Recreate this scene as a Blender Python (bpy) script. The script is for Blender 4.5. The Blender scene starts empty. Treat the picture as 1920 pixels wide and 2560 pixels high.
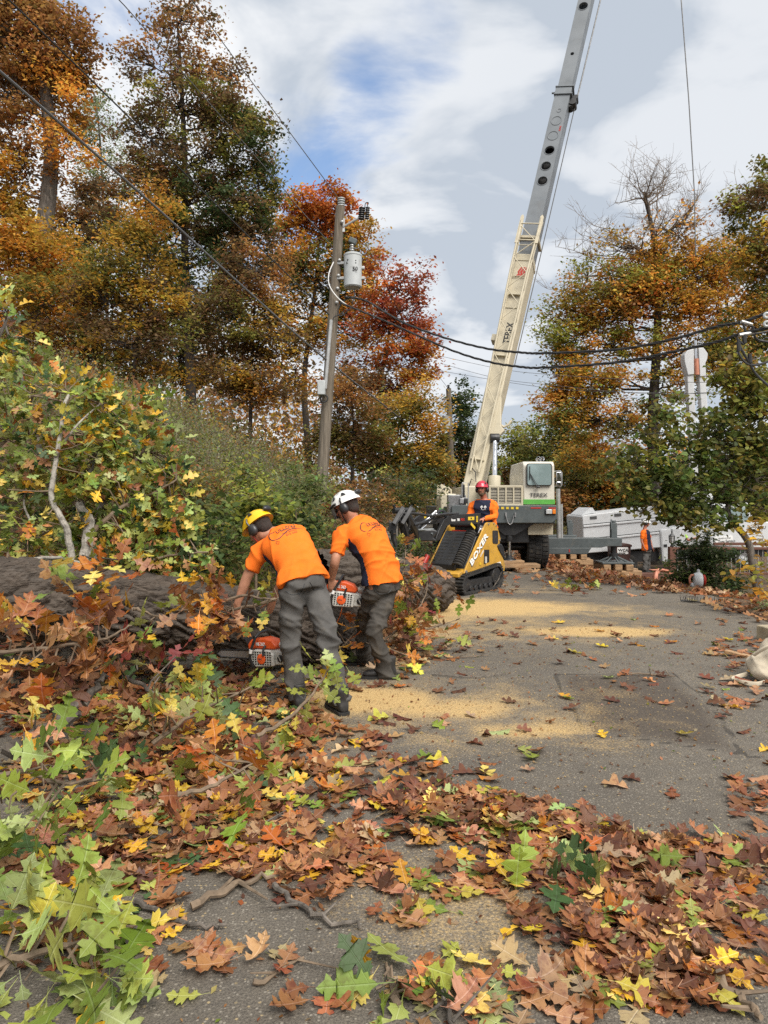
import bpy, bmesh, math, random
import numpy as np
from mathutils import Vector, Matrix, noise as mnoise
from mathutils.bvhtree import BVHTree

random.seed(7)
RS = np.random.RandomState(11)
SC = bpy.context.scene
COL = SC.collection

# ---------------------------------------------------------------- camera, sky, sun, exposure
F, HC, HY = 1775.0, 1.5, 1260.0            # focal length in photo pixels, eye height, horizon row
cam_d = bpy.data.cameras.new('camera')
cam = bpy.data.objects.new('camera', cam_d)
COL.objects.link(cam)
cam.location = (0, 0, HC)
cam.rotation_euler = (math.radians(90), 0, 0)
cam_d.sensor_fit = 'VERTICAL'
cam_d.sensor_height = 36.0
cam_d.lens = F / 2560 * 36.0
cam_d.shift_y = -(1280 - HY) / 2560
cam_d.clip_start = 0.05
cam_d.clip_end = 900
SC.camera = cam

SUN_EL, SUN_AZ = math.radians(52), math.radians(150)       # azimuth clockwise from +Y
world = bpy.data.worlds.new('World')
SC.world = world
world.use_nodes = True
wn, wl = world.node_tree.nodes, world.node_tree.links
wn.clear()


def N(nodes, kind, **kw):
    n = nodes.new(kind)
    for k, v in kw.items():
        setattr(n, k, v)
    return n


def math_node(nt, op, a, b=None, c=None, clamp=False):
    n = nt.nodes.new('ShaderNodeMath')
    n.operation = op
    n.use_clamp = clamp
    for i, s in enumerate((a, b, c)):
        if s is None:
            continue
        if isinstance(s, (int, float)):
            n.inputs[i].default_value = s
        else:
            nt.links.new(s, n.inputs[i])
    return n.outputs[0]


def mix_col(nt, fac, a, b, mode='MIX'):
    n = nt.nodes.new('ShaderNodeMix')
    n.data_type = 'RGBA'
    n.blend_type = mode
    for sock, s in ((n.inputs[0], fac), (n.inputs[6], a), (n.inputs[7], b)):
        if isinstance(s, (int, float)):
            sock.default_value = s
        elif isinstance(s, (tuple, list)):
            sock.default_value = (*s[:3], 1)
        else:
            nt.links.new(s, sock)
    return n.outputs[2]


def ramp(nt, s, lo, hi, a=0.0, b=1.0):
    n = nt.nodes.new('ShaderNodeMapRange')
    n.interpolation_type = 'SMOOTHSTEP'
    n.inputs[1].default_value = lo
    n.inputs[2].default_value = hi
    n.inputs[3].default_value = a
    n.inputs[4].default_value = b
    nt.links.new(s, n.inputs[0])
    return n.outputs[0]


def noise_tex(nt, vec, scale, detail=4.0, rough=0.55, dist=0.0):
    n = nt.nodes.new('ShaderNodeTexNoise')
    n.inputs['Scale'].default_value = scale
    n.inputs['Detail'].default_value = detail
    n.inputs['Roughness'].default_value = rough
    n.inputs['Distortion'].default_value = dist
    if vec is not None:
        nt.links.new(vec, n.inputs['Vector'])
    return n.outputs['Fac']


SKY_STRENGTH = 0.05
EV = 1.8
SC.view_settings.exposure = EV
nt = world.node_tree
sky = N(wn, 'ShaderNodeTexSky', sky_type='NISHITA')
sky.sun_disc = False
sky.sun_elevation = SUN_EL
sky.sun_rotation = SUN_AZ
sky.dust_density = 1.2
tc = N(wn, 'ShaderNodeTexCoord')
sep = N(wn, 'ShaderNodeSeparateXYZ')
wl.new(tc.outputs['Generated'], sep.inputs[0])
zz = math_node(nt, 'ADD', math_node(nt, 'MAXIMUM', sep.outputs[2], 0.0), 0.18)
cx = math_node(nt, 'DIVIDE', sep.outputs[0], zz)
cy = math_node(nt, 'DIVIDE', sep.outputs[1], zz)
cmb = N(wn, 'ShaderNodeCombineXYZ')
wl.new(cx, cmb.inputs[0])
wl.new(cy, cmb.inputs[1])
cover = noise_tex(nt, cmb.outputs[0], 1.9, 8.0, 0.58, 0.35)
relief = noise_tex(nt, cmb.outputs[0], 2.3, 6.0, 0.5, 0.4)


def sky_dir(px, py):
    return Vector(((px - 960) / F, 1.0, (HY - py) / F)).normalized()


hole_sum = None
for (px, py, rad, wgt) in ((1000, 105, 0.075, 0.19), (700, 460, 0.10, 0.12), (930, 480, 0.10, 0.15), (225, 140, 0.10, 0.24),
                           (860, 330, 0.07, 0.07), (620, 620, .10, .12)):
    dp = N(wn, 'ShaderNodeVectorMath', operation='DOT_PRODUCT')
    wl.new(tc.outputs['Generated'], dp.inputs[0])
    dp.inputs[1].default_value = sky_dir(px, py)
    m = ramp(nt, dp.outputs['Value'], math.cos(rad * 1.5), math.cos(rad * 0.15), 0.0, wgt)
    hole_sum = m if hole_sum is None else math_node(nt, 'ADD', hole_sum, m)
cov = math_node(nt, 'SUBTRACT', math_node(nt, 'ADD', cover, 0.22), hole_sum)
cloud_fac = ramp(nt, cov, 0.35, 0.60, 0.02, 0.97)
CK = 1.0 / (2 ** EV * SKY_STRENGTH)
shade = ramp(nt, relief, 0.39, 0.57)
dpr = N(wn, 'ShaderNodeVectorMath', operation='DOT_PRODUCT')
wl.new(tc.outputs['Generated'], dpr.inputs[0])
dpr.inputs[1].default_value = sky_dir(1800, 500)
greyer = ramp(nt, dpr.outputs['Value'], 0.80, 0.99, 0.0, 0.42)
shade = math_node(nt, 'SUBTRACT', shade, greyer, clamp=True)
c_cloud = mix_col(nt, shade, tuple(CK * v for v in (0.56, 0.62, 0.70)), tuple(CK * v for v in (1.0, 1.01, 1.02)))
skyscaled = mix_col(nt, 1.0, sky.outputs[0], (1.25, 1.28, 1.3), 'MULTIPLY')
c_all = mix_col(nt, cloud_fac, skyscaled, c_cloud)
bg = N(wn, 'ShaderNodeBackground')
bg.inputs['Strength'].default_value = SKY_STRENGTH
wl.new(c_all, bg.inputs['Color'])
wo = N(wn, 'ShaderNodeOutputWorld')
wl.new(bg.outputs[0], wo.inputs[0])

sun_d = bpy.data.lights.new('sun', 'SUN')
sun_d.energy = 1.5
sun_d.angle = math.radians(40)
sun_d.color = (1.0, 0.95, 0.88)
sun_o = bpy.data.objects.new('sun', sun_d)
COL.objects.link(sun_o)
_sd = Vector((math.sin(SUN_AZ) * math.cos(SUN_EL), math.cos(SUN_AZ) * math.cos(SUN_EL), math.sin(SUN_EL)))
sun_o.rotation_euler = _sd.to_track_quat('Z', 'Y').to_euler()
sun_o.location = _sd * 60

vs = SC.view_settings
vs.view_transform = 'Standard'
vs.look = 'None'
vs.gamma = 1
vs.use_curve_mapping = False
SC.render.engine = 'CYCLES'
SC.cycles.max_bounces = 6
SC.cycles.diffuse_bounces = 3
SC.cycles.glossy_bounces = 3
SC.cycles.transmission_bounces = 4
SC.cycles.use_denoising = False
SC.cycles.sample_clamp_indirect = 4.0


# ---------------------------------------------------------------- helpers
def at(px, py, Y):
    """World point at photo pixel px,py and distance Y in front of the camera."""
    return Vector(((px - 960) / F * Y, Y, HC - (py - HY) / F * Y))


def xyz(px, py, Y):
    return at(px, py, Y)


def wmat(o):
    m = o.matrix_basis.copy()
    while o.parent is not None:
        o = o.parent
        m = o.matrix_basis @ m
    return m


def tag(o, label=None, cat=None, group=None, kind=None):
    if label:
        o['label'] = label
    if cat:
        o['category'] = cat
    if group:
        o['group'] = group
    if kind:
        o['kind'] = kind
    return o


def thing(name, label, cat, loc=(0, 0, 0), rz=0.0, group=None):
    o = bpy.data.objects.new(name, None)
    o.empty_display_size = 0.1
    COL.objects.link(o)
    o.location = loc
    o.rotation_euler = (0, 0, rz)
    return tag(o, label, cat, group)


def link(name, me, parent=None, mats=()):
    o = bpy.data.objects.new(name, me)
    COL.objects.link(o)
    for m in mats:
        me.materials.append(m)
    if parent is not None:
        o.parent = parent
    return o


def frame(d, up=Vector((0, 0, 1))):
    d = Vector(d).normalized()
    if abs(d.dot(up)) > 0.98:
        up = Vector((0, 1, 0)) if abs(d.y) < 0.9 else Vector((1, 0, 0))
    s = d.cross(up).normalized()
    return s, s.cross(d).normalized(), d


class MB:
    """Collects simple solids and links them as one mesh object."""

    def __init__(self):
        self.v, self.f = [], []

    def add(self, vs_, fs):
        b = len(self.v)
        self.v += [Vector(p) for p in vs_]
        self.f += [tuple(i + b for i in q) for q in fs]
        return self

    def box(self, c, s, R=None):
        c = Vector(c)
        R = R or Matrix.Identity(3)
        vs_ = [c + R @ Vector((x * s[0] / 2, y * s[1] / 2, z * s[2] / 2)) for z in (-1, 1) for y in (-1, 1) for x in (-1, 1)]
        return self.add(vs_, [(0, 2, 3, 1), (4, 5, 7, 6), (0, 1, 5, 4), (2, 6, 7, 3), (0, 4, 6, 2), (1, 3, 7, 5)])

    def bx(self, x0, x1, y0, y1, z0, z1):
        return self.box(((x0 + x1) / 2, (y0 + y1) / 2, (z0 + z1) / 2), (abs(x1 - x0), abs(y1 - y0), abs(z1 - z0)))

    def bar(self, p, q, w, h, up=Vector((0, 0, 1))):
        p, q = Vector(p), Vector(q)
        s, u, d = frame(q - p, up)
        R = Matrix((s, d, u)).transposed()
        return self.box((p + q) / 2, (w, (q - p).length, h), R)

    def tube(self, pts, r, n=8, cap=True):
        pts = [Vector(p) for p in pts]
        rr = r if isinstance(r, (list, tuple, np.ndarray)) else [r] * len(pts)
        b = len(self.v)
        prev = None
        for i, p in enumerate(pts):
            d = (pts[min(i + 1, len(pts) - 1)] - pts[max(i - 1, 0)])
            if d.length < 1e-9:
                d = Vector((0, 0, 1))
            d.normalize()
            if prev is None:
                s, u, _ = frame(d)
            else:
                s = (prev - d * prev.dot(d)).normalized()
                u = s.cross(d)
            prev = s
            for k in range(n):
                a = 2 * math.pi * k / n
                self.v.append(p + (s * math.cos(a) + u * math.sin(a)) * rr[i])
        for i in range(len(pts) - 1):
            for k in range(n):
                a, c = b + i * n + k, b + i * n + (k + 1) % n
                self.f.append((a, c, c + n, a + n))
        if cap:
            self.f.append(tuple(b + k for k in range(n))[::-1])
            self.f.append(tuple(b + (len(pts) - 1) * n + k for k in range(n)))
        return self

    def cyl(self, p, q, r, n=16, r2=None):
        return self.tube([p, q], [r, r if r2 is None else r2], n)

    def prism(self, poly, o, U, V, t):
        """polygon (u,v) in the plane o,U,V extruded by t along U x V"""
        o, U, V = Vector(o), Vector(U).normalized(), Vector(V).normalized()
        W = U.cross(V)
        n = len(poly)
        a = [o + U * x + V * y for x, y in poly]
        vs_ = a + [p + W * t for p in a]
        fs = [tuple(range(n))[::-1], tuple(range(n, 2 * n))]
        fs += [(i, (i + 1) % n, n + (i + 1) % n, n + i) for i in range(n)]
        return self.add(vs_, fs)

    def lathe(self, prof, o, axis, n=20, cap=True):
        o = Vector(o)
        s, u, d = frame(axis)
        b = len(self.v)
        for r, h in prof:
            for k in range(n):
                a = 2 * math.pi * k / n
                self.v.append(o + d * h + (s * math.cos(a) + u * math.sin(a)) * max(r, 1e-4))
        for i in range(len(prof) - 1):
            for k in range(n):
                a, c = b + i * n + k, b + i * n + (k + 1) % n
                self.f.append((a, c, c + n, a + n))
        if cap:
            self.f.append(tuple(b + k for k in range(n))[::-1])
            self.f.append(tuple(b + (len(prof) - 1) * n + k for k in range(n)))
        return self

    def torus(self, o, axis, R, r, n=20, m=8):
        s, u, d = frame(axis)
        o = Vector(o)
        b = len(self.v)
        for i in range(n):
            a = 2 * math.pi * i / n
            e = s * math.cos(a) + u * math.sin(a)
            for k in range(m):
                c = 2 * math.pi * k / m
                self.v.append(o + e * (R + r * math.cos(c)) + d * (r * math.sin(c)))
        for i in range(n):
            for k in range(m):
                self.f.append((b + i * m + k, b + ((i + 1) % n) * m + k, b + ((i + 1) % n) * m + (k + 1) % m, b + i * m + (k + 1) % m))
        return self

    def ball(self, o, r, n=12, m=8, R=None):
        o = Vector(o)
        r = r if isinstance(r, (tuple, list)) else (r, r, r)
        R = R or Matrix.Identity(3)
        b = len(self.v)
        for i in range(m + 1):
            t = math.pi * i / m
            for k in range(n):
                a = 2 * math.pi * k / n
                self.v.append(o + R @ Vector((r[0] * max(math.sin(t), .01) * math.cos(a), r[1] * max(math.sin(t), .01) * math.sin(a), -r[2] * math.cos(t))))
        for i in range(m):
            for k in range(n):
                a, c = b + i * n + k, b + i * n + (k + 1) % n
                self.f.append((a, c, c + n, a + n))
        self.f.append(tuple(b + k for k in range(n))[::-1])
        self.f.append(tuple(b + m * n + k for k in range(n)))
        return self

    def build(self, name, mat, parent=None, bevel=0.0, seg=2, world=False, smooth=35, fix=True):
        me = bpy.data.meshes.new(name)
        vv = self.v
        if world and parent is not None:
            inv = wmat(parent).inverted()
            vv = [inv @ p for p in vv]
        me.from_pydata([tuple(p) for p in vv], [], self.f)
        if fix or bevel:
            bm = bmesh.new()
            bm.from_mesh(me)
            if fix:
                bmesh.ops.recalc_face_normals(bm, faces=bm.faces)
            if bevel:
                es = [e for e in bm.edges if len(e.link_faces) == 2 and e.calc_face_angle(0) > math.radians(38)]
                for f in bm.faces:                       # flat sides stay flat, only rounded sides and the bevels are smooth
                    f.smooth = any(len(e.link_faces) == 2 and 0.01 < e.calc_face_angle(0) <= math.radians(38) for e in f.edges)
                res = bmesh.ops.bevel(bm, geom=es, offset=bevel, segments=seg, affect='EDGES', clamp_overlap=True, profile=0.5)
                for f in res['faces']:
                    f.smooth = True
            bm.to_mesh(me)
            bm.free()
        if smooth and not bevel:
            me.polygons.foreach_set('use_smooth', np.ones(len(me.polygons), dtype=bool))
            me.set_sharp_from_angle(angle=math.radians(smooth))
        return link(name, me, parent, mat if isinstance(mat, (list, tuple)) else (mat,))


def np_mesh(name, V, T, mat, parent=None, col=None, uv=None, smooth=False, quads=False):
    """fast mesh from numpy arrays; col: per-vertex colour attribute, uv: per-vertex uv"""
    me = bpy.data.meshes.new(name)
    V = np.ascontiguousarray(V, dtype=np.float32)
    T = np.ascontiguousarray(T, dtype=np.int32)
    k = T.shape[1]
    me.vertices.add(len(V))
    me.vertices.foreach_set('co', V.ravel())
    me.loops.add(T.size)
    me.loops.foreach_set('vertex_index', T.ravel())
    me.polygons.add(len(T))
    me.polygons.foreach_set('loop_start', np.arange(0, T.size, k, dtype=np.int32))
    if smooth:
        me.polygons.foreach_set('use_smooth', np.ones(len(T), dtype=bool))
    me.update(calc_edges=True)
    if col is not None:
        a = me.attributes.new('col', 'FLOAT_COLOR', 'POINT')
        c4 = np.ones((len(V), 4), dtype=np.float32)
        c4[:, :3] = col
        a.data.foreach_set('color', c4.ravel())
    if uv is not None:
        u = me.uv_layers.new(name='UVMap')
        u.data.foreach_set('uv', np.ascontiguousarray(uv[T.ravel()], dtype=np.float32).ravel())
    return link(name, me, parent, mat if isinstance(mat, (list, tuple)) else (mat,))


# ---------------------------------------------------------------- materials
def mat(name, col, rough=0.5, metal=0.0, var=0.12, vscale=6.0, bump=0.0, bscale=80.0, dirt=None, coat=0.0, spec=0.5, trans=0.0, stretch=None):
    m = bpy.data.materials.new(name)
    m.use_nodes = True
    t = m.node_tree
    b = t.nodes['Principled BSDF']
    tcn = t.nodes.new('ShaderNodeTexCoord')
    vec = tcn.outputs['Object']
    if stretch:
        mp = t.nodes.new('ShaderNodeMapping')
        mp.inputs['Scale'].default_value = stretch
        t.links.new(vec, mp.inputs[0])
        vec = mp.outputs[0]
    c = col
    if var:
        n = noise_tex(t, vec, vscale, 5.0, 0.6)
        lo, hi = tuple(v * (1 - var) for v in col), tuple(min(1, v * (1 + var)) for v in col)
        c = mix_col(t, ramp(t, n, 0.3, 0.7), lo, hi)
    if dirt:
        n2 = noise_tex(t, vec, dirt[2], 8.0, 0.65, 0.3)
        c = mix_col(t, ramp(t, n2, dirt[1] - .08, dirt[1] + 0.12, 0.0, dirt[3] if len(dirt) > 3 else 0.8), c, dirt[0])
    if isinstance(c, tuple):
        b.inputs['Base Color'].default_value = (*c, 1)
    else:
        t.links.new(c, b.inputs['Base Color'])
    b.inputs['Metallic'].default_value = metal
    b.inputs['Specular IOR Level'].default_value = spec
    if var and rough < 0.9:
        n3 = noise_tex(t, vec, vscale * 2.3, 4.0)
        t.links.new(ramp(t, n3, 0.25, 0.75, max(0.03, rough - 0.1), min(1, rough + 0.12)), b.inputs['Roughness'])
    else:
        b.inputs['Roughness'].default_value = rough
    b.inputs['Coat Weight'].default_value = coat
    b.inputs['Transmission Weight'].default_value = trans
    if bump:
        bn = t.nodes.new('ShaderNodeBump')
        bn.inputs['Strength'].default_value = min(1.0, bump)
        bn.inputs['Distance'].default_value = 0.01 * max(1.0, bump)
        t.links.new(noise_tex(t, vec, bscale, 4.0), bn.inputs['Height'])
        t.links.new(bn.outputs[0], b.inputs['Normal'])
    return m


DUST = (0.20, 0.16, 0.11)
M = {}
M['cream'] = mat('cream_paint', (0.50, 0.445, 0.325), 0.42, var=0.05, vscale=2, dirt=((0.30, 0.26, 0.19), 0.60, 3.0, 0.5))
M['cab_white'] = mat('cab_paint', (0.56, 0.53, 0.45), 0.35, var=0.04, vscale=2, dirt=((0.38, 0.34, 0.26), 0.66, 4.0, 0.4))
M['green'] = mat('green_paint', (0.10, 0.36, 0.06), 0.4, var=0.08)
M['grey_steel'] = mat('grey_boom_paint', (0.15, 0.165, 0.178), 0.42, var=0.10, vscale=1.5, dirt=((0.11, 0.11, 0.11), 0.62, 2.0, 0.5))
M['dk_grey'] = mat('dark_grey_paint', (0.075, 0.088, 0.09), 0.45, var=0.14, vscale=4, dirt=((0.16, 0.14, 0.11), 0.62, 5.0, 0.5))
M['black'] = mat('black_paint', (0.018, 0.018, 0.019), 0.42, var=0.25, dirt=((0.07, 0.06, 0.045), 0.63, 9.0, 0.6))
M['rubber'] = mat('rubber', (0.022, 0.021, 0.02), 0.82, var=0.3, vscale=14, dirt=((0.09, 0.075, 0.055), 0.58, 11.0, 0.6), bump=0.2)
M['chrome'] = mat('chrome', (0.72, 0.72, 0.73), 0.16, 1.0, var=0.05)
M['steel'] = mat('bare_steel', (0.36, 0.36, 0.36), 0.45, 0.8, var=0.2, dirt=((0.10, 0.06, 0.04), 0.63, 14.0, 0.5))
M['yellow'] = mat('loader_yellow', (0.50, 0.275, 0.035), 0.42, var=0.10, vscale=5, dirt=((0.24, 0.16, 0.06), 0.57, 6.0, 0.65))
M['tape'] = mat('yellow_tape', (0.66, 0.46, 0.03), 0.5, var=0.1)
M['red'] = mat('red_paint', (0.42, 0.03, 0.02), 0.4, var=0.1)
M['glass'] = mat('cab_glass', (0.22, 0.29, 0.29), 0.06, 0.0, var=0.15, vscale=2, spec=0.8)
M['white'] = mat('white_paint', (0.55, 0.56, 0.565), 0.4, var=0.04, dirt=((0.42, 0.41, 0.38), 0.66, 2.5, 0.45))
M['white_print'] = mat('white_print', (0.78, 0.78, 0.76), 0.6, var=0.03)
M['black_print'] = mat('black_print', (0.02, 0.02, 0.02), 0.6, var=0.1)
M['grey_print'] = mat('grey_print', (0.06, 0.06, 0.058), 0.6, var=0.1)
M['lens'] = mat('lamp_lens', (0.55, 0.56, 0.56), 0.12, 0.3, var=0.2, vscale=30)
M['amber'] = mat('amber_lens', (0.70, 0.20, 0.02), 0.2, var=0.1)
M['pole'] = mat('weathered_pole', (0.15, 0.125, 0.095), 0.9, var=0.35, vscale=3, bump=0.7, bscale=14, stretch=(8, 8, 0.5), dirt=((0.10, 0.075, 0.05), 0.55, 5.0))
M['lumber'] = mat('cribbing_lumber', (0.34, 0.21, 0.11), 0.85, var=0.3, vscale=4, bump=0.4, bscale=20, stretch=(0.8, 6, 6), dirt=((0.15, 0.10, 0.06), 0.57, 6))
M['deck'] = mat('brown_deck_paint', (0.115, 0.048, 0.03), 0.7, var=0.15)
M['transformer'] = mat('transformer_grey', (0.42, 0.44, 0.44), 0.4, var=0.06, dirt=((0.25, 0.24, 0.22), 0.62, 5, 0.5))
M['galv'] = mat('galvanised', (0.42, 0.42, 0.41), 0.45, 0.6, var=0.12)
M['wire'] = mat('wire_black', (0.025, 0.025, 0.025), 0.6, var=0.1)
M['wire_grey'] = mat('wire_grey', (0.13, 0.13, 0.13), 0.55, 0.3, var=0.1)
M['orange_shirt'] = mat('orange_cloth', (0.82, 0.165, 0.016), 0.85, var=0.07, vscale=9, bump=0.25, bscale=260, spec=0.2)
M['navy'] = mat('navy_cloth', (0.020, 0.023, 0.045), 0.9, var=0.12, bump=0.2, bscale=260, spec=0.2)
M['trouser'] = mat('grey_canvas', (0.088, 0.084, 0.079), 0.9, var=0.22, vscale=7, bump=0.35, bscale=300, spec=0.2, dirt=((0.14, 0.125, 0.105), 0.60, 8, 0.5))
M['trouser_dark'] = mat('charcoal_canvas', (0.064, 0.058, 0.051), 0.9, var=0.22, vscale=7, bump=0.35, bscale=300, spec=0.2, dirt=((0.12, 0.10, 0.075), 0.58, 8, 0.5))
M['skin'] = mat('skin', (0.40, 0.19, 0.115), 0.55, var=0.14, vscale=18, bump=0.1, bscale=200)
M['skin_red'] = mat('weathered_skin', (0.40, 0.16, 0.10), 0.5, var=0.2, vscale=25, bump=0.1, bscale=200)
M['hair'] = mat('brown_hair', (0.025, 0.016, 0.011), 0.7, var=0.4, vscale=60, bump=0.8, bscale=300)
M['beard'] = mat('sandy_beard', (0.10, 0.062, 0.032), 0.8, var=0.4, vscale=60, bump=0.8, bscale=300)
M['boot'] = mat('black_boot', (0.022, 0.020, 0.019), 0.6, var=0.25, dirt=((0.11, 0.09, 0.06), 0.6, 14, 0.6))
M['h_yellow'] = mat('helmet_yellow', (0.78, 0.47, 0.012), 0.3, var=0.04, coat=0.2)
M['h_white'] = mat('helmet_white', (0.78, 0.78, 0.75), 0.3, var=0.04, coat=0.2, dirt=((0.4, 0.38, 0.34), 0.68, 20, 0.5))
M['h_red'] = mat('helmet_red', (0.46, 0.022, 0.045), 0.3, var=0.06, coat=0.2)
M['saw_orange'] = mat('saw_orange', (0.72, 0.10, 0.018), 0.4, var=0.08, dirt=((0.3, 0.16, 0.06), 0.64, 14, 0.5))
M['saw_grey'] = mat('saw_grey', (0.52, 0.51, 0.47), 0.45, var=0.1, dirt=((0.2, 0.17, 0.12), 0.6, 18, 0.6))
M['bin'] = mat('bin_brown', (0.060, 0.026, 0.020), 0.5, var=0.12)
M['terracotta'] = mat('salmon_plastic', (0.52, 0.21, 0.13), 0.6, var=0.12)
M['canvas'] = mat('canvas_bag', (0.52, 0.45, 0.34), 0.9, var=0.12, vscale=8, bump=0.3, bscale=240, dirt=((0.34, 0.27, 0.18), 0.6, 5, 0.6))
M['stone'] = mat('sandstone_block', (0.36, 0.30, 0.20), 0.9, var=0.25, vscale=9, bump=0.5, bscale=50)
M['lime'] = mat('lime_shirt', (0.45, 0.75, 0.12), 0.85, var=0.05)
M['visor'] = mat('mesh_visor', (0.16, 0.15, 0.14), 0.3, var=0.2)


def tex_text(body, o, U, V, h, m, parent, name='lettering', bold=0.0, align='LEFT', thick=0.004, shear=0.0, sx=1.0, project=None, world=True):
    """flat print as thin raised lettering: o = lower left corner, U along the line, V up, h = capital height"""
    cu = bpy.data.curves.new(name, 'FONT')
    cu.body = body
    cu.size = 1.0
    cu.offset = bold
    cu.shear = shear
    cu.align_x = align
    cu.resolution_u = 3
    cu.fill_mode = 'FRONT' if project else 'BOTH'
    cu.extrude = 0 if project else 0.5
    ob = bpy.data.objects.new(name + '_curve', cu)
    COL.objects.link(ob)
    bpy.context.view_layer.update()
    me = bpy.data.meshes.new_from_object(ob.evaluated_get(bpy.context.evaluated_depsgraph_get()))
    bpy.data.objects.remove(ob)
    bpy.data.curves.remove(cu)
    U, V, o = Vector(U).normalized(), Vector(V).normalized(), Vector(o)
    W = U.cross(V)
    s = h / 0.73
    inv = wmat(parent).inverted() if (world and parent is not None) else Matrix.Identity(4)
    if project is not None:
        bm = bmesh.new()
        bm.from_mesh(me)
        bmesh.ops.triangulate(bm, faces=bm.faces)
        bmesh.ops.subdivide_edges(bm, edges=[e for e in bm.edges if e.calc_length() > 0.12], cuts=2)
        bm.to_mesh(me)
        bm.free()
    for v in me.vertices:
        p = o + U * (v.co.x * s * sx) + V * (v.co.y * s) + W * ((v.co.z + 0.5) * thick)
        if project is not None:
            hit = project.ray_cast(p + W * 0.3, -W)
            if hit[0] is not None:
                p = hit[0] + W * 0.0035
        v.co = inv @ p
    me.materials.clear()
    return link(name, me, parent, (m,))


# ---------------------------------------------------------------- ground shape
def sstep(a, b, x):
    t = np.clip((np.asarray(x, dtype=float) - a) / (b - a), 0, 1)
    return t * t * (3 - 2 * t)


def bank_x(y):
    return np.interp(y, [-20, 2, 4, 7, 10, 14, 18, 25, 60, 200], [-4.6, -3.9, -3.4, -2.2, -1.0, -0.45, -0.2, 0.3, 1.0, 1.0])


def road_x(y):
    return np.interp(y, [-5, 8, 9.5, 11, 14, 17, 22, 30, 60], [4.9, 4.8, 4.9, 5.3, 6.1, 7.0, 8.0, 7.0, 7.0])


def hgt(x, y):
    x, y = np.asarray(x, dtype=float), np.asarray(y, dtype=float)
    d = np.maximum(bank_x(y) - x, 0)
    d2 = d * d / (d + 0.5)
    left = 6.2 * (1 - np.exp(-0.14 * d2))
    right = -1.05 * sstep(3.7, 9.3, x) * sstep(9, 20, y) - 0.35 * sstep(5.3, 9, x) * (1 - sstep(11, 22, y))
    bumps = 0.10 * np.sin(x * 1.3 + y * 0.7) * np.sin(y * 0.9 - x * 0.4) * sstep(0.3, 2.5, d)
    far = 2.5 * sstep(45, 130, y) * sstep(3, 30, np.abs(x))
    return left + right + bumps + far


def H(x, y):
    return float(hgt(x, y))


def grid_mesh(X, Y, Z):
    ny, nx = X.shape
    V = np.stack([X, Y, Z], -1).reshape(-1, 3)
    i = np.arange(ny * nx).reshape(ny, nx)
    Q = np.stack([i[:-1, :-1], i[:-1, 1:], i[1:, 1:], i[1:, :-1]], -1).reshape(-1, 4)
    return V, Q


def ground_pt(px, py):
    Y = HC * F / max(py - HY, 1)
    return (px - 960) / F * Y, Y
# ================================================================ GROUND
def ground_material():
    m = bpy.data.materials.new('forest_floor')
    m.use_nodes = True
    t = m.node_tree
    b = t.nodes['Principled BSDF']
    tcn = t.nodes.new('ShaderNodeTexCoord')
    v = tcn.outputs['Object']
    n1 = noise_tex(t, v, 0.6, 6)
    n2 = noise_tex(t, v, 7.0, 8, 0.7)
    c = mix_col(t, ramp(t, n2, 0.35, 0.65), (0.045, 0.028, 0.016), (0.15, 0.085, 0.042))
    c = mix_col(t, ramp(t, n1, 0.45, 0.62, 0, .6), c, (0.045, 0.05, 0.018))
    t.links.new(c, b.inputs['Base Color'])
    b.inputs['Roughness'].default_value = 0.95
    bn = t.nodes.new('ShaderNodeBump')
    bn.inputs['Distance'].default_value = 0.06
    t.links.new(n2, bn.inputs['Height'])
    t.links.new(bn.outputs[0], b.inputs['Normal'])
    return m


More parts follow.
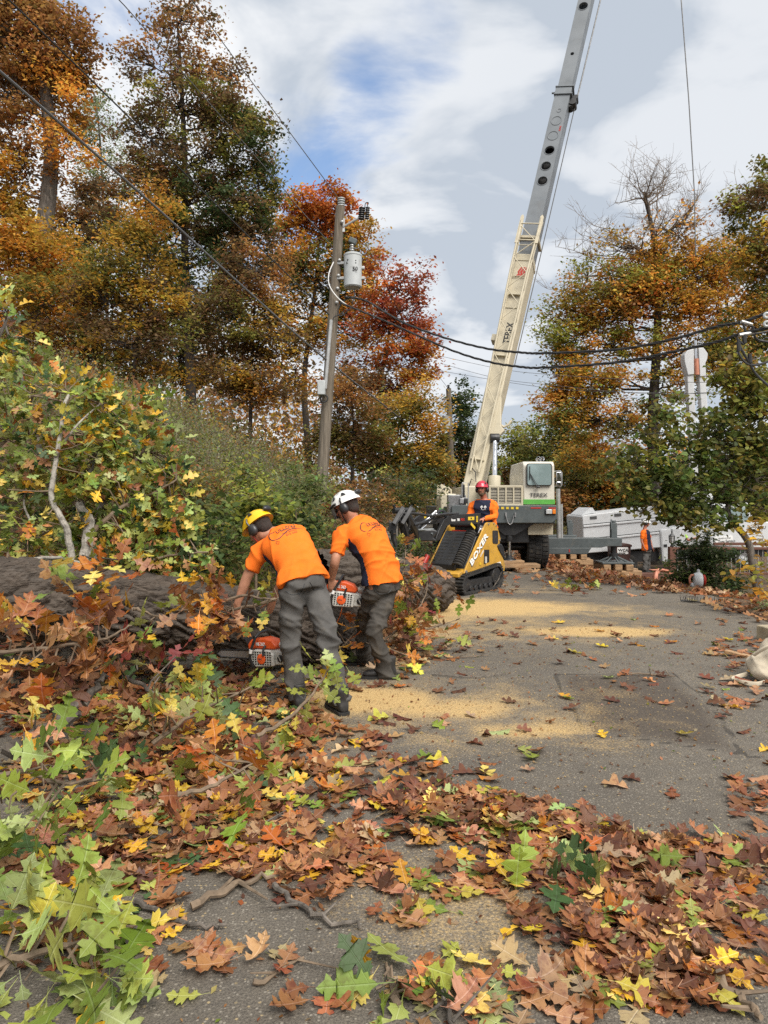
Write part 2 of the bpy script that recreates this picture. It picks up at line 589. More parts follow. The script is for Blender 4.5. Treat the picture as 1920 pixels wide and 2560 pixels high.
def asphalt_material():
    m = bpy.data.materials.new('old_asphalt')
    m.use_nodes = True
    t = m.node_tree
    b = t.nodes['Principled BSDF']
    tcn = t.nodes.new('ShaderNodeTexCoord')
    v = tcn.outputs['Object']
    big = noise_tex(t, v, 0.55, 5)
    mid = noise_tex(t, v, 5.0, 6, 0.6)
    fine = noise_tex(t, v, 130.0, 3, 0.7)
    c = mix_col(t, ramp(t, big, 0.3, 0.7), (0.136, 0.117, 0.092), (0.20, 0.174, 0.138))
    c = mix_col(t, ramp(t, mid, 0.35, 0.7, 0, 0.5), c, (0.11, 0.098, 0.083))
    c = mix_col(t, ramp(t, fine, 0.42, 0.60, 0, 0.65), c, (0.060, 0.053, 0.046))
    vo = t.nodes.new('ShaderNodeTexVoronoi')
    vo.inputs['Scale'].default_value = 85.0
    t.links.new(v, vo.inputs['Vector'])
    wn_ = t.nodes.new('ShaderNodeSeparateColor')
    t.links.new(vo.outputs['Color'], wn_.inputs[0])
    stone = math_node(t, 'MULTIPLY', ramp(t, wn_.outputs[0], 0.72, 0.80), ramp(t, vo.outputs['Distance'], 0.5, 0.25))
    c = mix_col(t, math_node(t, 'MULTIPLY', stone, 0.6), c, (0.34, 0.305, 0.25))
    pa = t.nodes.new('ShaderNodeAttribute')
    pa.attribute_name = 'patch'
    c = mix_col(t, math_node(t, 'MULTIPLY', pa.outputs['Fac'], 0.7), c, (0.062, 0.048, 0.038))
    seam = t.nodes.new('ShaderNodeAttribute')
    seam.attribute_name = 'seam'
    c = mix_col(t, math_node(t, 'MULTIPLY', ramp(t, math_node(t, 'ADD', seam.outputs['Fac'], math_node(t, 'MULTIPLY', mid, 0.3)), 0.75, 0.95), 0.6), c, (0.025, 0.022, 0.02))
    da = t.nodes.new('ShaderNodeAttribute')
    da.attribute_name = 'dust'
    grain = noise_tex(t, v, 70.0, 4, 0.75)
    drift = noise_tex(t, v, 2.6, 6, 0.65, 0.6)
    drive = math_node(t, 'ADD', math_node(t, 'MULTIPLY', da.outputs['Fac'], 0.95), math_node(t, 'MULTIPLY', math_node(t, 'SUBTRACT', drift, 0.5), 0.9))
    thr = math_node(t, 'ADD', drive, math_node(t, 'MULTIPLY', math_node(t, 'SUBTRACT', grain, 0.5), 1.1))
    df = ramp(t, thr, 0.20, 0.80)
    dcol = mix_col(t, ramp(t, grain, 0.3, 0.7), (0.42, 0.27, 0.105), (0.66, 0.46, 0.20))
    c = mix_col(t, math_node(t, 'MULTIPLY', df, 0.88), c, dcol)
    # stray chips everywhere
    vo2 = t.nodes.new('ShaderNodeTexVoronoi')
    vo2.inputs['Scale'].default_value = 58.0
    t.links.new(v, vo2.inputs['Vector'])
    w2 = t.nodes.new('ShaderNodeSeparateColor')
    t.links.new(vo2.outputs['Color'], w2.inputs[0])
    chip = math_node(t, 'MULTIPLY', ramp(t, w2.outputs[1], 0.86, 0.90), ramp(t, vo2.outputs['Distance'], 0.36, 0.22))
    c = mix_col(t, math_node(t, 'MULTIPLY', chip, 0.7), c, (0.42, 0.32, 0.17))
    t.links.new(c, b.inputs['Base Color'])
    b.inputs['Roughness'].default_value = 0.9
    b.inputs['Specular IOR Level'].default_value = 0.3
    bn = t.nodes.new('ShaderNodeBump')
    bn.inputs['Strength'].default_value = 0.8
    bn.inputs['Distance'].default_value = 0.012
    t.links.new(math_node(t, 'ADD', fine, math_node(t, 'MULTIPLY', vo.outputs['Distance'], 0.5)), bn.inputs['Height'])
    t.links.new(bn.outputs[0], b.inputs['Normal'])
    return m


M['floor'] = ground_material()
M['asphalt'] = asphalt_material()

xs = np.concatenate([np.linspace(-160, -24, 24), np.linspace(-22, 16, 150), np.linspace(18, 160, 26)])
ys = np.concatenate([np.linspace(-60, -4, 12), np.linspace(-3, 34, 150), np.linspace(35.5, 260, 60)])
X, Y = np.meshgrid(xs, ys)
ins = sstep(-0.7, -0.3, X - bank_x(Y)) * sstep(-0.1, 0.3, road_x(Y) - X) * (Y > -4) * (Y < 60)
V, Q = grid_mesh(X, Y, hgt(X, Y) - 0.06 * ins)
g = np_mesh('ground', V, Q, M['floor'], smooth=True)
tag(g, kind='structure')

vy = np.concatenate([np.linspace(-3.5, 1.2, 12), np.linspace(1.3, 13, 190), np.linspace(13.15, 24, 60), np.linspace(24.5, 58, 40)])
vu = np.linspace(0, 1, 150)
Yd = np.repeat(vy[:, None], len(vu), 1)
Xd = (bank_x(Yd) - 0.5) * (1 - vu) + road_x(Yd) * vu
V, Q = grid_mesh(Xd, Yd, hgt(Xd, Yd))
dw = np_mesh('driveway', V, Q, M['asphalt'], smooth=True)
tag(dw, kind='structure')
DUSTS = [(1.5, 9.4, 2.6, 2.6, .42), (.5, 5.2, 1.7, 1.1, .43), (1.35, 10.3, 1.7, 1.0, 1.0), (0.5, 9.6, 1.0, .9, .8), (2.5, 8.35, 1.0, .42, .9), (0.4, 8.4, 0.8, .7, .65), (3.0, 10.0, 1.2, 1.0, .45), (-0.15, 5.45, .62, .4, 1.05),
         (0.45, 5.2, .7, .33, .8), (0.95, 4.72, .6, .25, .62), (1.4, 4.45, .45, .16, .45), (0.4, 2.6, .6, .5, .42), (0.0, 7.0, .6, .7, .6), (2.2, 12.5, 2.2, 1.2, .3), (-.4, 4.6, .5, .5, .4)]


def dust(x, y):
    s = np.zeros_like(np.asarray(x, dtype=float))
    for a, b, rx, ry, k in DUSTS:
        r2 = ((x - a) / rx) ** 2 + ((y - b) / ry) ** 2
        s = np.maximum(s, k * np.exp(-0.9 * r2 ** 1.3))
    return s


def poly_inside(x, y, P):
    c = np.zeros(x.shape, bool)
    dmin = np.full(x.shape, 9.0)
    for i in range(len(P)):
        (x0, y0), (x1, y1) = P[i], P[(i + 1) % len(P)]
        hit = ((y0 > y) != (y1 > y)) & (x < (x1 - x0) * (y - y0) / (y1 - y0 + 1e-12) + x0)
        c ^= hit
        tt = np.clip(((x - x0) * (x1 - x0) + (y - y0) * (y1 - y0)) / ((x1 - x0) ** 2 + (y1 - y0) ** 2), 0, 1)
        dmin = np.minimum(dmin, np.hypot(x - x0 - tt * (x1 - x0), y - y0 - tt * (y1 - y0)))
    return c, dmin


PATCH = [(1.5, 6.25), (2.55, 6.3), (2.42, 5.2), (2.15, 4.25), (1.32, 4.7)]
pin, pd = poly_inside(V[:, 0], V[:, 1], PATCH)
crk = [(2.15, 4.25), (2.9, 3.7), (2.92, 3.68), (2.16, 4.22)]
_, cd = poly_inside(V[:, 0], V[:, 1], crk)
for nm, arr in (('dust', dust(V[:, 0], V[:, 1])), ('patch', pin * np.clip(pd / 0.12, 0, 1)), ('seam', np.maximum(np.exp(-(pd / 0.035) ** 2), np.exp(-(cd / 0.03) ** 2)))):
    a = dw.data.attributes.new(nm, 'FLOAT', 'POINT')
    a.data.foreach_set('value', arr.astype(np.float32))

# ================================================================ CRANE
crane = thing('crane_truck', 'cream telescopic crane truck with raised grey boom and TEREX cab', 'crane', (2.7, 17.5, 0))
CY = 15.8


def cz(py, Y=CY):
    return HC - (py - HY) / F * Y


def cxx(px, Y=CY):
    return (px - 960) / F * Y


X0, X1 = 1.5, 3.82
b = MB()
b.bx(X0, X1, CY, CY + 9.5, 1.06, 1.44)
b.build('carrier_deck', M['dk_grey'], crane, .02, world=True)
b = MB()
b.bx(X0 + .35, X1 - .55, CY + .2, CY + 10.0, 0.62, 1.06)
b.bx(X0 + .8, X1 - .95, CY + .1, CY + .5, 0.70, 1.05)
b.build('chassis', M['black'], crane, .02, world=True)
b = MB()
b.prism([(X0, 1.20), (X0 + .1, 1.08), (X1 - .1, 1.08), (X1, 1.17), (X1, 1.47), (X0, 1.47)], (0, CY - .0, 0), (1, 0, 0), (0, 0, 1), 0.12)
bp = b.build('bumper', M['dk_grey'], crane, .012, world=True)
for i in range(10):
    px = 1178 + i * 12.1
    b = MB()
    x = cxx(px)
    b.bx(x, x + .058, CY - .135, CY - .119, 1.385, 1.435)
    b.build('reflector', M['tape'], bp, world=True)
b = MB()
b.bx(cxx(1324), cxx(1350), CY - .128, CY - .119, 1.40, 1.425)
b.bx(cxx(1368), cxx(1386), CY - .128, CY - .119, 1.385, 1.425)
b.build('red_marking', M['red'], bp, world=True)
hl = MB().bx(cxx(1359), cxx(1386), CY - .15, CY - .11, cz(1286), cz(1272)).build('headlight', M['black'], bp, .01, world=True)
MB().bx(cxx(1361), cxx(1376), CY - .165, CY - .14, cz(1284.5), cz(1273.5)).build('headlamp_lens', M['lens'], crane, .008, world=True)
MB().bx(cxx(1377), cxx(1385), CY - .165, CY - .14, cz(1284.5), cz(1273.5)).build('turn_signal', M['amber'], crane, .008, world=True)
# tow bail
b = MB()
for px in (1262, 1285):
    b.bx(cxx(px) - .015, cxx(px) + .015, CY - .16, CY - .11, cz(1292), cz(1281))
b.tube([xyz(p, q, CY - .16) for p, q in ((1264, 1288), (1267, 1298), (1270, 1308), (1275, 1311.5), (1280, 1308), (1283, 1298), (1284, 1288))], .012, 6)
b.build('tow_bail', M['steel'], crane, world=True)

# cab
cab_x0, cab_x1, cab_z0, cab_z1 = cxx(1308.5), cxx(1387), 1.475, cz(1153)
b = MB()
b.prism([(CY, cab_z0), (CY + 1.75, cab_z0), (CY + 1.75, cab_z1 - .25), (CY + 1.55, cab_z1), (CY + .12, cab_z1), (CY + .03, cab_z1 - .08)], (cab_x0, 0, 0), (0, 1, 0), (0, 0, 1), cab_x1 - cab_x0)
cab = b.build('cab', M['cab_white'], crane, .03, 3, world=True)
wx0, wx1, wz0, wz1 = cxx(1315.5), cxx(1379), cz(1214), cz(1159)
b = MB()
r_ = .05
pl = []
for (qx, qz, a0) in ((wx1 - r_, wz1 - r_, 0), (wx0 + r_, wz1 - r_, 90), (wx0 + r_, wz0 + r_, 180), (wx1 - r_, wz0 + r_, 270)):
    for k in range(5):
        a = math.radians(a0 + k * 22.5)
        pl.append((qx + r_ * math.cos(a), qz + r_ * math.sin(a)))
b.prism(pl, (0, CY - .012, 0), (1, 0, 0), (0, 0, 1), .03)
wf = b.build('windscreen_frame', M['black'], crane, world=True)
cxm, czm = (wx0 + wx1) / 2, (wz0 + wz1) / 2
b = MB()
b.prism([((x - cxm) * .93 + cxm, (z - czm) * .95 + czm) for x, z in pl], (0, CY - .045, 0), (1, 0, 0), (0, 0, 1), .01)
b.build('pane', M['glass'], wf, world=True)
b = MB()
b.tube([(cxx(1340), CY - .10, cz(1217)), (cxx(1330), CY - .075, cz(1199)), (cxx(1322), CY - .07, cz(1180))], .008, 6)
b.tube([(cxx(1344), CY - .10, cz(1217)), (cxx(1333), CY - .075, cz(1199)), (cxx(1325), CY - .07, cz(1186))], .006, 6)
b.tube([(cxx(1322.5), CY - .07, cz(1200)), (cxx(1323), CY - .07, cz(1166))], .008, 5)
b.cyl((cxx(1340), CY - .06, cz(1218)), (cxx(1348), CY - .06, cz(1217)), .022, 8)
b.build('wiper', M['black'], cab, world=True)
MB().bx(cab_x0 - .003, cab_x1 + .003, CY - .006, CY + 1.2, cz(1260.5), cz(1248.5)).build('green_stripe', M['green'], cab, world=True)
tex_text('TEREX', (cxx(1324), CY - .012, cz(1241.5)), (1, 0, 0), (0, 0, 1), (1241.5 - 1232) / F * CY, M['grey_print'], cab, bold=.012, thick=.006, sx=1.17)
b = MB()
for px in (1352, 1361):
    b.lathe([(.03, 0), (.035, .15), (.055, .2), (.05, .2), (.02, .12)], (cxx(px), CY + .42, cab_z1 + .065), (0, -1, 0), 14, cap=False)
    b.bx(cxx(px) - .02, cxx(px) + .02, CY + .35, CY + .4, cab_z1 - .02, cab_z1 + .05)
b.build('air_horn', M['chrome'], cab, world=True)
# side window of the cab
MB().bx(cab_x1 - .01, cab_x1 + .008, CY + .3, CY + 1.3, 1.95, 2.35).build('side_window', M['glass'], cab, .02, world=True)
# mirrors
mr = MB()
mr.tube([(cxx(1387), CY + .1, cz(1178)), (cxx(1402), CY + .02, cz(1177)), (cxx(1405), CY + .02, cz(1182)), (cxx(1405), CY + .02, cz(1213)), (cxx(1402), CY + .02, cz(1217)), (cxx(1387), CY + .1, cz(1215))], .013, 6)
mro = mr.build('mirror_arm', M['galv'], crane, world=True)
b = MB()
b.bx(cxx(1391), cxx(1403), CY, CY + .06, cz(1201), cz(1180))
b.bx(cxx(1391), cxx(1403), CY, CY + .06, cz(1215), cz(1204))
b.build('mirror', M['chrome'], mro, .012, world=True)
b = MB()
b.tube([(cxx(1170), CY, cz(1282)), (cxx(1171), CY, cz(1207)), (cxx(1156), CY, cz(1207)), (cxx(1155), CY, cz(1212)), (cxx(1155), CY, cz(1242)), (cxx(1158), CY, cz(1245)), (cxx(1170), CY, cz(1246))], .014, 6)
mlo = b.build('mirror_arm', M['galv'], crane, world=True)
MB().bx(cxx(1156), cxx(1162), CY - .02, CY + .06, cz(1243), cz(1211)).build('mirror', M['black'], mlo, .02, world=True)
b = MB()
b.bx(cxx(1149), cxx(1160), CY - .05, CY + .1, cz(1259), cz(1246))
b.build('work_lamp', M['steel'], mlo, .01, world=True)
MB().bx(cxx(1160), cxx(1169), CY - .08, CY + .1, cz(1259), cz(1246)).build('work_lamp_housing', M['black'], crane, .015, world=True)

# engine cover with louvred grille
gx0, gx1, gz0, gz1 = cxx(1213), cxx(1307.5), 1.475, cz(1213)
b = MB()
b.bx(gx0, gx1, CY + .05, CY + 1.5, gz0, gz1)
eng = b.build('engine_cover', M['cream'], crane, .015, world=True)
b = MB()
fx0, fx1, fz0, fz1 = cxx(1226), cxx(1303), cz(1261), cz(1217)
b.bx(fx0, fx1, CY + .02, CY + .045, fz0, fz1)
b.build('grille_backing', M['black'], eng, world=True)
b = MB()
b.bx(fx0 - .05, fx0 + .005, CY - .02, CY + .047, fz0 - .03, fz1 + .03)
b.bx(fx1 - .005, fx1 + .04, CY - .02, CY + .047, fz0 - .03, fz1 + .03)
b.bx(fx0 + .006, fx1 - .006, CY - .02, CY + .047, fz1 - .02, fz1 + .03)
b.bx(fx0 + .006, fx1 - .006, CY - .02, CY + .047, fz0 - .03, fz0 + .02)
for k in range(1, 4):
    x = fx0 + (fx1 - fx0) * k / 4
    b.bx(x - .016, x + .016, CY - .02, CY + .02, fz0 + .02, fz1 - .02)
b.build('grille_frame', M['cream'], eng, .004, world=True)
for k in range(10):
    z = fz0 + .025 + (fz1 - fz0 - .05) * (k + .5) / 10
    s = MB().box(((fx0 + fx1) / 2, CY + .005, z), (fx1 - fx0 - .01, .006, .009), Matrix.Rotation(math.radians(-20), 3, 'X'))
    s.build('slat', M['cream'], eng, world=True)
# front fender and wheels
b = MB()
b.bx(cxx(1323), cxx(1386), CY + .12, CY + .17, cz(1338), cz(1297))
b.bx(cxx(1328), cxx(1386), CY + .17, CY + 1.35, cz(1300), cz(1296))
b.build('fender', M['cream'], crane, .012, world=True)


def wheel(parent, c, axis_x, r, w, hubm, name='wheel'):
    """tyre with tread blocks, rim and hub bolts; axle along world x"""
    wt = bpy.data.objects.new(name, None)
    COL.objects.link(wt)
    wt.parent = parent
    inv = wmat(parent).inverted()
    wt.location = inv @ Vector(c)
    b = MB()
    prof = [(r * .56, -w / 2 + .02), (r * .72, -w / 2), (r * .90, -w / 2), (r * .975, -w / 2 + .035), (r * .98, 0), (r * .975, w / 2 - .035), (r * .90, w / 2), (r * .72, w / 2), (r * .56, w / 2 - .02)]
    b.lathe(prof, (0, 0, 0), axis_x, 36, cap=False)
    for k in range(30):
        a = 2 * math.pi * k / 30
        for sx_ in (-1, 0, 1):
            cpos = Vector((sx_ * w * .31, math.cos(a + sx_ * .07) * r * .985, math.sin(a + sx_ * .07) * r * .985))
            b.box(cpos, (w * .26, r * .13, r * .045), Matrix.Rotation(a + sx_ * .07 - math.pi / 2, 3, 'X'))
    b.build('tyre', M['rubber'], wt)
    b = MB()
    b.lathe([(r * .58, -w * .42), (r * .52, -w * .40), (r * .48, -w * .1), (r * .2, -w * .12), (r * .18, -w * .32), (.01, -w * .34)], (0, 0, 0), axis_x, 28, cap=False)
    b.lathe([(r * .58, w * .42), (r * .52, w * .40), (r * .48, w * .1), (r * .2, w * .12), (r * .18, w * .32), (.01, w * .34)], (0, 0, 0), axis_x, 28, cap=False)
    for k in range(10):
        a = 2 * math.pi * k / 10
        for s_ in (-1, 1):
            b.cyl((s_ * w * .10, math.cos(a) * r * .33, math.sin(a) * r * .33), (s_ * w * .17, math.cos(a) * r * .33, math.sin(a) * r * .33), .018, 6)
    b.build('rim', hubm, wt)
    return wt


for yy in (CY + .85, CY + 6.2, CY + 7.5):
    wheel(crane, (cxx(1356), yy, .50), (1, 0, 0), .5, .50, M['dk_grey'])
    wheel(crane, (X0 + .35, yy, .50), (1, 0, 0), .5, .46, M['dk_grey'])
b = MB()
b.cyl((X0 + .5, CY + .85, .5), (X1 - .5, CY + .85, .5), .09, 12)
b.ball((2.6, CY + .85, .5), .19)
b.build('axle', M['black'], crane, world=True)
# front jack
jx = cxx(1275)
b = MB()
b.prism([(jx - .42, 1.06), (jx + .55, 1.06), (jx + .12, .80), (jx - .12, .80)], (0, CY + .22, 0), (1, 0, 0), (0, 0, 1), .2)
b.cyl((jx, CY + .1, .83), (jx, CY + .1, .66), .075, 14)
b.build('jack_housing', M['black'], crane, .01, world=True)
b = MB()
b.cyl((jx, CY + .1, .80), (jx, CY + .1, .26), .036, 14)
b.build('jack_rod', M['chrome'], crane, world=True)
MB().lathe([(.06, .11), (.075, .04), (.15, .02), (.16, 0), (.02, 0)], (jx, CY + .1, .245), (0, 0, 1), 18, cap=False).build('jack_foot', M['black'], crane, world=True)

# outrigger beams reaching out to the right, with jack legs
for (yy, x_end, pz, nm) in ((17.3, 5.75, 1350, 0), (20.6, 5.55, 1348, 1)):
    b = MB()
    z1, z0 = HC - (1341 if nm == 0 else 1330) / F * 0 - 0, 0
    zt = HC - ((1344 if nm == 0 else 1337) - HY) / F * yy
    zm = HC - ((1368 if nm == 0 else 1358) - HY) / F * yy
    zb = HC - ((1384 if nm == 0 else 1372) - HY) / F * yy
    xa = 3.3
    b.prism([(xa, zt), (x_end, zt), (x_end, zm + .03), (x_end - .38, zm + .03), (x_end - .5, zm), (xa, zm)], (0, yy + .16, 0), (1, 0, 0), (0, 0, 1), .32)
    b.prism([(xa, zm), (x_end - .75, zm), (x_end - .85, zb), (xa, zb)], (0, yy + .20, 0), (1, 0, 0), (0, 0, 1), .40)
    ob = b.build('outrigger_beam', M['dk_grey'], crane, .012, world=True)
    MB().bx(4.45, 4.475, yy - .21, yy - .195, zb + .05, zm - .04).build('red_mark', M['red'], ob, world=True)
    gz = H(x_end - .18, yy)
    jx2 = x_end - .16
    b = MB()
    b.bx(jx2 - .07, jx2 + .07, yy - .07, yy + .07, zt, zt + .36)
    b.cyl((jx2 - .09, yy - .12, zt + .2), (jx2 - .09, yy - .12, zt + .45), .02, 8)
    b.cyl((jx2, yy, zt + .36), (jx2, yy, zt + .42), .06, 10)
    b.build('jack_cylinder', M['dk_grey'], crane, .012, world=True)
    foot = gz + .30
    b = MB()
    b.cyl((jx2, yy, zt), (jx2, yy, foot + .12), .065, 16)
    b.cyl((jx2, yy, foot + .24), (jx2, yy, foot + .10), .11, 16)
    b.build('jack_leg', M['black'], crane, world=True)
    b = MB()
    for a in range(0, 360, 45):
        c_, s_ = math.cos(math.radians(a)), math.sin(math.radians(a))
        b.bar((jx2 + c_ * .09, yy + s_ * .09, foot + .15), (jx2 + c_ * .36, yy + s_ * .36, foot + .035), .03, .03)
    b.bx(jx2 - .38, jx2 + .38, yy - .38, yy + .38, foot - .0, foot + .04)
    b.build('jack_pad', M['dk_grey'], crane, .006, world=True)

# superstructure behind the cab
b = MB()
b.bx(cxx(1096, 18.6), cxx(1135, 18.6), 17.9, 19.4, 1.25, 1.76)
b.build('counterweight', M['cream'], crane, .04, 3, world=True)
MB().prism([(cxx(1097, 18.0), 1.24), (cxx(1121, 18.0), 1.24), (cxx(1114, 18.0), 1.36), (cxx(1097, 18.0), 1.40)], (0, 17.895, 0), (1, 0, 0), (0, 0, 1), .01).build('green_marking', M['green'], crane, world=True)
b = MB()
c0 = Vector((cxx(1113, 18.4), 18.2, cz(1231, 18.4)))
pts = []
for k in range(16):
    a = 2 * math.pi * k / 16
    rr = .17 if k % 2 else .145
    pts.append((rr * math.cos(a), rr * math.sin(a)))
b.prism(pts, c0, (1, 0, 0), (0, 0, 1), .03)
b.prism([(-.2, -.2), (.2, -.2), (.17, .05), (.08, .12), (-.1, .22), (-.14, .16), (-.2, .2), (-.22, .12)], c0 + Vector((0, .25, 0)), (1, 0, 0), (0, 0, 1), .05)
wd = b.build('winch_plate', M['cream'], crane, .005, world=True)
b = MB()
for k in range(6):
    a = k * math.pi / 3
    b.cyl(c0 + Vector((.08 * math.cos(a), -.04, .08 * math.sin(a))), c0 + Vector((.08 * math.cos(a), -.028, .08 * math.sin(a))), .022, 8)
b.torus(c0 + Vector((0, -.032, 0)), (0, 1, 0), .11, .008, 20, 5)
b.build('winch_bolt', M['black'], wd, world=True)
b = MB()
b.bx(cxx(1122), cxx(1166), CY + .06, CY + .5, 1.28, cz(1237))
rad = b.build('oil_cooler', M['galv'], crane, .008, world=True)
b = MB()
for k in range(16):
    z = 1.31 + k * (cz(1237) - 1.34) / 15
    b.bx(cxx(1124), cxx(1164), CY + .045, CY + .058, z - .006, z + .006)
for k in range(14):
    x = cxx(1125) + k * (cxx(1164) - cxx(1125)) / 13
    b.bx(x - .004, x + .004, CY + .04, CY + .057, 1.30, cz(1239))
b.build('cooler_mesh', M['steel'], rad, world=True)
b = MB()
b.bx(cxx(1160, 17), cxx(1225, 17), 17.0, 19.4, 1.2, cz(1215, 17))
b.build('turret', M['cream'], crane, .03, world=True)
b = MB()
b.bx(1.7, 3.0, 17.2, 20.2, 1.44, 1.55)
b.build('slewing_ring', M['dk_grey'], crane, .02, world=True)

# boom -------------------------------------------------------------
B0 = at(1181, 1236, 18.5)
B1 = at(1466, 0, 21.6)
bd = (B1 - B0).normalized()
view = ((B0 + B1) / 2 - Vector((0, 0, HC))).normalized()
be1 = bd.cross(view).normalized()
if be1.x < 0:
    be1 = -be1
be2 = be1.cross(bd).normalized()
if be2.dot(view) > 0:
    be2 = -be2                                  # towards the camera
ang = math.radians(14)
be1, be2 = (be1 * math.cos(ang) + be2 * math.sin(ang)).normalized(), (be2 * math.cos(ang) - be1 * math.sin(ang)).normalized()
BL = (B1 - B0).length


def bp_(t, a=0.0, c=0.0):
    return B0 + bd * t + be1 * a + be2 * c


def t_of(py):
    """distance along the boom whose point falls on photo row py"""
    lo, hi = -1.0, BL + 8
    for _ in range(40):
        m_ = (lo + hi) / 2
        p = bp_(m_)
        if HY - (p.z - HC) / p.y * F > py:
            lo = m_
        else:
            hi = m_
    return lo


def boom_box(name, t0, t1, w, d, m, bevel=.03, holes=()):
    """boom section: a box, with round openings let into the side plate that faces the road"""
    b = MB()
    if not holes:
        b.add([bp_(t, a * w / 2, c * d / 2) for t in (t0, t1) for a, c in ((-1, -1), (1, -1), (1, 1), (-1, 1))],
              [(0, 1, 2, 3), (4, 7, 6, 5), (0, 4, 5, 1), (1, 5, 6, 2), (2, 6, 7, 3), (3, 7, 4, 0)])
        return b.build(name, m, crane, bevel, 2, world=True)
    o = b.build(name, m, crane, 0, world=True) if False else None
    # plate side with openings: ring strips between square cells and circles
    b.add([bp_(t, a * w / 2, c * d / 2) for t in (t0, t1) for a, c in ((-1, -1), (1, -1), (1, 1), (-1, 1))],
          [(0, 1, 2, 3), (4, 7, 6, 5), (0, 4, 5, 1), (1, 5, 6, 2), (3, 7, 4, 0)])
    ts = sorted(holes)
    cur = t0
    for th, r in ts:
        s = w / 2
        b.add([bp_(cur, -w / 2, d / 2), bp_(cur, w / 2, d / 2), bp_(th - s, w / 2, d / 2), bp_(th - s, -w / 2, d / 2)], [(0, 1, 2, 3)])
        n = 32
        sq, ci, ci2 = [], [], []
        for k in range(n):
            a = 2 * math.pi * k / n + math.pi / 4
            ca, sa = math.cos(a), math.sin(a)
            q = max(abs(ca), abs(sa))
            sq.append(bp_(th + s * sa / q, s * ca / q, d / 2))
            ci.append(bp_(th + r * sa, r * ca, d / 2))
            ci2.append(bp_(th + r * sa, r * ca, d / 2 - .07))
        b.add(sq + ci + ci2, [(k, (k + 1) % n, n + (k + 1) % n, n + k) for k in range(n)] + [(n + k, n + (k + 1) % n, 2 * n + (k + 1) % n, 2 * n + k) for k in range(n)])
        cur = th + s
    b.add([bp_(cur, -w / 2, d / 2), bp_(cur, w / 2, d / 2), bp_(t1, w / 2, d / 2), bp_(t1, -w / 2, d / 2)], [(0, 1, 2, 3)])
    return b.build(name, m, crane, 0, world=True, fix=False, smooth=20)


tb0, tb1 = t_of(1236), t_of(650)
tg1, tg2 = t_of(247), BL + 7.0
boom_box('boom_base_section', tb0 - .2, tb1, .47, .62, M['cream'])
hw = .445
holesA = [(t_of(y), r) for y, r in ((467, .135), (430, .135), (391, .135))]
mid_s = boom_box('boom_middle_section', tb1 - .3, tg1, hw, .50, M['grey_steel'], holes=holesA)
top_s = boom_box('boom_top_section', tg1 - .2, tg2, .40, .42, M['grey_steel'], holes=[(t_of(149), .055), (t_of(31), .135), (t_of(2), .13)])


def ring_on(t, r, c, par, m, name='opening_rim'):
    b = MB()
    b.torus(bp_(t, 0, c), be2, r, .014, 26, 6)
    b.build(name, m, par, world=True)


for t, r in holesA:
    ring_on(t, r + .012, .25, mid_s, M['grey_steel'])
for y in (355, 318):
    ring_on(t_of(y), .147, .25, mid_s, M['grey_steel'])
for y in (31, 2):
    ring_on(t_of(y), .145, .21, top_s, M['grey_steel'])
b = MB()
b.torus(bp_(t_of(293), .01, .25), be2, .055, .012, 18, 5)
b.build('bolt_ring', M['grey_steel'], mid_s, world=True)
# inner section seen through the openings
MB().add([bp_(t, a * .17, c * .06 - .08) for t in (t_of(500), t_of(376)) for a, c in ((-1, -1), (1, -1), (1, 1), (-1, 1))], [(0, 1, 2, 3), (4, 7, 6, 5), (0, 4, 5, 1), (1, 5, 6, 2), (2, 6, 7, 3), (3, 7, 4, 0)]).build('inner_section', M['black'], mid_s, world=True)
# collar at the joint
b = MB()
for dt in (-.09, .17):
    b.add([bp_(tg1 + t, a, c) for t in (dt, dt + .035) for a, c in ((-.25, -.29), (.28, -.29), (.28, .29), (-.25, .29))], [(0, 1, 2, 3), (4, 7, 6, 5), (0, 4, 5, 1), (1, 5, 6, 2), (2, 6, 7, 3), (3, 7, 4, 0)])
b.add([bp_(tg1 + t, a, c) for t in (-.06, .17) for a, c in ((-.235, -.265), (.235, -.265), (.235, .265), (-.235, .265))], [(0, 1, 2, 3), (4, 7, 6, 5), (0, 4, 5, 1), (1, 5, 6, 2), (2, 6, 7, 3), (3, 7, 4, 0)])
b.cyl(bp_(tg1 + .12, -.25, .1), bp_(tg1 + .12, -.36, .1), .03, 8)
colr = b.build('boom_collar', M['grey_steel'], crane, .006, world=True)
b = MB()
b.cyl(bp_(tg1 - .22, .31, .15), bp_(tg1 - .22, .31, -.15), .11, 14)
b.cyl(bp_(tg1 - .05, .36, .12), bp_(tg1 - .05, .36, -.12), .075, 14)
b.cyl(bp_(tg1 - .32, .26, .12), bp_(tg1 - .32, .26, -.12), .07, 12)
b.build('sheave', M['black'], colr, world=True)
# hoist rope running beside the boom
b = MB()
b.tube([bp_(tg1 - .02, .40, .05), bp_((tg1 + tg2) / 2, .45, .04), bp_(tg2, .42, 0)], .022, 6)
b.tube([bp_(tg1 - .2, .37, -.05), bp_(t_of(600), .32, -.2), bp_(t_of(900), .27, -.28)], .014, 5)
b.build('hoist_rope', M['wire_grey'], crane, world=True)
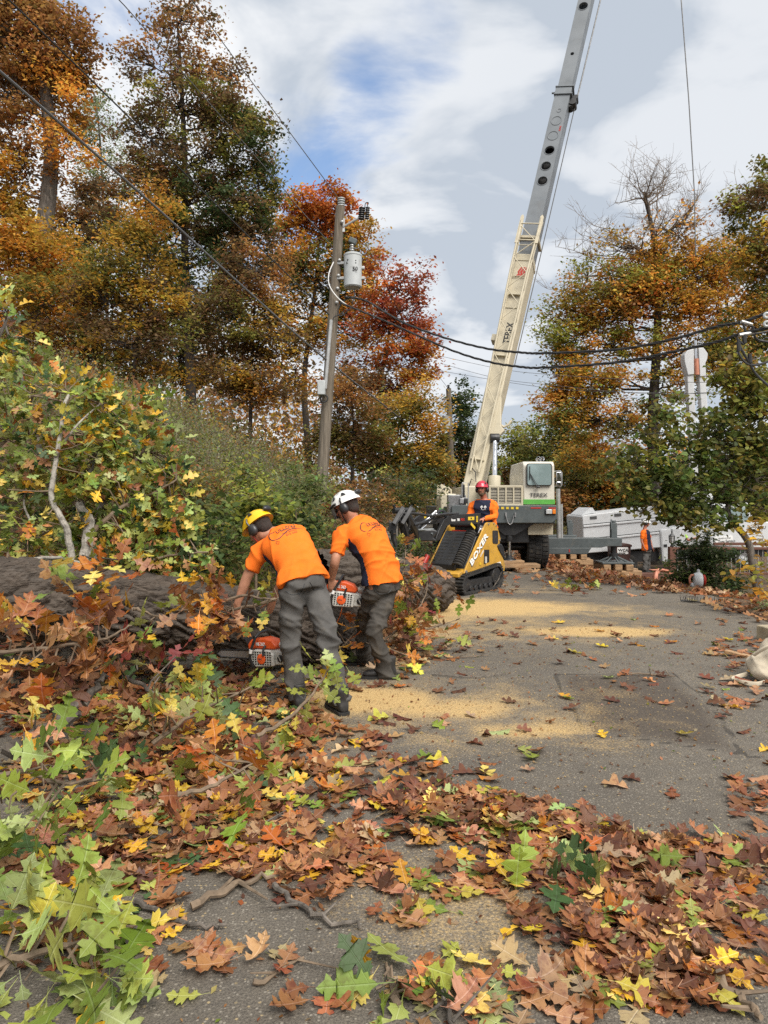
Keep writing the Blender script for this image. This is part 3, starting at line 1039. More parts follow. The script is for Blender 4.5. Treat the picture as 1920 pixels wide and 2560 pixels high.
# base section fittings
b = MB()
for y0, y1, w in ((612, 606, .56), (668, 662, .50)):
    ta, tb = t_of(y0), t_of(y1)
    b.add([bp_(t, a * w / 2, c * .66 / 2) for t in (ta, tb) for a, c in ((-1, -1), (1, -1), (1, 1), (-1, 1))], [(0, 1, 2, 3), (4, 7, 6, 5), (0, 4, 5, 1), (1, 5, 6, 2), (2, 6, 7, 3), (3, 7, 4, 0)])
b.build('boom_head_plate', M['cream'], crane, .006, world=True)
b = MB()
b.add([bp_(t_of(y), a, c) for y in (862, 846) for a, c in ((-.42, -.1), (-.24, -.1), (-.24, .2), (-.42, .2))], [(0, 1, 2, 3), (4, 7, 6, 5), (0, 4, 5, 1), (1, 5, 6, 2), (2, 6, 7, 3), (3, 7, 4, 0)])
b.build('junction_box', M['cream'], crane, .01, world=True)
# lift cylinder with bracket
lc0, lc1 = at(1236, 1216, 18.1), at(1237, 1098, 18.4)
MB().tube([lc0 - Vector((0, 0, .5)), lc0 + (lc1 - lc0) * .22], .155, 20).build('lift_cylinder', M['cream'], crane, .02, world=True)
MB().tube([lc0 + (lc1 - lc0) * .22, lc1], .066, 18).build('lift_rod', M['chrome'], crane, world=True)
b = MB()
b.cyl(lc1 + Vector((-.12, .02, .03)), lc1 + Vector((.12, .02, .03)), .12, 16)
b.build('rod_eye', M['black'], crane, .01, world=True)
ta, tb, tm = t_of(1100), t_of(1000), t_of(1080)
MB().prism([(ta, .05), (ta + .05, .40), (ta + .25, .52), (ta + .35, .40), (tb, .235), (tb, .05)], bp_(0, 0, .16), bd, be1, -.12).build('lift_bracket', M['cream'], crane, .01, world=True)
MB().tube([bp_(t_of(1060), .30, .1), bp_(t_of(1066), .44, .1), bp_(t_of(1058), .56, .1), bp_(t_of(1048), .60, .1)], .035, 8).build('hook_bracket', M['cream'], crane, world=True)

# lattice jib stowed along the boom
jib = bpy.data.objects.new('lattice_jib', None)
COL.objects.link(jib)
jib.parent = crane
jt = [t_of(1190), t_of(960), t_of(700), t_of(596)]


def jw(t):
    return np.interp(t, jt, [.11, .17, .23, .27])


def joff(t):
    return np.interp(t, jt, [.02, .0, -.01, .03])


def jc(t):
    return np.interp(t, jt, [.40, .46, .55, .60])


chords = ((-1, 0), (1, 0), (1, 1), (-1, 1))


def jp(t, k):
    a, c = chords[k]
    return bp_(t, joff(t) + a * jw(t), jc(t) + (c - 1) * .20 + .0)


tt = np.linspace(jt[0], jt[3], 16)
for k in range(4):
    MB().tube([jp(t, k) for t in (jt[0], jt[1], jt[2], jt[3] + (.25 if k in (1, 2) else .15))], .026, 8).build('chord', M['cream'], jib, world=True)
for i in range(len(tt) - 1):
    for (k0, k1) in ((3, 2), (0, 3), (1, 2)):
        a, c = (k0, k1) if i % 2 else (k1, k0)
        MB().tube([jp(tt[i], a), jp(tt[i + 1], c)], .0135, 6).build('strut', M['cream'], jib, world=True)
    if i % 2 == 0:
        MB().tube([jp(tt[i], 0), jp(tt[i], 1)], .014, 6).build('strut', M['cream'], jib, world=True)
b = MB()
th = jt[3]
for k in (2, 3):
    p = jp(th, k)
    b.prism([(-.55, -.05), (.28, -.045), (.34, 0), (.28, .045), (-.55, .05)], p, bd, be1, .05)
b.tube([jp(th + .05, 3), jp(th + .05, 2)], .02, 6)
b.tube([jp(th - .45, 3), jp(th - .45, 2)], .02, 6)
b.build('jib_head', M['cream'], jib, .004, world=True)
b = MB()
for y in (1160, 905, 755):
    t = t_of(y)
    MB().add([bp_(t + q, a, c) for q in (0, .04) for a, c in ((-.2, .28), (.2, .28), (.16, .40), (-.16, .40))], [(0, 1, 2, 3), (4, 7, 6, 5), (0, 4, 5, 1), (1, 5, 6, 2), (2, 6, 7, 3), (3, 7, 4, 0)]).build('jib_bracket', M['cream'], jib, world=True)
# lettering on the boom, reading upwards
tex_text('TEREX', bp_(t_of(872), .14, .313), bd, -be1, .20, M['black_print'], crane, bold=.015, thick=.006, sx=.78)
b = MB()
tl = t_of(708)
for i, (s0, w) in enumerate(((-.13, .04), (-.06, .05), (.02, .05))):
    b.prism([(0, s0), (.10, s0 + .07), (.16, s0 + .04), (.30, s0 + .11), (.30, s0 + .11 + w), (.15, s0 + .05 + w), (.09, s0 + .08 + w), (0, s0 + w)], bp_(tl, 0, .314), bd, be1, -.006)
b.build('red_emblem', M['red'], crane, world=True)
tex_text('EDGE', bp_(t_of(344), .18, .254), bd, -be1, .05, M['red'], mid_s, bold=.02, thick=.004)
MB().tube([bp_(t_of(1180), -.1, .33), bp_(t_of(1192), .05, .42), bp_(t_of(1215), .12, .40), bp_(t_of(1208), -.02, .38), bp_(t_of(1226), -.05, .35)], .014, 6).build('hydraulic_hose', M['black'], crane, world=True)
b = MB()
b.tube([(cxx(1395, 16.4), 16.4, cz(1222, 16.4)), (cxx(1397, 16.4), 16.4, cz(1345, 16.4))], .05, 10)
b.tube([(cxx(1403, 16.4), 16.4, cz(1260, 16.4)), (cxx(1404, 16.4), 16.4, cz(1345, 16.4))], .035, 8)
b.build('side_rail', M['galv'], crane, world=True)

# load line hanging from the boom tip out of the picture
o = MB().tube([at(1700, -260, 24), at(1703, 0, 24), at(1722, 250, 24), at(1736, 480, 24), at(1739, 640, 24)], .02, 6).build('load_line', M['wire_grey'])
tag(o, 'thin dark load line hanging down out of the sky into the orange maple', 'cable')

# cribbing under the jacks
CRIB = 'timber cribbing stacks under the crane jacks'


def crib(name, x, y, label, w=.9, layers=(3, 2), z0=None, cross=.16):
    gz = H(x, y) if z0 is None else z0
    t = thing(name, label, 'timber stack', (x, y, gz), group=CRIB)
    h = .145
    for i in range(layers[1]):
        MB().box((random.uniform(-.03, .03) + .1 * i, -.3 + .6 * i, h / 2), (w * 1.25, .2, h), Matrix.Rotation(random.uniform(-.05, .05), 3, 'Z')).build('timber', M['lumber'], t, .01)
    for i in range(layers[0]):
        MB().box((-.28 + .28 * i, 0, h * 1.5 + .002), (.17, .85, h), Matrix.Rotation(random.uniform(-.06, .06), 3, 'Z')).build('timber', M['lumber'], t, .01)
    return t


crib('cribbing', 5.75 - .16, 17.3, 'timber cribbing stack beside the brown bin, under the front side jack')
crib('cribbing', 5.55 - .16, 20.6, 'low timber cribbing stack under the farther side jack, nearer the crane wheels')
t = thing('cribbing', 'rough timber cribbing stack under the chrome front jack behind the loader', 'timber stack', (jx + .05, CY + .1, 0), group=CRIB)
MB().box((.22, 0, .04), (.35, .9, .08)).build('timber', M['lumber'], t, .01)
MB().box((.1, 0, .125), (1.0, .45, .085)).build('timber', M['lumber'], t, .01)
MB().box((-.02, 0, .207), (.55, .4, .075)).build('timber', M['lumber'], t, .01)
# ================================================================ COMPACT TRACK LOADER
LO = Vector((1.33, 12.3, 0))
LRZ = math.atan2(-.8, -.6)
loader = thing('track_loader', 'yellow compact track loader with black slotted hood and raised black grapple', 'loader', LO, LRZ)


def sp(px, py, y=.36):
    """photo pixel -> (forward, up) in the loader's vertical plane at sideways offset y"""
    k = (px - 960) / F
    ax, ay = LO.x + .8 * y, LO.y - .6 * y
    x = (ax - ay * k) / (.6 - .8 * k)
    return x, HC - (py - HY) / F * (ay - .8 * x)


def side_prism(poly, y, t):
    return MB().prism(poly, (0, y, 0), (1, 0, 0), (0, 0, 1), t)     # U x V = -y


plate = [sp(*p) for p in ((1158, 1434), (1166, 1413), (1213, 1309), (1217, 1306), (1234, 1306), (1239, 1310), (1244, 1325), (1250, 1348), (1246, 1363), (1251, 1385), (1258, 1401),
                          (1261, 1414), (1257, 1441), (1249, 1424), (1240, 1416), (1228, 1414), (1208, 1420))]
for y in (.375, -.345):
    side_prism(plate, y, .03).build('side_plate', M['yellow'], loader, .006)
v0 = [sp(*p) for p in ((1229, 1328), (1231, 1326), (1241, 1326), (1243, 1328), (1243, 1357), (1241, 1360), (1231, 1359), (1229, 1356))]
sv = side_prism(v0, .381, .02).build('side_vent', M['black'], loader, .003)
v1 = [sp(*p) for p in ((1208.5, 1374), (1221, 1374), (1221, 1405), (1207, 1410))]
side_prism(v1, .379, .02).build('side_opening', M['black'], loader)
p_ = sp(1211, 1400)
MB().cyl((p_[0], .385, p_[1] - .05), (p_[0], .385, p_[1] + .06), .022, 10).build('filter_bottle', M['saw_grey'], loader)
tk = [sp(*p) for p in ((1240, 1364), (1246, 1359), (1252, 1360), (1257, 1372), (1259, 1400), (1252, 1389), (1244, 1375))]
side_prism(tk, .392, .12).build('side_tank', M['black'], loader, .02, 3)
a_, b_ = sp(1176.5, 1416), sp(1215, 1346)
U_ = Vector((b_[0] - a_[0], 0, b_[1] - a_[1]))
W_ = Vector((0, 1, 0))
V_ = W_.cross(U_.normalized())
L_ = U_.length
tex_text('BOXER', Vector((a_[0], .372, a_[1])) - V_ * .012 - U_.normalized() * .008, U_, V_, .112, M['black_print'], loader, bold=.045, thick=.006, sx=L_ / .112 * .73 / 2.98, world=False)
tex_text('BOXER', Vector((a_[0], .374, a_[1])), U_, V_, .105, M['white_print'], loader, bold=.025, thick=.008, sx=L_ / .105 * .73 / 2.98, world=False)
c_ = sp(1199, 1393)
tex_text('LOADERS', Vector((c_[0], .375, c_[1])), U_, V_, .03, M['white_print'], loader, bold=.01, thick=.004, sx=.9, world=False)
d_ = sp(1240, 1411)
tex_text('BOXER', Vector((d_[0], .377, d_[1])), (-1, 0, 0.04), (.04, 0, 1), .035, M['white_print'], loader, bold=.02, thick=.004, world=False)
e_ = sp(1198, 1409)
MB().box((e_[0], .38, e_[1]), (.05, .006, .04)).build('warning_sticker', M['tape'], loader)
for bp2 in ((1163, 1430), (1219, 1310), (1232, 1309), (1238, 1314), (1247, 1350)):
    q = sp(*bp2)
    MB().cyl((q[0], .37, q[1]), (q[0], .39, q[1]), .014 if bp2[0] > 1200 else .03, 10).build('bolt', M['steel'], loader)
# body core, hood
MB().prism([(-.55, .32), (.46, .32), (.40, .46), (.02, .95), (-.5, .95)], (0, .32, 0), (1, 0, 0), (0, 0, 1), .64).build('engine_bay', M['black'], loader, .01)
hA, hB = Vector((.035, 0, 1.01)), Vector((.50, 0, .47))
hu = (hB - hA).normalized()
hn = Vector((0, 1, 0)).cross(hu)
if hn.x < 0:
    hn = -hn
R_ = Matrix((hu, Vector((0, 1, 0)), hn)).transposed()
hl_ = (hB - hA).length
hood = MB().box((hA + hB) / 2 + Vector((0, -.04, 0)) + hn * .02, (hl_, .46, .03), R_).build('hood', M['black'], loader, .012)
for k in range(9):
    for y in (-.15, .06):
        p = hA + hu * (.06 + k * (hl_ - .1) / 9) + Vector((0, y - .02, 0)) + hn * .034
        s = MB()
        s.box(p, (.018, .13, .012), R_)
        s.box(p + hu * .022 - hn * .003, (.03, .15, .006), R_ @ Matrix.Rotation(.35, 3, 'Y'))
        s.build('louvre', M['rubber'], hood)
MB().bx(.47, .53, -.26, .2, .40, .50).build('hood_lip', M['black'], loader, .01)
for k in range(15):
    p = hA + hu * (.02 + k * (hl_ + .02) / 15) + Vector((0, .235, 0)) + hn * .005
    pts = [p + Vector((0, .085 * math.cos(a), 0)) + hn * (.075 * math.sin(a) + .0) for a in np.linspace(0, math.pi, 8)]
    MB().tube(pts, .020, 6).build('bellows_rib', M['rubber'], loader)
MB().bx(-.05, .05, -.28, .2, .985, 1.03).build('hood_top', M['black'], loader, .01)
MB().bx(-.02, .05, -.15, .10, 1.03, 1.045).build('red_label', M['red'], loader)
MB().prism([(.35, .30), (.66, .30), (.66, .36), (.50, .40), (.35, .44)], (0, .345, 0), (1, 0, 0), (0, 0, 1), .69).build('front_plate', M['yellow'], loader, .008)
MB().tube([Vector((.68, -.36, .40)), Vector((.50, -.36, .62))], .045, 12).build('lift_ram', M['red'], loader)
MB().bx(-.62, -.42, -.3, .3, .16, .22).build('operator_platform', M['black'], loader, .01)


def track(y0, y1):
    cs = [((.50, .175), .155), ((-.56, .235), .205), ((-.40, .12), .10), ((.40, .12), .10)]
    pts = []
    for (cx_, cz_), r in cs:
        for k in range(48):
            a = 2 * math.pi * k / 48
            pts.append((cx_ + r * math.cos(a), cz_ + r * math.sin(a)))
    pts = sorted(set(pts))

    def half(ps):
        h = []
        for p in ps:
            while len(h) >= 2 and (h[-1][0] - h[-2][0]) * (p[1] - h[-2][1]) - (h[-1][1] - h[-2][1]) * (p[0] - h[-2][0]) <= 0:
                h.pop()
            h.append(p)
        return h
    hull = half(pts)[:-1] + half(pts[::-1])[:-1]
    P = [Vector((p[0], 0, p[1])) for p in hull]
    seg = [(P[(i + 1) % len(P)] - P[i]).length for i in range(len(P))]
    tot = sum(seg)
    n = 60
    S = []
    for k in range(n):
        d = tot * k / n
        i = 0
        while d > seg[i]:
            d -= seg[i]
            i += 1
        S.append(P[i] + (P[(i + 1) % len(P)] - P[i]) * (d / seg[i]))
    c = Vector((0, 0, .18))
    b = MB()
    vs_, fs = [], []
    nor = []
    for k in range(n):
        tdir = (S[(k + 1) % n] - S[k - 1]).normalized()
        nn = Vector((-tdir.z, 0, tdir.x))
        nn = -nn if nn.dot(S[k] - c) < 0 else nn
        nor.append(nn)
    for k in range(n):
        o_, i_ = S[k], S[k] - nor[k] * .035
        vs_ += [o_ + Vector((0, y0, 0)), o_ + Vector((0, y1, 0)), i_ + Vector((0, y1, 0)), i_ + Vector((0, y0, 0))]
    for k in range(n):
        q, r = 4 * k, 4 * ((k + 1) % n)
        for j in range(4):
            fs.append((q + j, q + (j + 1) % 4, r + (j + 1) % 4, r + j))
    b.add(vs_, fs)
    for k in range(n):
        tdir = (S[(k + 1) % n] - S[k - 1]).normalized()
        Rm = Matrix((tdir, Vector((0, 1, 0)), nor[k])).transposed()
        b.box(S[k] + Vector((0, (y0 + y1) / 2, 0)) + nor[k] * .010, (.028, abs(y1 - y0) + .004, .026), Rm)
    tr = b.build('rubber_track', M['rubber'], loader)
    b = MB()
    ym = (y0 + y1) / 2
    b.cyl((-.54, y0 + .02, .235), (-.54, y1 - .02, .235), .15, 18)
    b.cyl((.50, y0 + .02, .175), (.50, y1 - .02, .175), .112, 18)
    for x in (-.32, -.15, .02, .19, .34):
        b.cyl((x, y0 + .03, .09), (x, y1 - .01, .09), .055, 12)
    b.bx(-.48, .46, y0 + .05, y1 - .03, .13, .24)
    b.build('track_roller_frame', M['black'], loader, .005)
    return tr


track(.20, .43)
track(-.43, -.20)
MB().tube([Vector((-.7, .2, .16)), Vector((-.7, -.2, .16))], .03, 8).build('tow_bar', M['black'], loader)

arm = [sp(*p, .30) for p in ((1201, 1283), (1139, 1286), (1120, 1290), (1108, 1300), (1096, 1325), (1087, 1349), (1094, 1352), (1100, 1346), (1107, 1330), (1115, 1316), (1126, 1310), (1143, 1309), (1196, 1310))]
for y in (.315, -.255):
    side_prism(arm, y, .05).build('loader_arm', M['black'], loader, .006)
q0 = sp(1126, 1303, .30)
q1 = sp(1160, 1302, .30)
Ut = Vector((q1[0] - q0[0], 0, q1[1] - q0[1]))
Vt = W_.cross(Ut.normalized())
tex_text('Boxer', Vector((q0[0], .317, q0[1])), Ut, Vt, .040, M['white_print'], loader, bold=.02, thick=.004, sx=.95, world=False)
q2 = sp(1140, 1302.5, .30)
tex_text('700', Vector((q2[0], .317, q2[1])), Ut, Vt, .042, M['white_print'], loader, bold=.02, thick=.004, sx=.95, world=False)
q3 = sp(1149.5, 1302, .30)
tex_text('HDX', Vector((q3[0], .317, q3[1])), Ut, Vt, .042, M['red'], loader, bold=.02, thick=.004, sx=.95, world=False)
for (xa, ya, xb, yb) in ((1168, 1292, 1183, 1300), (1188.5, 1290, 1192, 1305)):
    P1, P2 = sp(xa, ya, .3), sp(xb, yb, .3)
    w_ = MB().bx(P1[0], P2[0], .315, .321, P1[1], P2[1]).build('warning_label', M['tape'], loader)
    MB().bx(P1[0] * .62 + P2[0] * .38, P1[0] * .42 + P2[0] * .58, .321, .323, P1[1] * .75 + P2[1] * .25, P1[1] * .25 + P2[1] * .75).build('pictogram', M['black_print'], w_)
y2 = sp(1112, 1313, -.28)
MB().box((y2[0] + .06, .318, y2[1] - .0), (.16, .006, .045), Matrix.Rotation(-.55, 3, 'Y')).build('warning_label', M['tape'], loader)
MB().tube([Vector((-.1, .29, 1.14)), Vector((-.1, -.25, 1.14))], .05, 12).build('cross_tube', M['black'], loader)
MB().bx(-.52, -.2, -.25, .22, 1.0, 1.13).build('control_console', M['black'], loader, .02)
b = MB()
b.tube([Vector((-.50, .2, 1.12)), Vector((-.60, .2, 1.20)), Vector((-.60, -.2, 1.20)), Vector((-.50, -.2, 1.12))], .014, 8)
for y in (-.1, .05, .14):
    b.tube([Vector((-.42, y, 1.12)), Vector((-.45, y, 1.21))], .012, 6)
    b.ball((-.45, y, 1.22), .022, 8, 6)
b.build('control_handle', M['black'], loader)
MB().tube([Vector((-.05, .25, .95)), Vector((.05, .27, 1.1)), Vector((.0, .26, 1.16))], .02, 6).build('hydraulic_hose', M['black'], loader)
b = MB()
b.cyl((-.12, .33, .62), (-.14, .33, 1.12), .018, 8)
b.cyl((-.2, .28, 1.12), (-.02, .33, 1.0), .016, 8)
b.build('arm_ram', M['chrome'], loader)

# grapple in front of the arms (world points)
g = MB()
for (x0_, y0_, d0), (x1_, y1_, d1), w in (((1034, 1277, 10.75), (984, 1277, 10.55), .055),):
    g.tube([at(x0_, y0_, d0), at(x1_, y1_, d1)], w / 1.2, 14)
g.tube([at(1028, 1263, 10.7), at(1031, 1277, 10.72)], .018, 6)
g.tube([at(984, 1262, 10.55), at(990, 1277, 10.58)], .018, 6)
gra = g.build('grapple_crossbar', M['black'], loader, world=True)
g = MB()
for off in (0, .16):
    o_ = Vector((off * .8, off * .6 - .1, 0))
    g.bar(at(1008, 1268, 10.6) + o_, at(983, 1310, 10.5) + o_, .065, .05, Vector((0, -1, 0)))
g.bar(at(1010, 1276, 10.62), at(985, 1316, 10.5), .04, .10, Vector((0, -1, 0)))
g.bar(at(984, 1308, 10.5), at(978, 1330, 10.5), .12, .07, Vector((0, -1, 0)))
g.build('grapple_frame', M['black'], loader, .008, world=True)
for pts, w in ((((1012, 1280, 10.65), (1024, 1300, 10.7), (1036, 1320, 10.8), (1046, 1350, 10.9)), .07), (((1003, 1300, 10.6), (1008, 1322, 10.65), (1012, 1345, 10.7), (1017, 1352, 10.7)), .055),
               (((1005, 1287, 10.6), (1010, 1310, 10.6), (1018, 1335, 10.65), (1020, 1372, 10.7)), .035), (((982, 1325, 10.5), (985, 1350, 10.5), (990, 1368, 10.5)), .05)):
    MB().tube([at(*p) for p in pts], [w, w * .95, w * .85, w * .4][:len(pts)] if len(pts) == 4 else [w, w * .8, w * .4], 8).build('grapple_tine', M['black'], loader, world=True)
g = MB()
pr = [(1030, 1324), (1084, 1323), (1093, 1327), (1088, 1338), (1082, 1343), (1092, 1352), (1060, 1352), (1028, 1354), (1014, 1352), (1012, 1330)]
cuts = [at(px, py, 11.0) for px, py in pr]
g.prism([(p.x, p.z) for p in cuts], (0, 11.25, 0), (1, 0, 0), (0, 0, 1), .4)
g.build('bucket', M['black'], loader, .02, world=True)
MB().tube([at(1014, 1326, 10.85), at(1050, 1325, 10.85), at(1083, 1324, 10.9), at(1087, 1328, 10.9), at(1078, 1336, 10.85)], .022, 6).build('bucket_lip', M['dk_grey'], loader, world=True)
MB().tube([at(1042, 1324, 11.0), at(1058, 1306, 11.1), at(1080, 1288, 11.2), at(1105, 1276, 11.4), at(1110, 1280, 11.4), at(1112, 1292, 11.4)], .030, 8).build('grapple_arm', M['black'], loader, world=True)
MB().prism([(p.x, p.z) for p in (at(1042, 1322, 11.1), at(1052, 1302, 11.1), at(1066, 1290, 11.1), at(1080, 1288, 11.1), at(1095, 1296, 11.1), at(1096, 1312, 11.1), at(1060, 1312, 11.1))], (0, 11.3, 0), (1, 0, 0), (0, 0, 1), .06).build('grapple_mount', M['black'], loader, .01, world=True)
MB().bx(at(1062, 0, 11.04).x, at(1068, 0, 11.04).x, 11.225, 11.235, at(0, 1296, 11.1).z, at(0, 1290, 11.1).z).build('warning_label', M['tape'], loader, world=True)
for pa, pb, r in (((1050, 1326, 10.9), (1070, 1308, 11.0), .013), ((1068, 1310, 11.0), (1092, 1285, 11.1), .022), ((1058, 1308, 11.0), (1090, 1277, 11.1), .014)):
    MB().tube([at(*pa), at(*pb)], r, 8).build('ram_rod', M['chrome'], loader, world=True)
for pts in (((1016, 1288, 10.6), (1030, 1283, 10.7), (1050, 1285, 10.8), (1075, 1290, 10.9), (1105, 1286, 11.2), (1145, 1284, 11.7)), ((1020, 1300, 10.7), (1040, 1308, 10.8), (1070, 1308, 11.0), (1105, 1290, 11.3)),
            ((1035, 1312, 10.7), (1060, 1306, 10.9), (1090, 1292, 11.1), (1120, 1284, 11.4)), ((1010, 1282, 10.6), (1020, 1290, 10.6), (1024, 1310, 10.65), (1018, 1330, 10.65))):
    MB().tube([at(*p) for p in pts], .022, 7).build('hydraulic_hose', M['black'], loader, world=True)


# ================================================================ CHAINSAWS
def chainsaw(label, loc, rz, tilt=0.0, roll=0.0):
    t = thing('chainsaw', label, 'chainsaw', loc, rz)
    t.rotation_euler = (roll, tilt, rz)
    MB().prism([(-.20, .02), (.12, .0), (.19, .03), (.19, .13), (.10, .155), (-.10, .15), (-.20, .12)], (0, .05, 0), (1, 0, 0), (0, 0, 1), .12).build('crankcase', M['saw_grey'], t, .012)
    MB().prism([(-.10, .15), (.11, .155), (.20, .14), (.205, .19), (.16, .235), (.02, .255), (-.07, .235), (-.12, .18)], (0, .06, 0), (1, 0, 0), (0, 0, 1), .13).build('top_cover', M['saw_orange'], t, .018, 3)
    st = MB().prism([(-.10, .01), (.10, -.005), (.15, .03), (.155, .12), (.10, .15), (-.05, .15), (-.10, .11)], (0, .085, 0), (1, 0, 0), (0, 0, 1), .035).build('starter_cover', M['saw_grey'], t, .01)
    for iz in range(6):
        for ix in range(8):
            MB().bx(-.075 + ix * .027, -.060 + ix * .027, .084, .0885, .018 + iz * .021, .029 + iz * .021).build('cooling_slot', M['black'], st)
    MB().lathe([(.045, 0), (.045, .006), (.036, .009), (.005, .010)], (.03, .086, .07), (0, 1, 0), 22).build('emblem', M['saw_orange'], t)
    tex_text('STIHL', (.058, .0965, .064), (-1, 0, 0), (0, 0, 1), .014, M['grey_print'], t, bold=.01, thick=.002, sx=.85, world=False)
    MB().lathe([(.032, 0), (.032, .01), (.02, .014), (.02, .012)], (-.155, .05, .075), (0, 1, 0), 18).build('fuel_cap', M['black'], t)
    MB().box((-.155, .066, .075), (.008, .006, .05), Matrix.Rotation(.5, 3, 'Y')).build('cap_grip', M['saw_grey'], t)
    MB().tube([Vector(p) for p in ((-.12, .0, .19), (-.20, .0, .185), (-.28, .0, .155), (-.30, .0, .10), (-.285, .0, .04), (-.23, .0, .015), (-.16, .0, .02))], [.022, .02, .019, .018, .018, .02, .024], 10).build('rear_handle', M['saw_grey'], t)
    h = MB().tube([Vector(p) for p in ((.12, .10, .0), (.13, .125, .08), (.10, .125, .18), (.06, .115, .27), (.05, .06, .305), (.05, -.04, .305), (.06, -.10, .26), (.10, -.105, .12))], .0135, 10).build('front_handle', M['black'], t)
    MB().tube([Vector((.118, .126, .125)), Vector((.108, .126, .160))], .0155, 10).build('handle_sleeve', M['white_print'], h)
    MB().prism([(-.05, 0), (.05, 0), (.06, .11), (.03, .135), (-.03, .135), (-.06, .11)], (.205, 0, .18), (0, 1, 0), (.35, 0, 1), .012).build('hand_guard', M['black'], t, .004)
    br = MB().prism([(.18, .04), (.62, .045), (.66, .07), (.62, .10), (.18, .11)], (0, -.055, 0), (1, 0, 0), (0, 0, 1), .006).build('guide_bar', M['steel'], t)
    MB().tube([Vector(p) for p in ((.16, -.058, .036), (.62, -.058, .040), (.665, -.058, .072), (.62, -.058, .106), (.16, -.058, .116))], .008, 6).build('saw_chain', M['black'], t)
    MB().tube([Vector((-.01, .07, .19)), Vector((.0, .09, .16)), Vector((.0, .10, .10))], .010, 6).build('pull_cord_grip', M['black'], t)
    tex_text('MS 362', (.10, .0655, .185), (-1, 0, 0), (0, 0, 1), .030, M['white_print'], t, bold=.02, thick=.003, sx=.8, world=False)
    t.scale = (.86, .86, .86)
    return t


saw_ground = chainsaw('orange and grey chainsaw standing on the leaves between the log and the stooping legs', at(676, 1663, 5.5), math.radians(152), tilt=.06)
saw_held = chainsaw('orange and white chainsaw held in both hands of the worker in white helmet', at(861, 1515, 6.2), math.radians(176), tilt=-.12)
# ================================================================ PEOPLE
def cat_pts(P, R, sub=5):
    P = [Vector(p) for p in P]
    out, ro = [], []
    n = len(P)
    for i in range(n - 1):
        p0, p1, p2, p3 = P[max(i - 1, 0)], P[i], P[i + 1], P[min(i + 2, n - 1)]
        for k in range(sub):
            t = k / sub
            out.append(0.5 * ((2 * p1) + (p2 - p0) * t + (2 * p0 - 5 * p1 + 4 * p2 - p3) * t * t + (3 * p1 - p0 - 3 * p2 + p3) * t ** 3))
            ro.append(R[i] * (1 - t) + R[i + 1] * t)
    out.append(P[-1])
    ro.append(R[-1])
    return out, ro


def limb(mb, P, R, n=14, sub=5, flat=False):
    pts, rr = cat_pts(P, R, sub)
    if not flat:
        for end in (0, -1):
            d = (pts[0] - pts[1]).normalized() if end == 0 else (pts[-1] - pts[-2]).normalized()
            r = rr[end]
            ex = [(r * .5, r * .87), (r * .85, r * .5)]
            if end == 0:
                p = pts[0]
                pts = [p + d * ex[1][0], p + d * ex[0][0]] + pts
                rr = [ex[1][1], ex[0][1]] + rr
            else:
                p = pts[-1]
                pts = pts + [p + d * ex[0][0], p + d * ex[1][0]]
                rr = rr + [ex[0][1], ex[1][1]]
    return mb.tube(pts, rr, n)


def ring_loft(mb, rings, n=24, power=2.4):
    """rings: (centre, half width, half depth, lateral, front)"""
    b = len(mb.v)
    for c, a, d, la, fr in rings:
        for k in range(n):
            t = 2 * math.pi * k / n
            ct, st = math.cos(t), math.sin(t)
            mb.v.append(c + la * (a * math.copysign(abs(ct) ** (2 / power), ct)) + fr * (d * math.copysign(abs(st) ** (2 / power), st)))
    for i in range(len(rings) - 1):
        for k in range(n):
            a, c = b + i * n + k, b + i * n + (k + 1) % n
            mb.f.append((a, c, c + n, a + n))
    mb.f.append(tuple(b + k for k in range(n))[::-1])
    mb.f.append(tuple(b + (len(rings) - 1) * n + k for k in range(n)))


def remeshed(mb, voxel, smooth=4, fac=.5):
    me = bpy.data.meshes.new('tmp')
    me.from_pydata([tuple(p) for p in mb.v], [], mb.f)
    bm = bmesh.new()
    bm.from_mesh(me)
    bmesh.ops.recalc_face_normals(bm, faces=bm.faces)
    bm.to_mesh(me)
    bm.free()
    o = bpy.data.objects.new('tmp', me)
    COL.objects.link(o)
    m = o.modifiers.new('r', 'REMESH')
    m.mode = 'VOXEL'
    m.voxel_size = voxel
    s = o.modifiers.new('s', 'SMOOTH')
    s.factor = fac
    s.iterations = smooth
    bpy.context.view_layer.update()
    r = bpy.data.meshes.new_from_object(o.evaluated_get(bpy.context.evaluated_depsgraph_get()))
    bpy.data.objects.remove(o)
    bpy.data.meshes.remove(me)
    return r


def folds(me, amp, axis, freq=26.0, seed=0, mask=None, iso=.35):
    """cloth creases: ridged waves mostly across the given axis"""
    n = len(me.vertices)
    co = np.empty(n * 3, np.float32)
    me.vertices.foreach_get('co', co)
    co = co.reshape(-1, 3)
    no = np.empty(n * 3, np.float32)
    me.vertices.foreach_get('normal', no)
    no = no.reshape(-1, 3)
    rs = np.random.RandomState(seed)
    ax = np.array(Vector(axis).normalized())
    disp = np.zeros(n)
    for k in range(6):
        d = ax * rs.uniform(.6, 1.1) + rs.normal(0, iso, 3)
        d /= np.linalg.norm(d)
        w = freq * rs.uniform(.5, 1.6)
        warp = np.sin(co @ rs.normal(0, 7, 3) + rs.uniform(0, 6)) * 1.3 + np.sin(co @ rs.normal(0, 13, 3) + rs.uniform(0, 6)) * .7
        env = .5 + .5 * np.sin(co @ rs.normal(0, 6, 3) + rs.uniform(0, 6))
        disp += env * ((1 - np.abs(np.sin((co @ d) * w * .5 + warp))) ** 2 - .3)
    disp *= amp / 2.0
    if mask is not None:
        disp *= mask(co)
    co += no * disp[:, None].astype(np.float32)
    me.vertices.foreach_set('co', co.ravel())
    me.update()


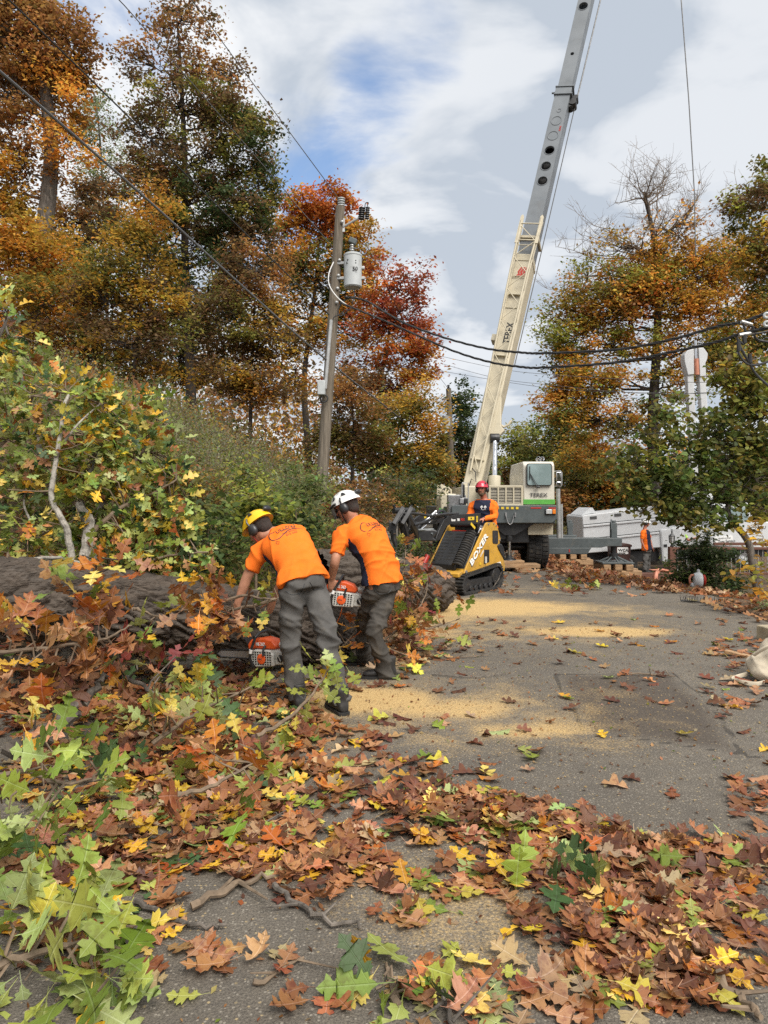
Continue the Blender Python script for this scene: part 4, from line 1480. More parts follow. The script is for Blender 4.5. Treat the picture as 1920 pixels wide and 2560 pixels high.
def hand(mb, wrist, d, pn, side, curl=1.0, s=1.0):
    """palm + five fingers; d along the fingers, pn = direction the palm faces, side = thumb side"""
    d, pn = Vector(d).normalized(), Vector(pn)
    pn = (pn - d * pn.dot(d)).normalized()
    la = Vector(side)
    la = (la - d * la.dot(d) - pn * la.dot(pn)).normalized()
    w = Vector(wrist)
    rings = []
    for t, a, b_ in ((-.02, .027, .021), (.02, .034, .019), (.055, .042, .017), (.09, .042, .014)):
        rings.append((w + d * t * s, a * s, b_ * s, la, pn))
    ring_loft(mb, rings, 14, 2.6)
    for k, (off, L) in enumerate(((.031, .070), (.0105, .080), (-.0105, .074), (-.031, .058))):
        p = w + d * .085 * s + la * off * s
        pts = [p - d * .02, p]
        a = .25 * curl
        for seg in (.45, .32, .23):
            dr = d * math.cos(a) + pn * math.sin(a)
            p = p + dr * (L * seg * s)
            pts.append(p)
            a += .75 * curl
        limb(mb, pts, [.0098 * s, .0098 * s, .0092 * s, .0086 * s, .0076 * s], 8, 2)
    p = w + d * .025 * s + la * .03 * s
    q = p + (d * .55 + la * .6 + pn * .35).normalized() * .04 * s
    r = q + (d * .8 + la * .15 + pn * .6 * curl).normalized() * .032 * s
    e = r + (d * .8 + pn * .8 * curl).normalized() * .024 * s
    limb(mb, [p, q, r, e], [.014 * s, .0125 * s, .0105 * s, .0088 * s], 8, 2)


def person(label, J, sty):
    pel, neck, head = Vector(J['pelvis']), Vector(J['neck']), Vector(J['head'])
    lh, ls = Vector(J['lat_hip']).normalized(), Vector(J['lat_sh']).normalized()
    mid = Vector(J.get('mid', (pel + neck) / 2))
    root = thing('person', label, 'person', (pel.x, pel.y, H(pel.x, pel.y)), group=sty.get('group'))
    sc = sty.get('build', 1.0)
    vox = sty.get('voxel', .008)

    def spine(t):
        return pel * (1 - t) ** 2 + mid * (2 * t * (1 - t)) + neck * t * t

    def basis(t):
        d = ((mid - pel) * (1 - t) + (neck - mid) * t).normalized()
        la = (lh * (1 - t) + ls * t).normalized()
        la = (la - d * la.dot(d)).normalized()
        return d, la, la.cross(d).normalized()

    def torso(mb, grow, t0, t1, hemflare=0.0):
        rings = []
        for t in np.linspace(t0, t1, 14):
            d, la, fr = basis(min(max(t, 0), 1))
            p = spine(t) if t >= 0 else pel + d * (t * (neck - pel).length)
            a = float(np.interp(t, [-.1, .0, .25, .5, .72, .86, .95, 1.0], [.175, .178, .165, .178, .196, .185, .120, .070])) * sc + grow
            b_ = float(np.interp(t, [-.1, .0, .25, .5, .72, .86, .95, 1.0], [.125, .128, .122, .128, .132, .115, .085, .065])) * sc + grow
            fl = hemflare * max(0, 1 - (t - t0) / .3)
            rings.append((p, a + fl, b_ + fl, la, fr))
        ring_loft(mb, rings, 28, 2.5)

    d1, la1, fr1 = basis(1.0)
    # ---- body (one continuous surface)
    mb = MB()
    torso(mb, -.022, -.05, 1.0)
    hf, hup = Vector(J['face']).normalized(), Vector(J['crown'])
    hup = (hup - hf * hup.dot(hf)).normalized()
    hl_ = hup.cross(hf).normalized()                       # person's left of the head
    Rh = Matrix((hl_, hf, hup)).transposed()

    def hp(x, y, z):
        return head + Rh @ Vector((x, y, z))
    limb(mb, [neck - d1 * .06, neck + d1 * .02, head + hf * -.012 - hup * .07], [.075, .062, .06], 16, 3)
    mb.ball(hp(0, -.012, .028), (.076, .095, .092), 20, 14, Rh)
    mb.ball(hp(0, .025, -.045), (.058, .066, .072), 18, 12, Rh)
    limb(mb, [hp(0, .080, .012), hp(0, .100, -.012), hp(0, .108, -.024)], [.011, .014, .016], 10, 2)
    for sx_ in (-1, 1):
        mb.ball(hp(sx_ * .077, -.01, -.012), (.012, .022, .033), 10, 8, Rh)
        mb.ball(hp(sx_ * .036, .066, -.022), (.024, .02, .022), 10, 8, Rh)
        mb.ball(hp(sx_ * .03, .078, .026), (.026, .012, .010), 10, 8, Rh)
    mb.ball(hp(0, .078, -.088), (.024, .022, .02), 10, 8, Rh)
    mb.ball(hp(0, .084, -.060), (.026, .012, .007), 10, 8, Rh)
    for sd in ('left', 'right'):
        sh, el, wr = (Vector(J[k + '_' + sd]) for k in ('shoulder', 'elbow', 'wrist'))
        limb(mb, [spine(.80), sh, sh * .45 + el * .55, el, el * .6 + wr * .4, wr], [.06, .056 * sc, .050 * sc, .041, .040, .027], 16, 4)
        hd = Vector(J.get('hand_' + sd, (wr - el).normalized()))
        hand(mb, wr, hd, J.get('palm_' + sd, (0, 0, -1)), J.get('thumb_' + sd, fr1), J.get('curl', 1.0))
        hj, kn, an = (Vector(J[k + '_' + sd]) for k in ('hip', 'knee', 'ankle'))
        limb(mb, [hj, kn, an], [.080 * sc, .052, .036], 14, 4)
    body = remeshed(mb, vox, 5)
    bo = link('body', body, root, (sty.get('skin', M['skin']),))
    inv = wmat(root).inverted()

    def localise(o, sm=True):
        o.data.transform(inv)
        o.data.polygons.foreach_set('use_smooth', np.ones(len(o.data.polygons), dtype=bool))
        o.data.update()
    localise(bo)
    # ---- shirt
    mb = MB()
    torso(mb, .016, sty.get('hem', -.06), .985, .020)
    slv = sty.get('sleeve', 'short')
    arms = []
    for sd in ('left', 'right'):
        sh, el, wr = (Vector(J[k + '_' + sd]) for k in ('shoulder', 'elbow', 'wrist'))
        if slv == 'short':
            e2 = sh * .22 + el * .78
            limb(mb, [spine(.80) + (sh - spine(.8)) * .3, sh, (sh + e2) / 2, e2], [.085, .074 * sc, .073 * sc, .070 * sc], 18, 4, flat=True)
            arms.append((sh, e2))
        else:
            limb(mb, [spine(.80) + (sh - spine(.8)) * .3, sh, (sh + el) / 2, el, (el + wr) / 2, wr], [.085, .072 * sc, .068, .060, .052, .042], 18, 4, flat=True)
            arms.append((sh, el))
            arms.append((el, wr))
    sm = remeshed(mb, sty.get('cloth_voxel', .010), 6, .55)
    folds(sm, sty.get('fold', .026), (neck - pel), 30, sty.get('seed', 1))
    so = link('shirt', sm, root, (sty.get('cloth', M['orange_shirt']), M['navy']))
    nrm = np.empty(len(sm.polygons) * 3, np.float32)
    cen = np.empty(len(sm.polygons) * 3, np.float32)
    sm.polygons.foreach_get('center', cen)
    cen = cen.reshape(-1, 3)
    ts = np.clip((cen - np.array(pel)) @ np.array((neck - pel)) / (neck - pel).length_squared, 0, 1)
    sp_ = (1 - ts)[:, None] ** 2 * np.array(pel) + (2 * ts * (1 - ts))[:, None] * np.array(mid) + (ts ** 2)[:, None] * np.array(neck)
    fr_ = np.array([basis(t)[2] for t in np.linspace(0, 1, 21)])[np.round(ts * 20).astype(int)]
    la_ = np.array([basis(t)[1] for t in np.linspace(0, 1, 21)])[np.round(ts * 20).astype(int)]
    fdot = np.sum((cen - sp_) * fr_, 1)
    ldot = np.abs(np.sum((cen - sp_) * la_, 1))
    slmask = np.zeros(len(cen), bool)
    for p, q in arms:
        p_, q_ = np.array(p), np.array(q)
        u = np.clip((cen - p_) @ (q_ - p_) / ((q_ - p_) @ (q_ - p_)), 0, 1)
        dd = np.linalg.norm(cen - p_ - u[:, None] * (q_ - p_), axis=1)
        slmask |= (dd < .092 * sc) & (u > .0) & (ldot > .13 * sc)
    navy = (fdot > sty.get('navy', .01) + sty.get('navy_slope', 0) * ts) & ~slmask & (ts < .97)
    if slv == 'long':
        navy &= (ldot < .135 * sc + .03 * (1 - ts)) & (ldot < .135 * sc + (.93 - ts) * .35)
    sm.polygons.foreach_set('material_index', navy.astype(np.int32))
    localise(so)
    # ---- trousers
    mb = MB()
    rings = []
    for t in np.linspace(-.20, .05, 6):
        d, la, fr = basis(max(t, 0))
        p = spine(t) if t >= 0 else pel + d * (t * (neck - pel).length)
        w_ = float(np.interp(t, [-.2, -.08, .04, .16], [.150, .182, .180, .168])) * sc
        rings.append((p, w_, w_ * .76, la, fr))
    ring_loft(mb, rings, 24, 2.4)
    for sd in ('left', 'right'):
        hj, kn, an = (Vector(J[k + '_' + sd]) for k in ('hip', 'knee', 'ankle'))
        an2 = an + (an - kn).normalized() * .03
        limb(mb, [hj, (hj + kn) / 2, kn, (kn + an2) / 2, an2], [.108 * sc, .098 * sc, .083 * sc, .080 * sc, .082 * sc], 18, 5, flat=True)
    tm_ = remeshed(mb, sty.get('cloth_voxel', .010), 6, .55)
    kz = (Vector(J['knee_left']).z + Vector(J['knee_right']).z) / 2
    folds(tm_, sty.get('tfold', .040), (0.2, 0, 1), 34, sty.get('seed', 1) + 50, mask=lambda c: .45 + .55 * np.exp(-((c[:, 2] - kz) / .16) ** 2) + .5 * np.exp(-((c[:, 2] - .12) / .12) ** 2))
    to = link('trousers', tm_, root, (sty.get('trouser', M['trouser']),))
    localise(to)
    if sty.get('pockets'):
        bvh = BVHTree.FromPolygons([v.co[:] for v in tm_.vertices], [p.vertices[:] for p in tm_.polygons])
        d0, l0, f0 = basis(0.02)
        for sx_ in (-1, 1):
            c = pel + d0 * -.02 + l0 * sx_ * .085
            pl = []
            for (x, y) in ((-.062, .07), (.062, .07), (.066, -.05), (.04, -.085), (0, -.092), (-.04, -.085), (-.066, -.05), (-.062, .07)):
                o_ = inv @ (c + l0 * x + d0 * y - f0 * .4)
                h_ = bvh.ray_cast(o_, f0)
                if h_[0] is not None:
                    pl.append(h_[0] - f0 * .001)
            if len(pl) > 3:
                b = MB()
                pl2, _ = cat_pts(pl, [1] * len(pl), 4)
                pl3 = []
                for p in pl2:
                    h_ = bvh.ray_cast(p - f0 * .3, f0)
                    pl3.append((h_[0] if h_[0] is not None else p) - f0 * .0005)
                b.tube(pl3, .0028, 4)
                b.build('pocket_seam', M['black_print'], to)
    # ---- boots
    for sd in ('left', 'right'):
        an = Vector(J['ankle_' + sd])
        td = Vector(J.get('toe_' + sd, J.get('toe', (0, -1, 0))))
        td.z = 0
        td.normalize()
        lat = Vector((0, 0, 1)).cross(td)
        gz = J.get('ground', H(an.x, an.y))
        b = MB()
        pts = []
        for (x, hw_, h0, h1) in ((-.085, .030, .02, .07), (-.07, .040, .015, .12), (0.0, .044, .015, .13), (.06, .044, .015, .095), (.12, .050, .015, .075), (.175, .046, .018, .062), (.205, .030, .025, .05)):
            c = Vector((an.x, an.y, gz)) + td * x + Vector((0, 0, (h0 + h1) / 2))
            pts.append((c, hw_, (h1 - h0) / 2, lat, Vector((0, 0, 1))))
        ring_loft(b, pts, 18, 2.6)
        limb(b, [Vector((an.x, an.y, gz + .08)) - td * .025, Vector((an.x, an.y, gz + .19)) - td * .03], [.052, .056], 14, 2, flat=True)
        bm_ = remeshed(b, .011, 3)
        bt = link('boot', bm_, root, (M['boot'],))
        localise(bt)
        s = MB()
        ol = []
        for (x, hw_) in ((-.092, .028), (-.08, .042), (0, .046), (.06, .046), (.12, .053), (.18, .048), (.212, .030)):
            ol.append((x, hw_))
        poly = [(x, w_) for x, w_ in ol] + [(x, -w_) for x, w_ in ol[::-1]]
        s.prism(poly, Vector((an.x, an.y, gz + .002)), td, lat, .022)
        s.build('sole', M['rubber'], bt, world=True)
    # ---- face details, hair
    for sx_ in (-1, 1):
        MB().ball(hp(sx_ * .032, .079, .006), .0115, 10, 8).build('eye', M['black_print'], root, world=True)
    MB().ball(hp(0, .0935, -.061), (.023, .006, .005), 10, 6, Rh).build('mouth', M['skin_red'], root, world=True)
    hb = MB()
    hb.ball(hp(0, -.030, .025), (.083, .092, .098), 16, 12, Rh)
    hb.ball(hp(0, -.055, -.035), (.068, .056, .055), 14, 10, Rh)
    if sty.get('ponytail'):
        limb(hb, [hp(0, -.09, -.02), hp(0, -.13, -.08), hp(0, -.13, -.17)], [.035, .032, .012], 10, 3)
    ho = link('hair', remeshed(hb, .010, 3), root, (M['hair'],))
    localise(ho)
    if sty.get('beard'):
        bb = MB()
        bb.ball(hp(0, .048, -.092), (.052, .050, .044), 16, 10, Rh)
        bb.ball(hp(0, .086, -.050), (.032, .018, .012), 12, 8, Rh)
        for sx_ in (-1, 1):
            bb.ball(hp(sx_ * .056, .025, -.055), (.016, .035, .045), 10, 8, Rh)
        bo2 = link('beard', remeshed(bb, .007, 2), root, (M['beard'],))
        localise(bo2)
    # ---- helmet
    hm = sty['helmet']
    hc = hp(0, -.012, .045)
    rx, ry, rz_ = .112, .138, .108
    b = MB()
    n, m_ = 32, 10
    base = len(b.v)
    for i in range(m_ + 1):
        t = (math.pi / 2) * i / m_
        for k in range(n):
            a = 2 * math.pi * k / n
            ca, sa = math.cos(a), math.sin(a)
            fl = 1 + .045 * max(0, 1 - i / 1.5)
            z = rz_ * math.sin(t) - (.022 * (1 - i / m_) * (1 - .9 * max(0, sa)) if i < m_ else 0)
            b.v.append(hc + Rh @ Vector((rx * max(math.cos(t), .02) * ca * fl, (ry * max(math.cos(t), .02) * sa) * fl + (.018 * max(0, sa) * (1 - min(1, i / 1.2))), z)))
    for i in range(m_):
        for k in range(n):
            a, c = base + i * n + k, base + i * n + (k + 1) % n
            b.f.append((a, c, c + n, a + n))
    b.f.append(tuple(base + m_ * n + k for k in range(n)))
    ni = len(b.v)
    for k in range(n):
        b.v.append(hc + Rh @ ((Rh.transposed() @ (b.v[base + k] - hc)) * .93 + Vector((0, 0, .004))))
    for k in range(n):
        b.f.append((base + k, ni + k, ni + (k + 1) % n, base + (k + 1) % n))
    b.f.append(tuple(ni + k for k in range(n)))
    hel = b.build('helmet', hm, root, world=True, smooth=50)

    def on_dome(az, el, off=.002):
        a, t = math.radians(az), math.radians(el)
        return hc + Rh @ Vector(((rx + off) * math.cos(t) * math.cos(a), (ry + off) * math.cos(t) * math.sin(a), (rz_ + off) * math.sin(t)))

    def patch(name, azel, mtl):
        b = MB()
        q = [on_dome(a, e) for a, e in azel]
        c = on_dome(sum(a for a, e in azel) / len(azel), sum(e for a, e in azel) / len(azel), .0035)
        b.add(q + [c], [(i, (i + 1) % len(q), len(q)) for i in range(len(q))])
        b.build(name, mtl, hel, world=True)
    for s_, f_ in ((0, 1), (180, -1)):
        for quad in (((20, 22), (42, 20), (38, 42), (24, 38)), ((-32, 20), (-10, 24), (-14, 40), (-24, 38))):
            patch('vent', [(s_ + f_ * a, e) for a, e in quad], M['black'])
        for a in (-4, 4, 12):
            patch('vent', [(s_ + f_ * (a - 2.2), 46), (s_ + f_ * (a + 2.2), 46), (s_ + f_ * (a + 2.2), 53), (s_ + f_ * (a - 2.2), 53)], M['black'])
    b = MB()
    b.ball(on_dome(265, 16, .012), (.045, .022, .026), 14, 8, Rh)
    b.build('rear_lamp', M['black'], hel, world=True)
    if sty.get('muffs', True):
        for sx_ in (-1, 1):
            b = MB()
            b.ball(hp(sx_ * .100, -.012, -.022), (.030, .042, .052), 16, 10, Rh)
            b.tube([hp(sx_ * .112, -.012, .0), hp(sx_ * .125, -.015, .045), hp(sx_ * .112, -.02, .075)], .008, 6)
            b.build('ear_muff', M['black'], hel, world=True)
    if sty.get('strap', True):
        for sx_ in (-1, 1):
            MB().tube([hp(sx_ * .088, .02, .02), hp(sx_ * .075, .035, -.06), hp(sx_ * .03, .05, -.122), hp(0, .055, -.128)], .005, 5).build('chin_strap', M['red'] if hm is M['h_yellow'] else M['black'], hel, world=True)
    if sty.get('goggles'):
        b = MB()
        pts = [hc + Rh @ Vector((.120 * math.cos(math.radians(a)), .150 * math.sin(math.radians(a)), .0)) for a in range(20, 161, 10)]
        b.tube(pts, .011, 6)
        b.build('visor_hinge', M['black'], hel, world=True)
        b = MB()
        rows = []
        for z, k in ((-.01, 1.02), (-.05, 1.06), (-.09, 1.02)):
            rows.append([hc + Rh @ Vector((.112 * k * math.cos(math.radians(a)), .152 * k * math.sin(math.radians(a)), z)) for a in range(35, 146, 10)])
        vs_ = [p for r in rows for p in r]
        nn = len(rows[0])
        b.add(vs_, [(i * nn + j, i * nn + j + 1, (i + 1) * nn + j + 1, (i + 1) * nn + j) for i in range(2) for j in range(nn - 1)])
        b.build('mesh_visor', M['visor'], hel, world=True)
    # ---- prints
    sv_ = BVHTree.FromPolygons([root.matrix_basis @ v.co for v in sm.vertices], [p.vertices[:] for p in sm.polygons])
    if sty.get('back_print'):
        t = .70
        d, la, fr = basis(t)
        W = -fr
        U = -la if False else la.cross(W) * 0 + (-la)
        # text reads left to right seen from behind: from the wearer's left to right
        o_ = spine(t) - fr * .2
        Vv = W.cross(U)
        tex_text('ULLENS', o_ - U * .055 + Vv * .005, U, Vv, .040, M['black_print'], so, bold=.004, sx=.85, project=sv_)
        tex_text('TREE SERVICE', o_ - U * .02 - Vv * .025, U, Vv, .013, M['black_print'], so, sx=1.1, project=sv_)
        tex_text('812 555', o_ - U * .0 - Vv * .05, U, Vv, .016, M['black_print'], so, sx=1.3, project=sv_)
        sw = []
        for (x, y) in ((-.045, .05), (-.075, .055), (-.105, .035), (-.115, 0), (-.10, -.03), (-.06, -.042), (-.02, -.025), (.03, -.004), (.09, -.002), (.15, -.012)):
            h_ = sv_.ray_cast(o_ + U * x + Vv * y + W * .2, -W)
            if h_[0] is not None:
                sw.append(h_[0] + W * .001)
        if len(sw) > 3:
            pts, rr = cat_pts(sw, [.002] + [.004] * (len(sw) - 2) + [.0015], 4)
            MB().tube(pts, rr, 5).build('logo_swoosh', M['black_print'], so, world=True)
        lf = []
        for (x, y) in ((-.088, -.055), (-.098, -.07), (-.085, -.088), (-.07, -.07), (-.088, -.055)):
            h_ = sv_.ray_cast(o_ + U * x + Vv * y + W * .2, -W)
            if h_[0] is not None:
                lf.append(h_[0] + W * .001)
        if len(lf) > 3:
            MB().tube(lf, .002, 4).build('logo_leaf', M['black_print'], so, world=True)
    if sty.get('chest_print'):
        t = .72
        d, la, fr = basis(t)
        o_ = spine(t) + fr * .2 + la * .035
        for dx_ in (-.032, .032):
            b = MB()
            for (x, y, r) in ((0, .01, .019), (-.014, .004, .013), (.014, .004, .013), (0, .022, .013)):
                h_ = sv_.ray_cast(o_ + la * (dx_ + x) + d * y + fr * .1, -fr)
                if h_[0] is not None:
                    b.lathe([(r, 0), (r, .002), (.001, .0025)], h_[0] + fr * .001, fr, 12)
            h_ = sv_.ray_cast(o_ + la * dx_ - d * .018 + fr * .1, -fr)
            if h_[0] is not None:
                b.box(h_[0] + fr * .002, (.009, .004, .024))
            b.build('tree_emblem', M['white_print'], so, world=True)
        b = MB()
        h_ = sv_.ray_cast(o_ - d * .042 + fr * .1, -fr)
        if h_[0] is not None:
            b.box(h_[0] + fr * .002, (.10, .004, .007), Matrix((la, fr, d)).transposed())
            b.build('print_line', M['white_print'], so, world=True)
    return root



def legs(pel, lat, kl, kr, al, ar):
    pel, lat = Vector(pel), Vector(lat).normalized()
    dn = Vector((0, 0, -.05))
    return dict(hip_left=pel + lat * .085 + dn, hip_right=pel - lat * .085 + dn, knee_left=kl, knee_right=kr, ankle_left=al, ankle_right=ar)


hl1 = Vector((-.88, -.47, 0))
p1 = at(757, 1452, 5.25)
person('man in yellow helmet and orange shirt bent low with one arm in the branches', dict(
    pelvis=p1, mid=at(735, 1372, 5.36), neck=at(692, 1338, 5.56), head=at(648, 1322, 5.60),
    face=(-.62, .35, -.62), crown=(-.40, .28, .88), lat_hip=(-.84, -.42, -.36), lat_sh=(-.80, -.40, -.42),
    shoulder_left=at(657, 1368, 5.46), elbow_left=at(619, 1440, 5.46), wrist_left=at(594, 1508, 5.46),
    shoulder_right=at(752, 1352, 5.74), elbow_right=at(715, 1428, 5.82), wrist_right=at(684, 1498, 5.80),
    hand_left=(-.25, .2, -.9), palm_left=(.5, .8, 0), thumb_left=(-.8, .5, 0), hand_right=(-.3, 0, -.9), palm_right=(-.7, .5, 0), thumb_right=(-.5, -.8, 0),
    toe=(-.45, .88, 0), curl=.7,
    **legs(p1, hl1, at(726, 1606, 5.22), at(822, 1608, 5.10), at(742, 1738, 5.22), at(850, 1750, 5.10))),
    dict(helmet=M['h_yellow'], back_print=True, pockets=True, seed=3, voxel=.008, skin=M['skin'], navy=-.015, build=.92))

hl2 = Vector((-.62, -.78, 0))
p2_ = at(955, 1450, 6.1)
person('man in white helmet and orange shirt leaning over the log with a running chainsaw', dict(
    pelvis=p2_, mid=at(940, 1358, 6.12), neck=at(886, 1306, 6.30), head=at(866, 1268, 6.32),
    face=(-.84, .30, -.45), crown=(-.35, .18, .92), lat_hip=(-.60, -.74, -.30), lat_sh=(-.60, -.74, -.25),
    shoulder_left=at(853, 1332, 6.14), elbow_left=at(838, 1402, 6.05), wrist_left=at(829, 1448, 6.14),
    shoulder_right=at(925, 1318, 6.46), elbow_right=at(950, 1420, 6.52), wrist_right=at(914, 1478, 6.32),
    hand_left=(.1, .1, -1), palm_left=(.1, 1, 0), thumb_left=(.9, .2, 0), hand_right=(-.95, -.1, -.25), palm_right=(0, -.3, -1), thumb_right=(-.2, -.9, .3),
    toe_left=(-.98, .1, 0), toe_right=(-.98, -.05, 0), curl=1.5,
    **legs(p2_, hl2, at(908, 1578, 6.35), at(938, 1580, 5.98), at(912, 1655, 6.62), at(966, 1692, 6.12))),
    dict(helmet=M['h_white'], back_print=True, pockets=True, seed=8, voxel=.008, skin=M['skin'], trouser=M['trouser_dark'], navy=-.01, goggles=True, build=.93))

hl3 = Vector((.90, -.43, 0))
p3_ = at(1212, 1318, 12.98)
person('bearded man in red helmet with ear muffs driving the yellow track loader', dict(
    pelvis=p3_, neck=at(1210, 1247, 12.95), head=at(1205, 1222, 12.90),
    face=(-.42, -.90, -.06), crown=(0, 0, 1), lat_hip=hl3, lat_sh=hl3,
    shoulder_left=at(1234, 1261, 12.85), elbow_left=at(1238, 1291, 12.75), wrist_left=at(1209, 1297, 12.50),
    shoulder_right=at(1184, 1263, 13.05), elbow_right=at(1172, 1293, 12.95), wrist_right=at(1174, 1301, 12.72),
    hand_left=(-.8, -.4, -.2), palm_left=(0, 0, -1), thumb_left=(-.5, -.8, 0), hand_right=(.3, -.9, -.1), palm_right=(0, 0, -1), thumb_right=(.8, .2, 0),
    toe=(-.5, -.85, 0), ground=.225, curl=1.2,
    **legs(p3_, hl3, p3_ + Vector((.06, -.1, -.44)), p3_ + Vector((-.12, -.04, -.44)), p3_ + Vector((.05, .02, -.80)), p3_ + Vector((-.12, .05, -.80)))),
    dict(helmet=M['h_red'], sleeve='long', chest_print=True, beard=True, seed=5, voxel=.011, cloth_voxel=.014, skin=M['skin_red'], navy=.0, build=1.14, trouser=M['trouser_dark']))
MB().bx(-1.0, -.62, -.28, .28, .17, .22).build('stand_on_plate', M['black'], loader, .01)

hl4 = Vector((.25, .97, 0))
p4_ = at(1617, 1372, 24.5)
G4 = at(1617, 1431, 24.5).z
person('man in white helmet with ponytail standing side on before the white truck', dict(
    pelvis=p4_, neck=at(1612, 1323, 24.5), head=at(1616, 1308, 24.5),
    face=(.95, -.2, -.15), crown=(0, 0, 1), lat_hip=hl4, lat_sh=hl4,
    shoulder_left=at(1617, 1330, 24.72), elbow_left=at(1626, 1352, 24.75), wrist_left=at(1631, 1370, 24.7),
    shoulder_right=at(1608, 1331, 24.28), elbow_right=at(1604, 1353, 24.22), wrist_right=at(1611, 1370, 24.2),
    palm_left=(1, 0, 0), palm_right=(1, 0, 0), toe=(.96, -.25, 0), ground=G4, curl=.8,
    **legs(p4_, hl4, at(1614, 1398, 24.35), at(1619, 1398, 24.65), at(1612, 1424, 24.3), at(1620, 1424, 24.7))),
    dict(helmet=M['h_white'], ponytail=True, seed=6, voxel=.016, cloth_voxel=.02, skin=M['skin_red'], navy=.02, build=1.12))
hl5 = Vector((-.2, .97, 0))
p5_ = at(1716, 1374, 26.4)
person('person in lime and navy shirt half hidden by leaves above the dark shrub', dict(
    pelvis=p5_, neck=at(1712, 1324, 26.4), head=at(1718, 1311, 26.4),
    face=(.95, -.1, -.25), crown=(0, 0, 1), lat_hip=hl5, lat_sh=hl5,
    shoulder_left=at(1714, 1331, 26.6), elbow_left=at(1722, 1350, 26.6), wrist_left=at(1742, 1345, 26.5),
    shoulder_right=at(1708, 1331, 26.2), elbow_right=at(1720, 1350, 26.1), wrist_right=at(1742, 1344, 26.0),
    hand_right=(1, 0, .1), hand_left=(1, 0, .1), toe=(.96, -.25, 0), curl=.8,
    **legs(p5_, hl5, at(1718, 1402, 26.3), at(1718, 1402, 26.5), at(1716, 1430, 26.3), at(1716, 1430, 26.5)), ground=at(0, 1436, 26.4).z),
    dict(helmet=M['h_white'], seed=16, voxel=.018, cloth_voxel=.022, skin=M['skin_red'], navy=-.03, cloth=M['lime']))
# ================================================================ UTILITY POLES AND WIRES
def lerp_pts(P, sub=6):
    return cat_pts(P, [1] * len(P), sub)[0]


PY = 18.0
pb, pt = at(803, 1225, PY), at(851, 517, PY)
pole = thing('utility_pole', 'weathered wooden utility pole with grey transformer can and black insulators', 'utility pole', (pb.x, pb.y, H(pb.x, pb.y)), group='utility poles by the road')


def on_pole(py):
    t = (1225 - py) / (1225 - 517)
    return pb + (pt - pb) * t


pts = [pb + (pb - pt).normalized() * 1.2] + [on_pole(y) for y in (1225, 1000, 760, 517)]
MB().tube(pts, [.155, .15, .14, .13, .115], 20).build('shaft', M['pole'], pole, world=True)
c = at(882, 676, PY - .1)
tr = MB()
tr.lathe([(.05, -.44), (.20, -.44), (.225, -.41), (.225, .34), (.235, .35), (.235, .385), (.20, .41), (.05, .44)], c, (0, 0, 1), 28)
can = tr.build('transformer_can', M['transformer'], pole, world=True)
b = MB()
for z in (-.2, .18):
    b.bar(c + Vector((-.5, .05, z)), c + Vector((-.2, 0, z)), .10, .07)
b.bar(c + Vector((.2, 0, .06)), c + Vector((.30, 0, .06)), .10, .07)
b.bar(c + Vector((.2, 0, -.2)), c + Vector((.30, 0, -.2)), .10, .07)
b.build('can_bracket', M['galv'], can, .01, world=True)
tex_text('50', c + Vector((.0, -.232, -.08)), (1, 0, .0), (0, 0, 1), .10, M['black_print'], can, bold=.02)
b = MB()
for (dx, dz) in ((-.12, .20), (-.14, .12), (.08, .18), (.08, .12)):
    b.ball(c + Vector((dx, -.20, dz)), .02, 8, 6)
b.build('can_bolt', M['black'], can, world=True)


def insulator(p, ax, n, r, L, m, parent, name='insulator'):
    prof = []
    for i in range(n):
        z = L * i / n
        prof += [(r * .45, z), (r, z + L * .25 / n), (r * .95, z + L * .5 / n), (r * .45, z + L * .75 / n)]
    return MB().lathe(prof + [(.02, L)], p, ax, 16).build(name, m, parent, world=True)


insulator(c + Vector((-.02, 0, .43)), (0, 0, 1), 4, .06, .24, M['galv'], can, 'bushing')
MB().box(c + Vector((-.0, 0, .74)), (.20, .12, .14), Matrix.Rotation(.4, 3, 'Y')).build('bushing_cap', M['dk_grey'], can, .02, world=True)
b = MB()
b.tube([on_pole(570) + Vector((.1, -.05, 0)), at(893, 547, PY - .1), at(904, 541, PY - .1)], .03, 8)
b.bar(on_pole(570) + Vector((.12, -.05, -.12)), on_pole(570) + Vector((.12, -.05, .22)), .06, .03)
arm_ = b.build('insulator_arm', M['galv'], pole, world=True)
for px, m_, r in ((903, M['black'], .085), (917, M['black'], .06)):
    insulator(at(px, 549 if px < 910 else 548, PY - .1), (.08, 0, 1), 6, r, .32, m_, arm_)
insulator(pt + Vector((.02, 0, 0)), (0, 0, 1), 4, .10, .24, M['transformer'], pole)
MB().tube(lerp_pts([at(918, 515, PY - .1), at(921, 507, PY - .1), at(914, 508, PY - .1), at(912, 520, PY - .1)]), .012, 5).build('jumper_wire', M['wire'], arm_, world=True)
MB().tube(lerp_pts([at(834, 655, PY - .2), at(822, 685, PY - .25), at(824, 715, PY - .25), at(845, 745, PY - .25), at(872, 766, PY - .2)]), .013, 6).build('white_cable', M['white_print'], pole, world=True)
MB().tube([at(828, 800, PY - .18), at(813, 972, PY - .2)], .045, 10).build('conduit', M['galv'], pole, world=True)
jb = MB().bx(at(794, 0, PY - .3).x, at(813, 0, PY - .3).x, PY - .4, PY - .15, at(0, 988, PY - .3).z, at(0, 952, PY - .3).z).build('service_box', M['transformer'], pole, .02, world=True)
MB().torus(at(810, 996, PY - .25), (0, 1, 0), .09, .02, 20, 6).build('cable_coil', M['wire'], jb, world=True)
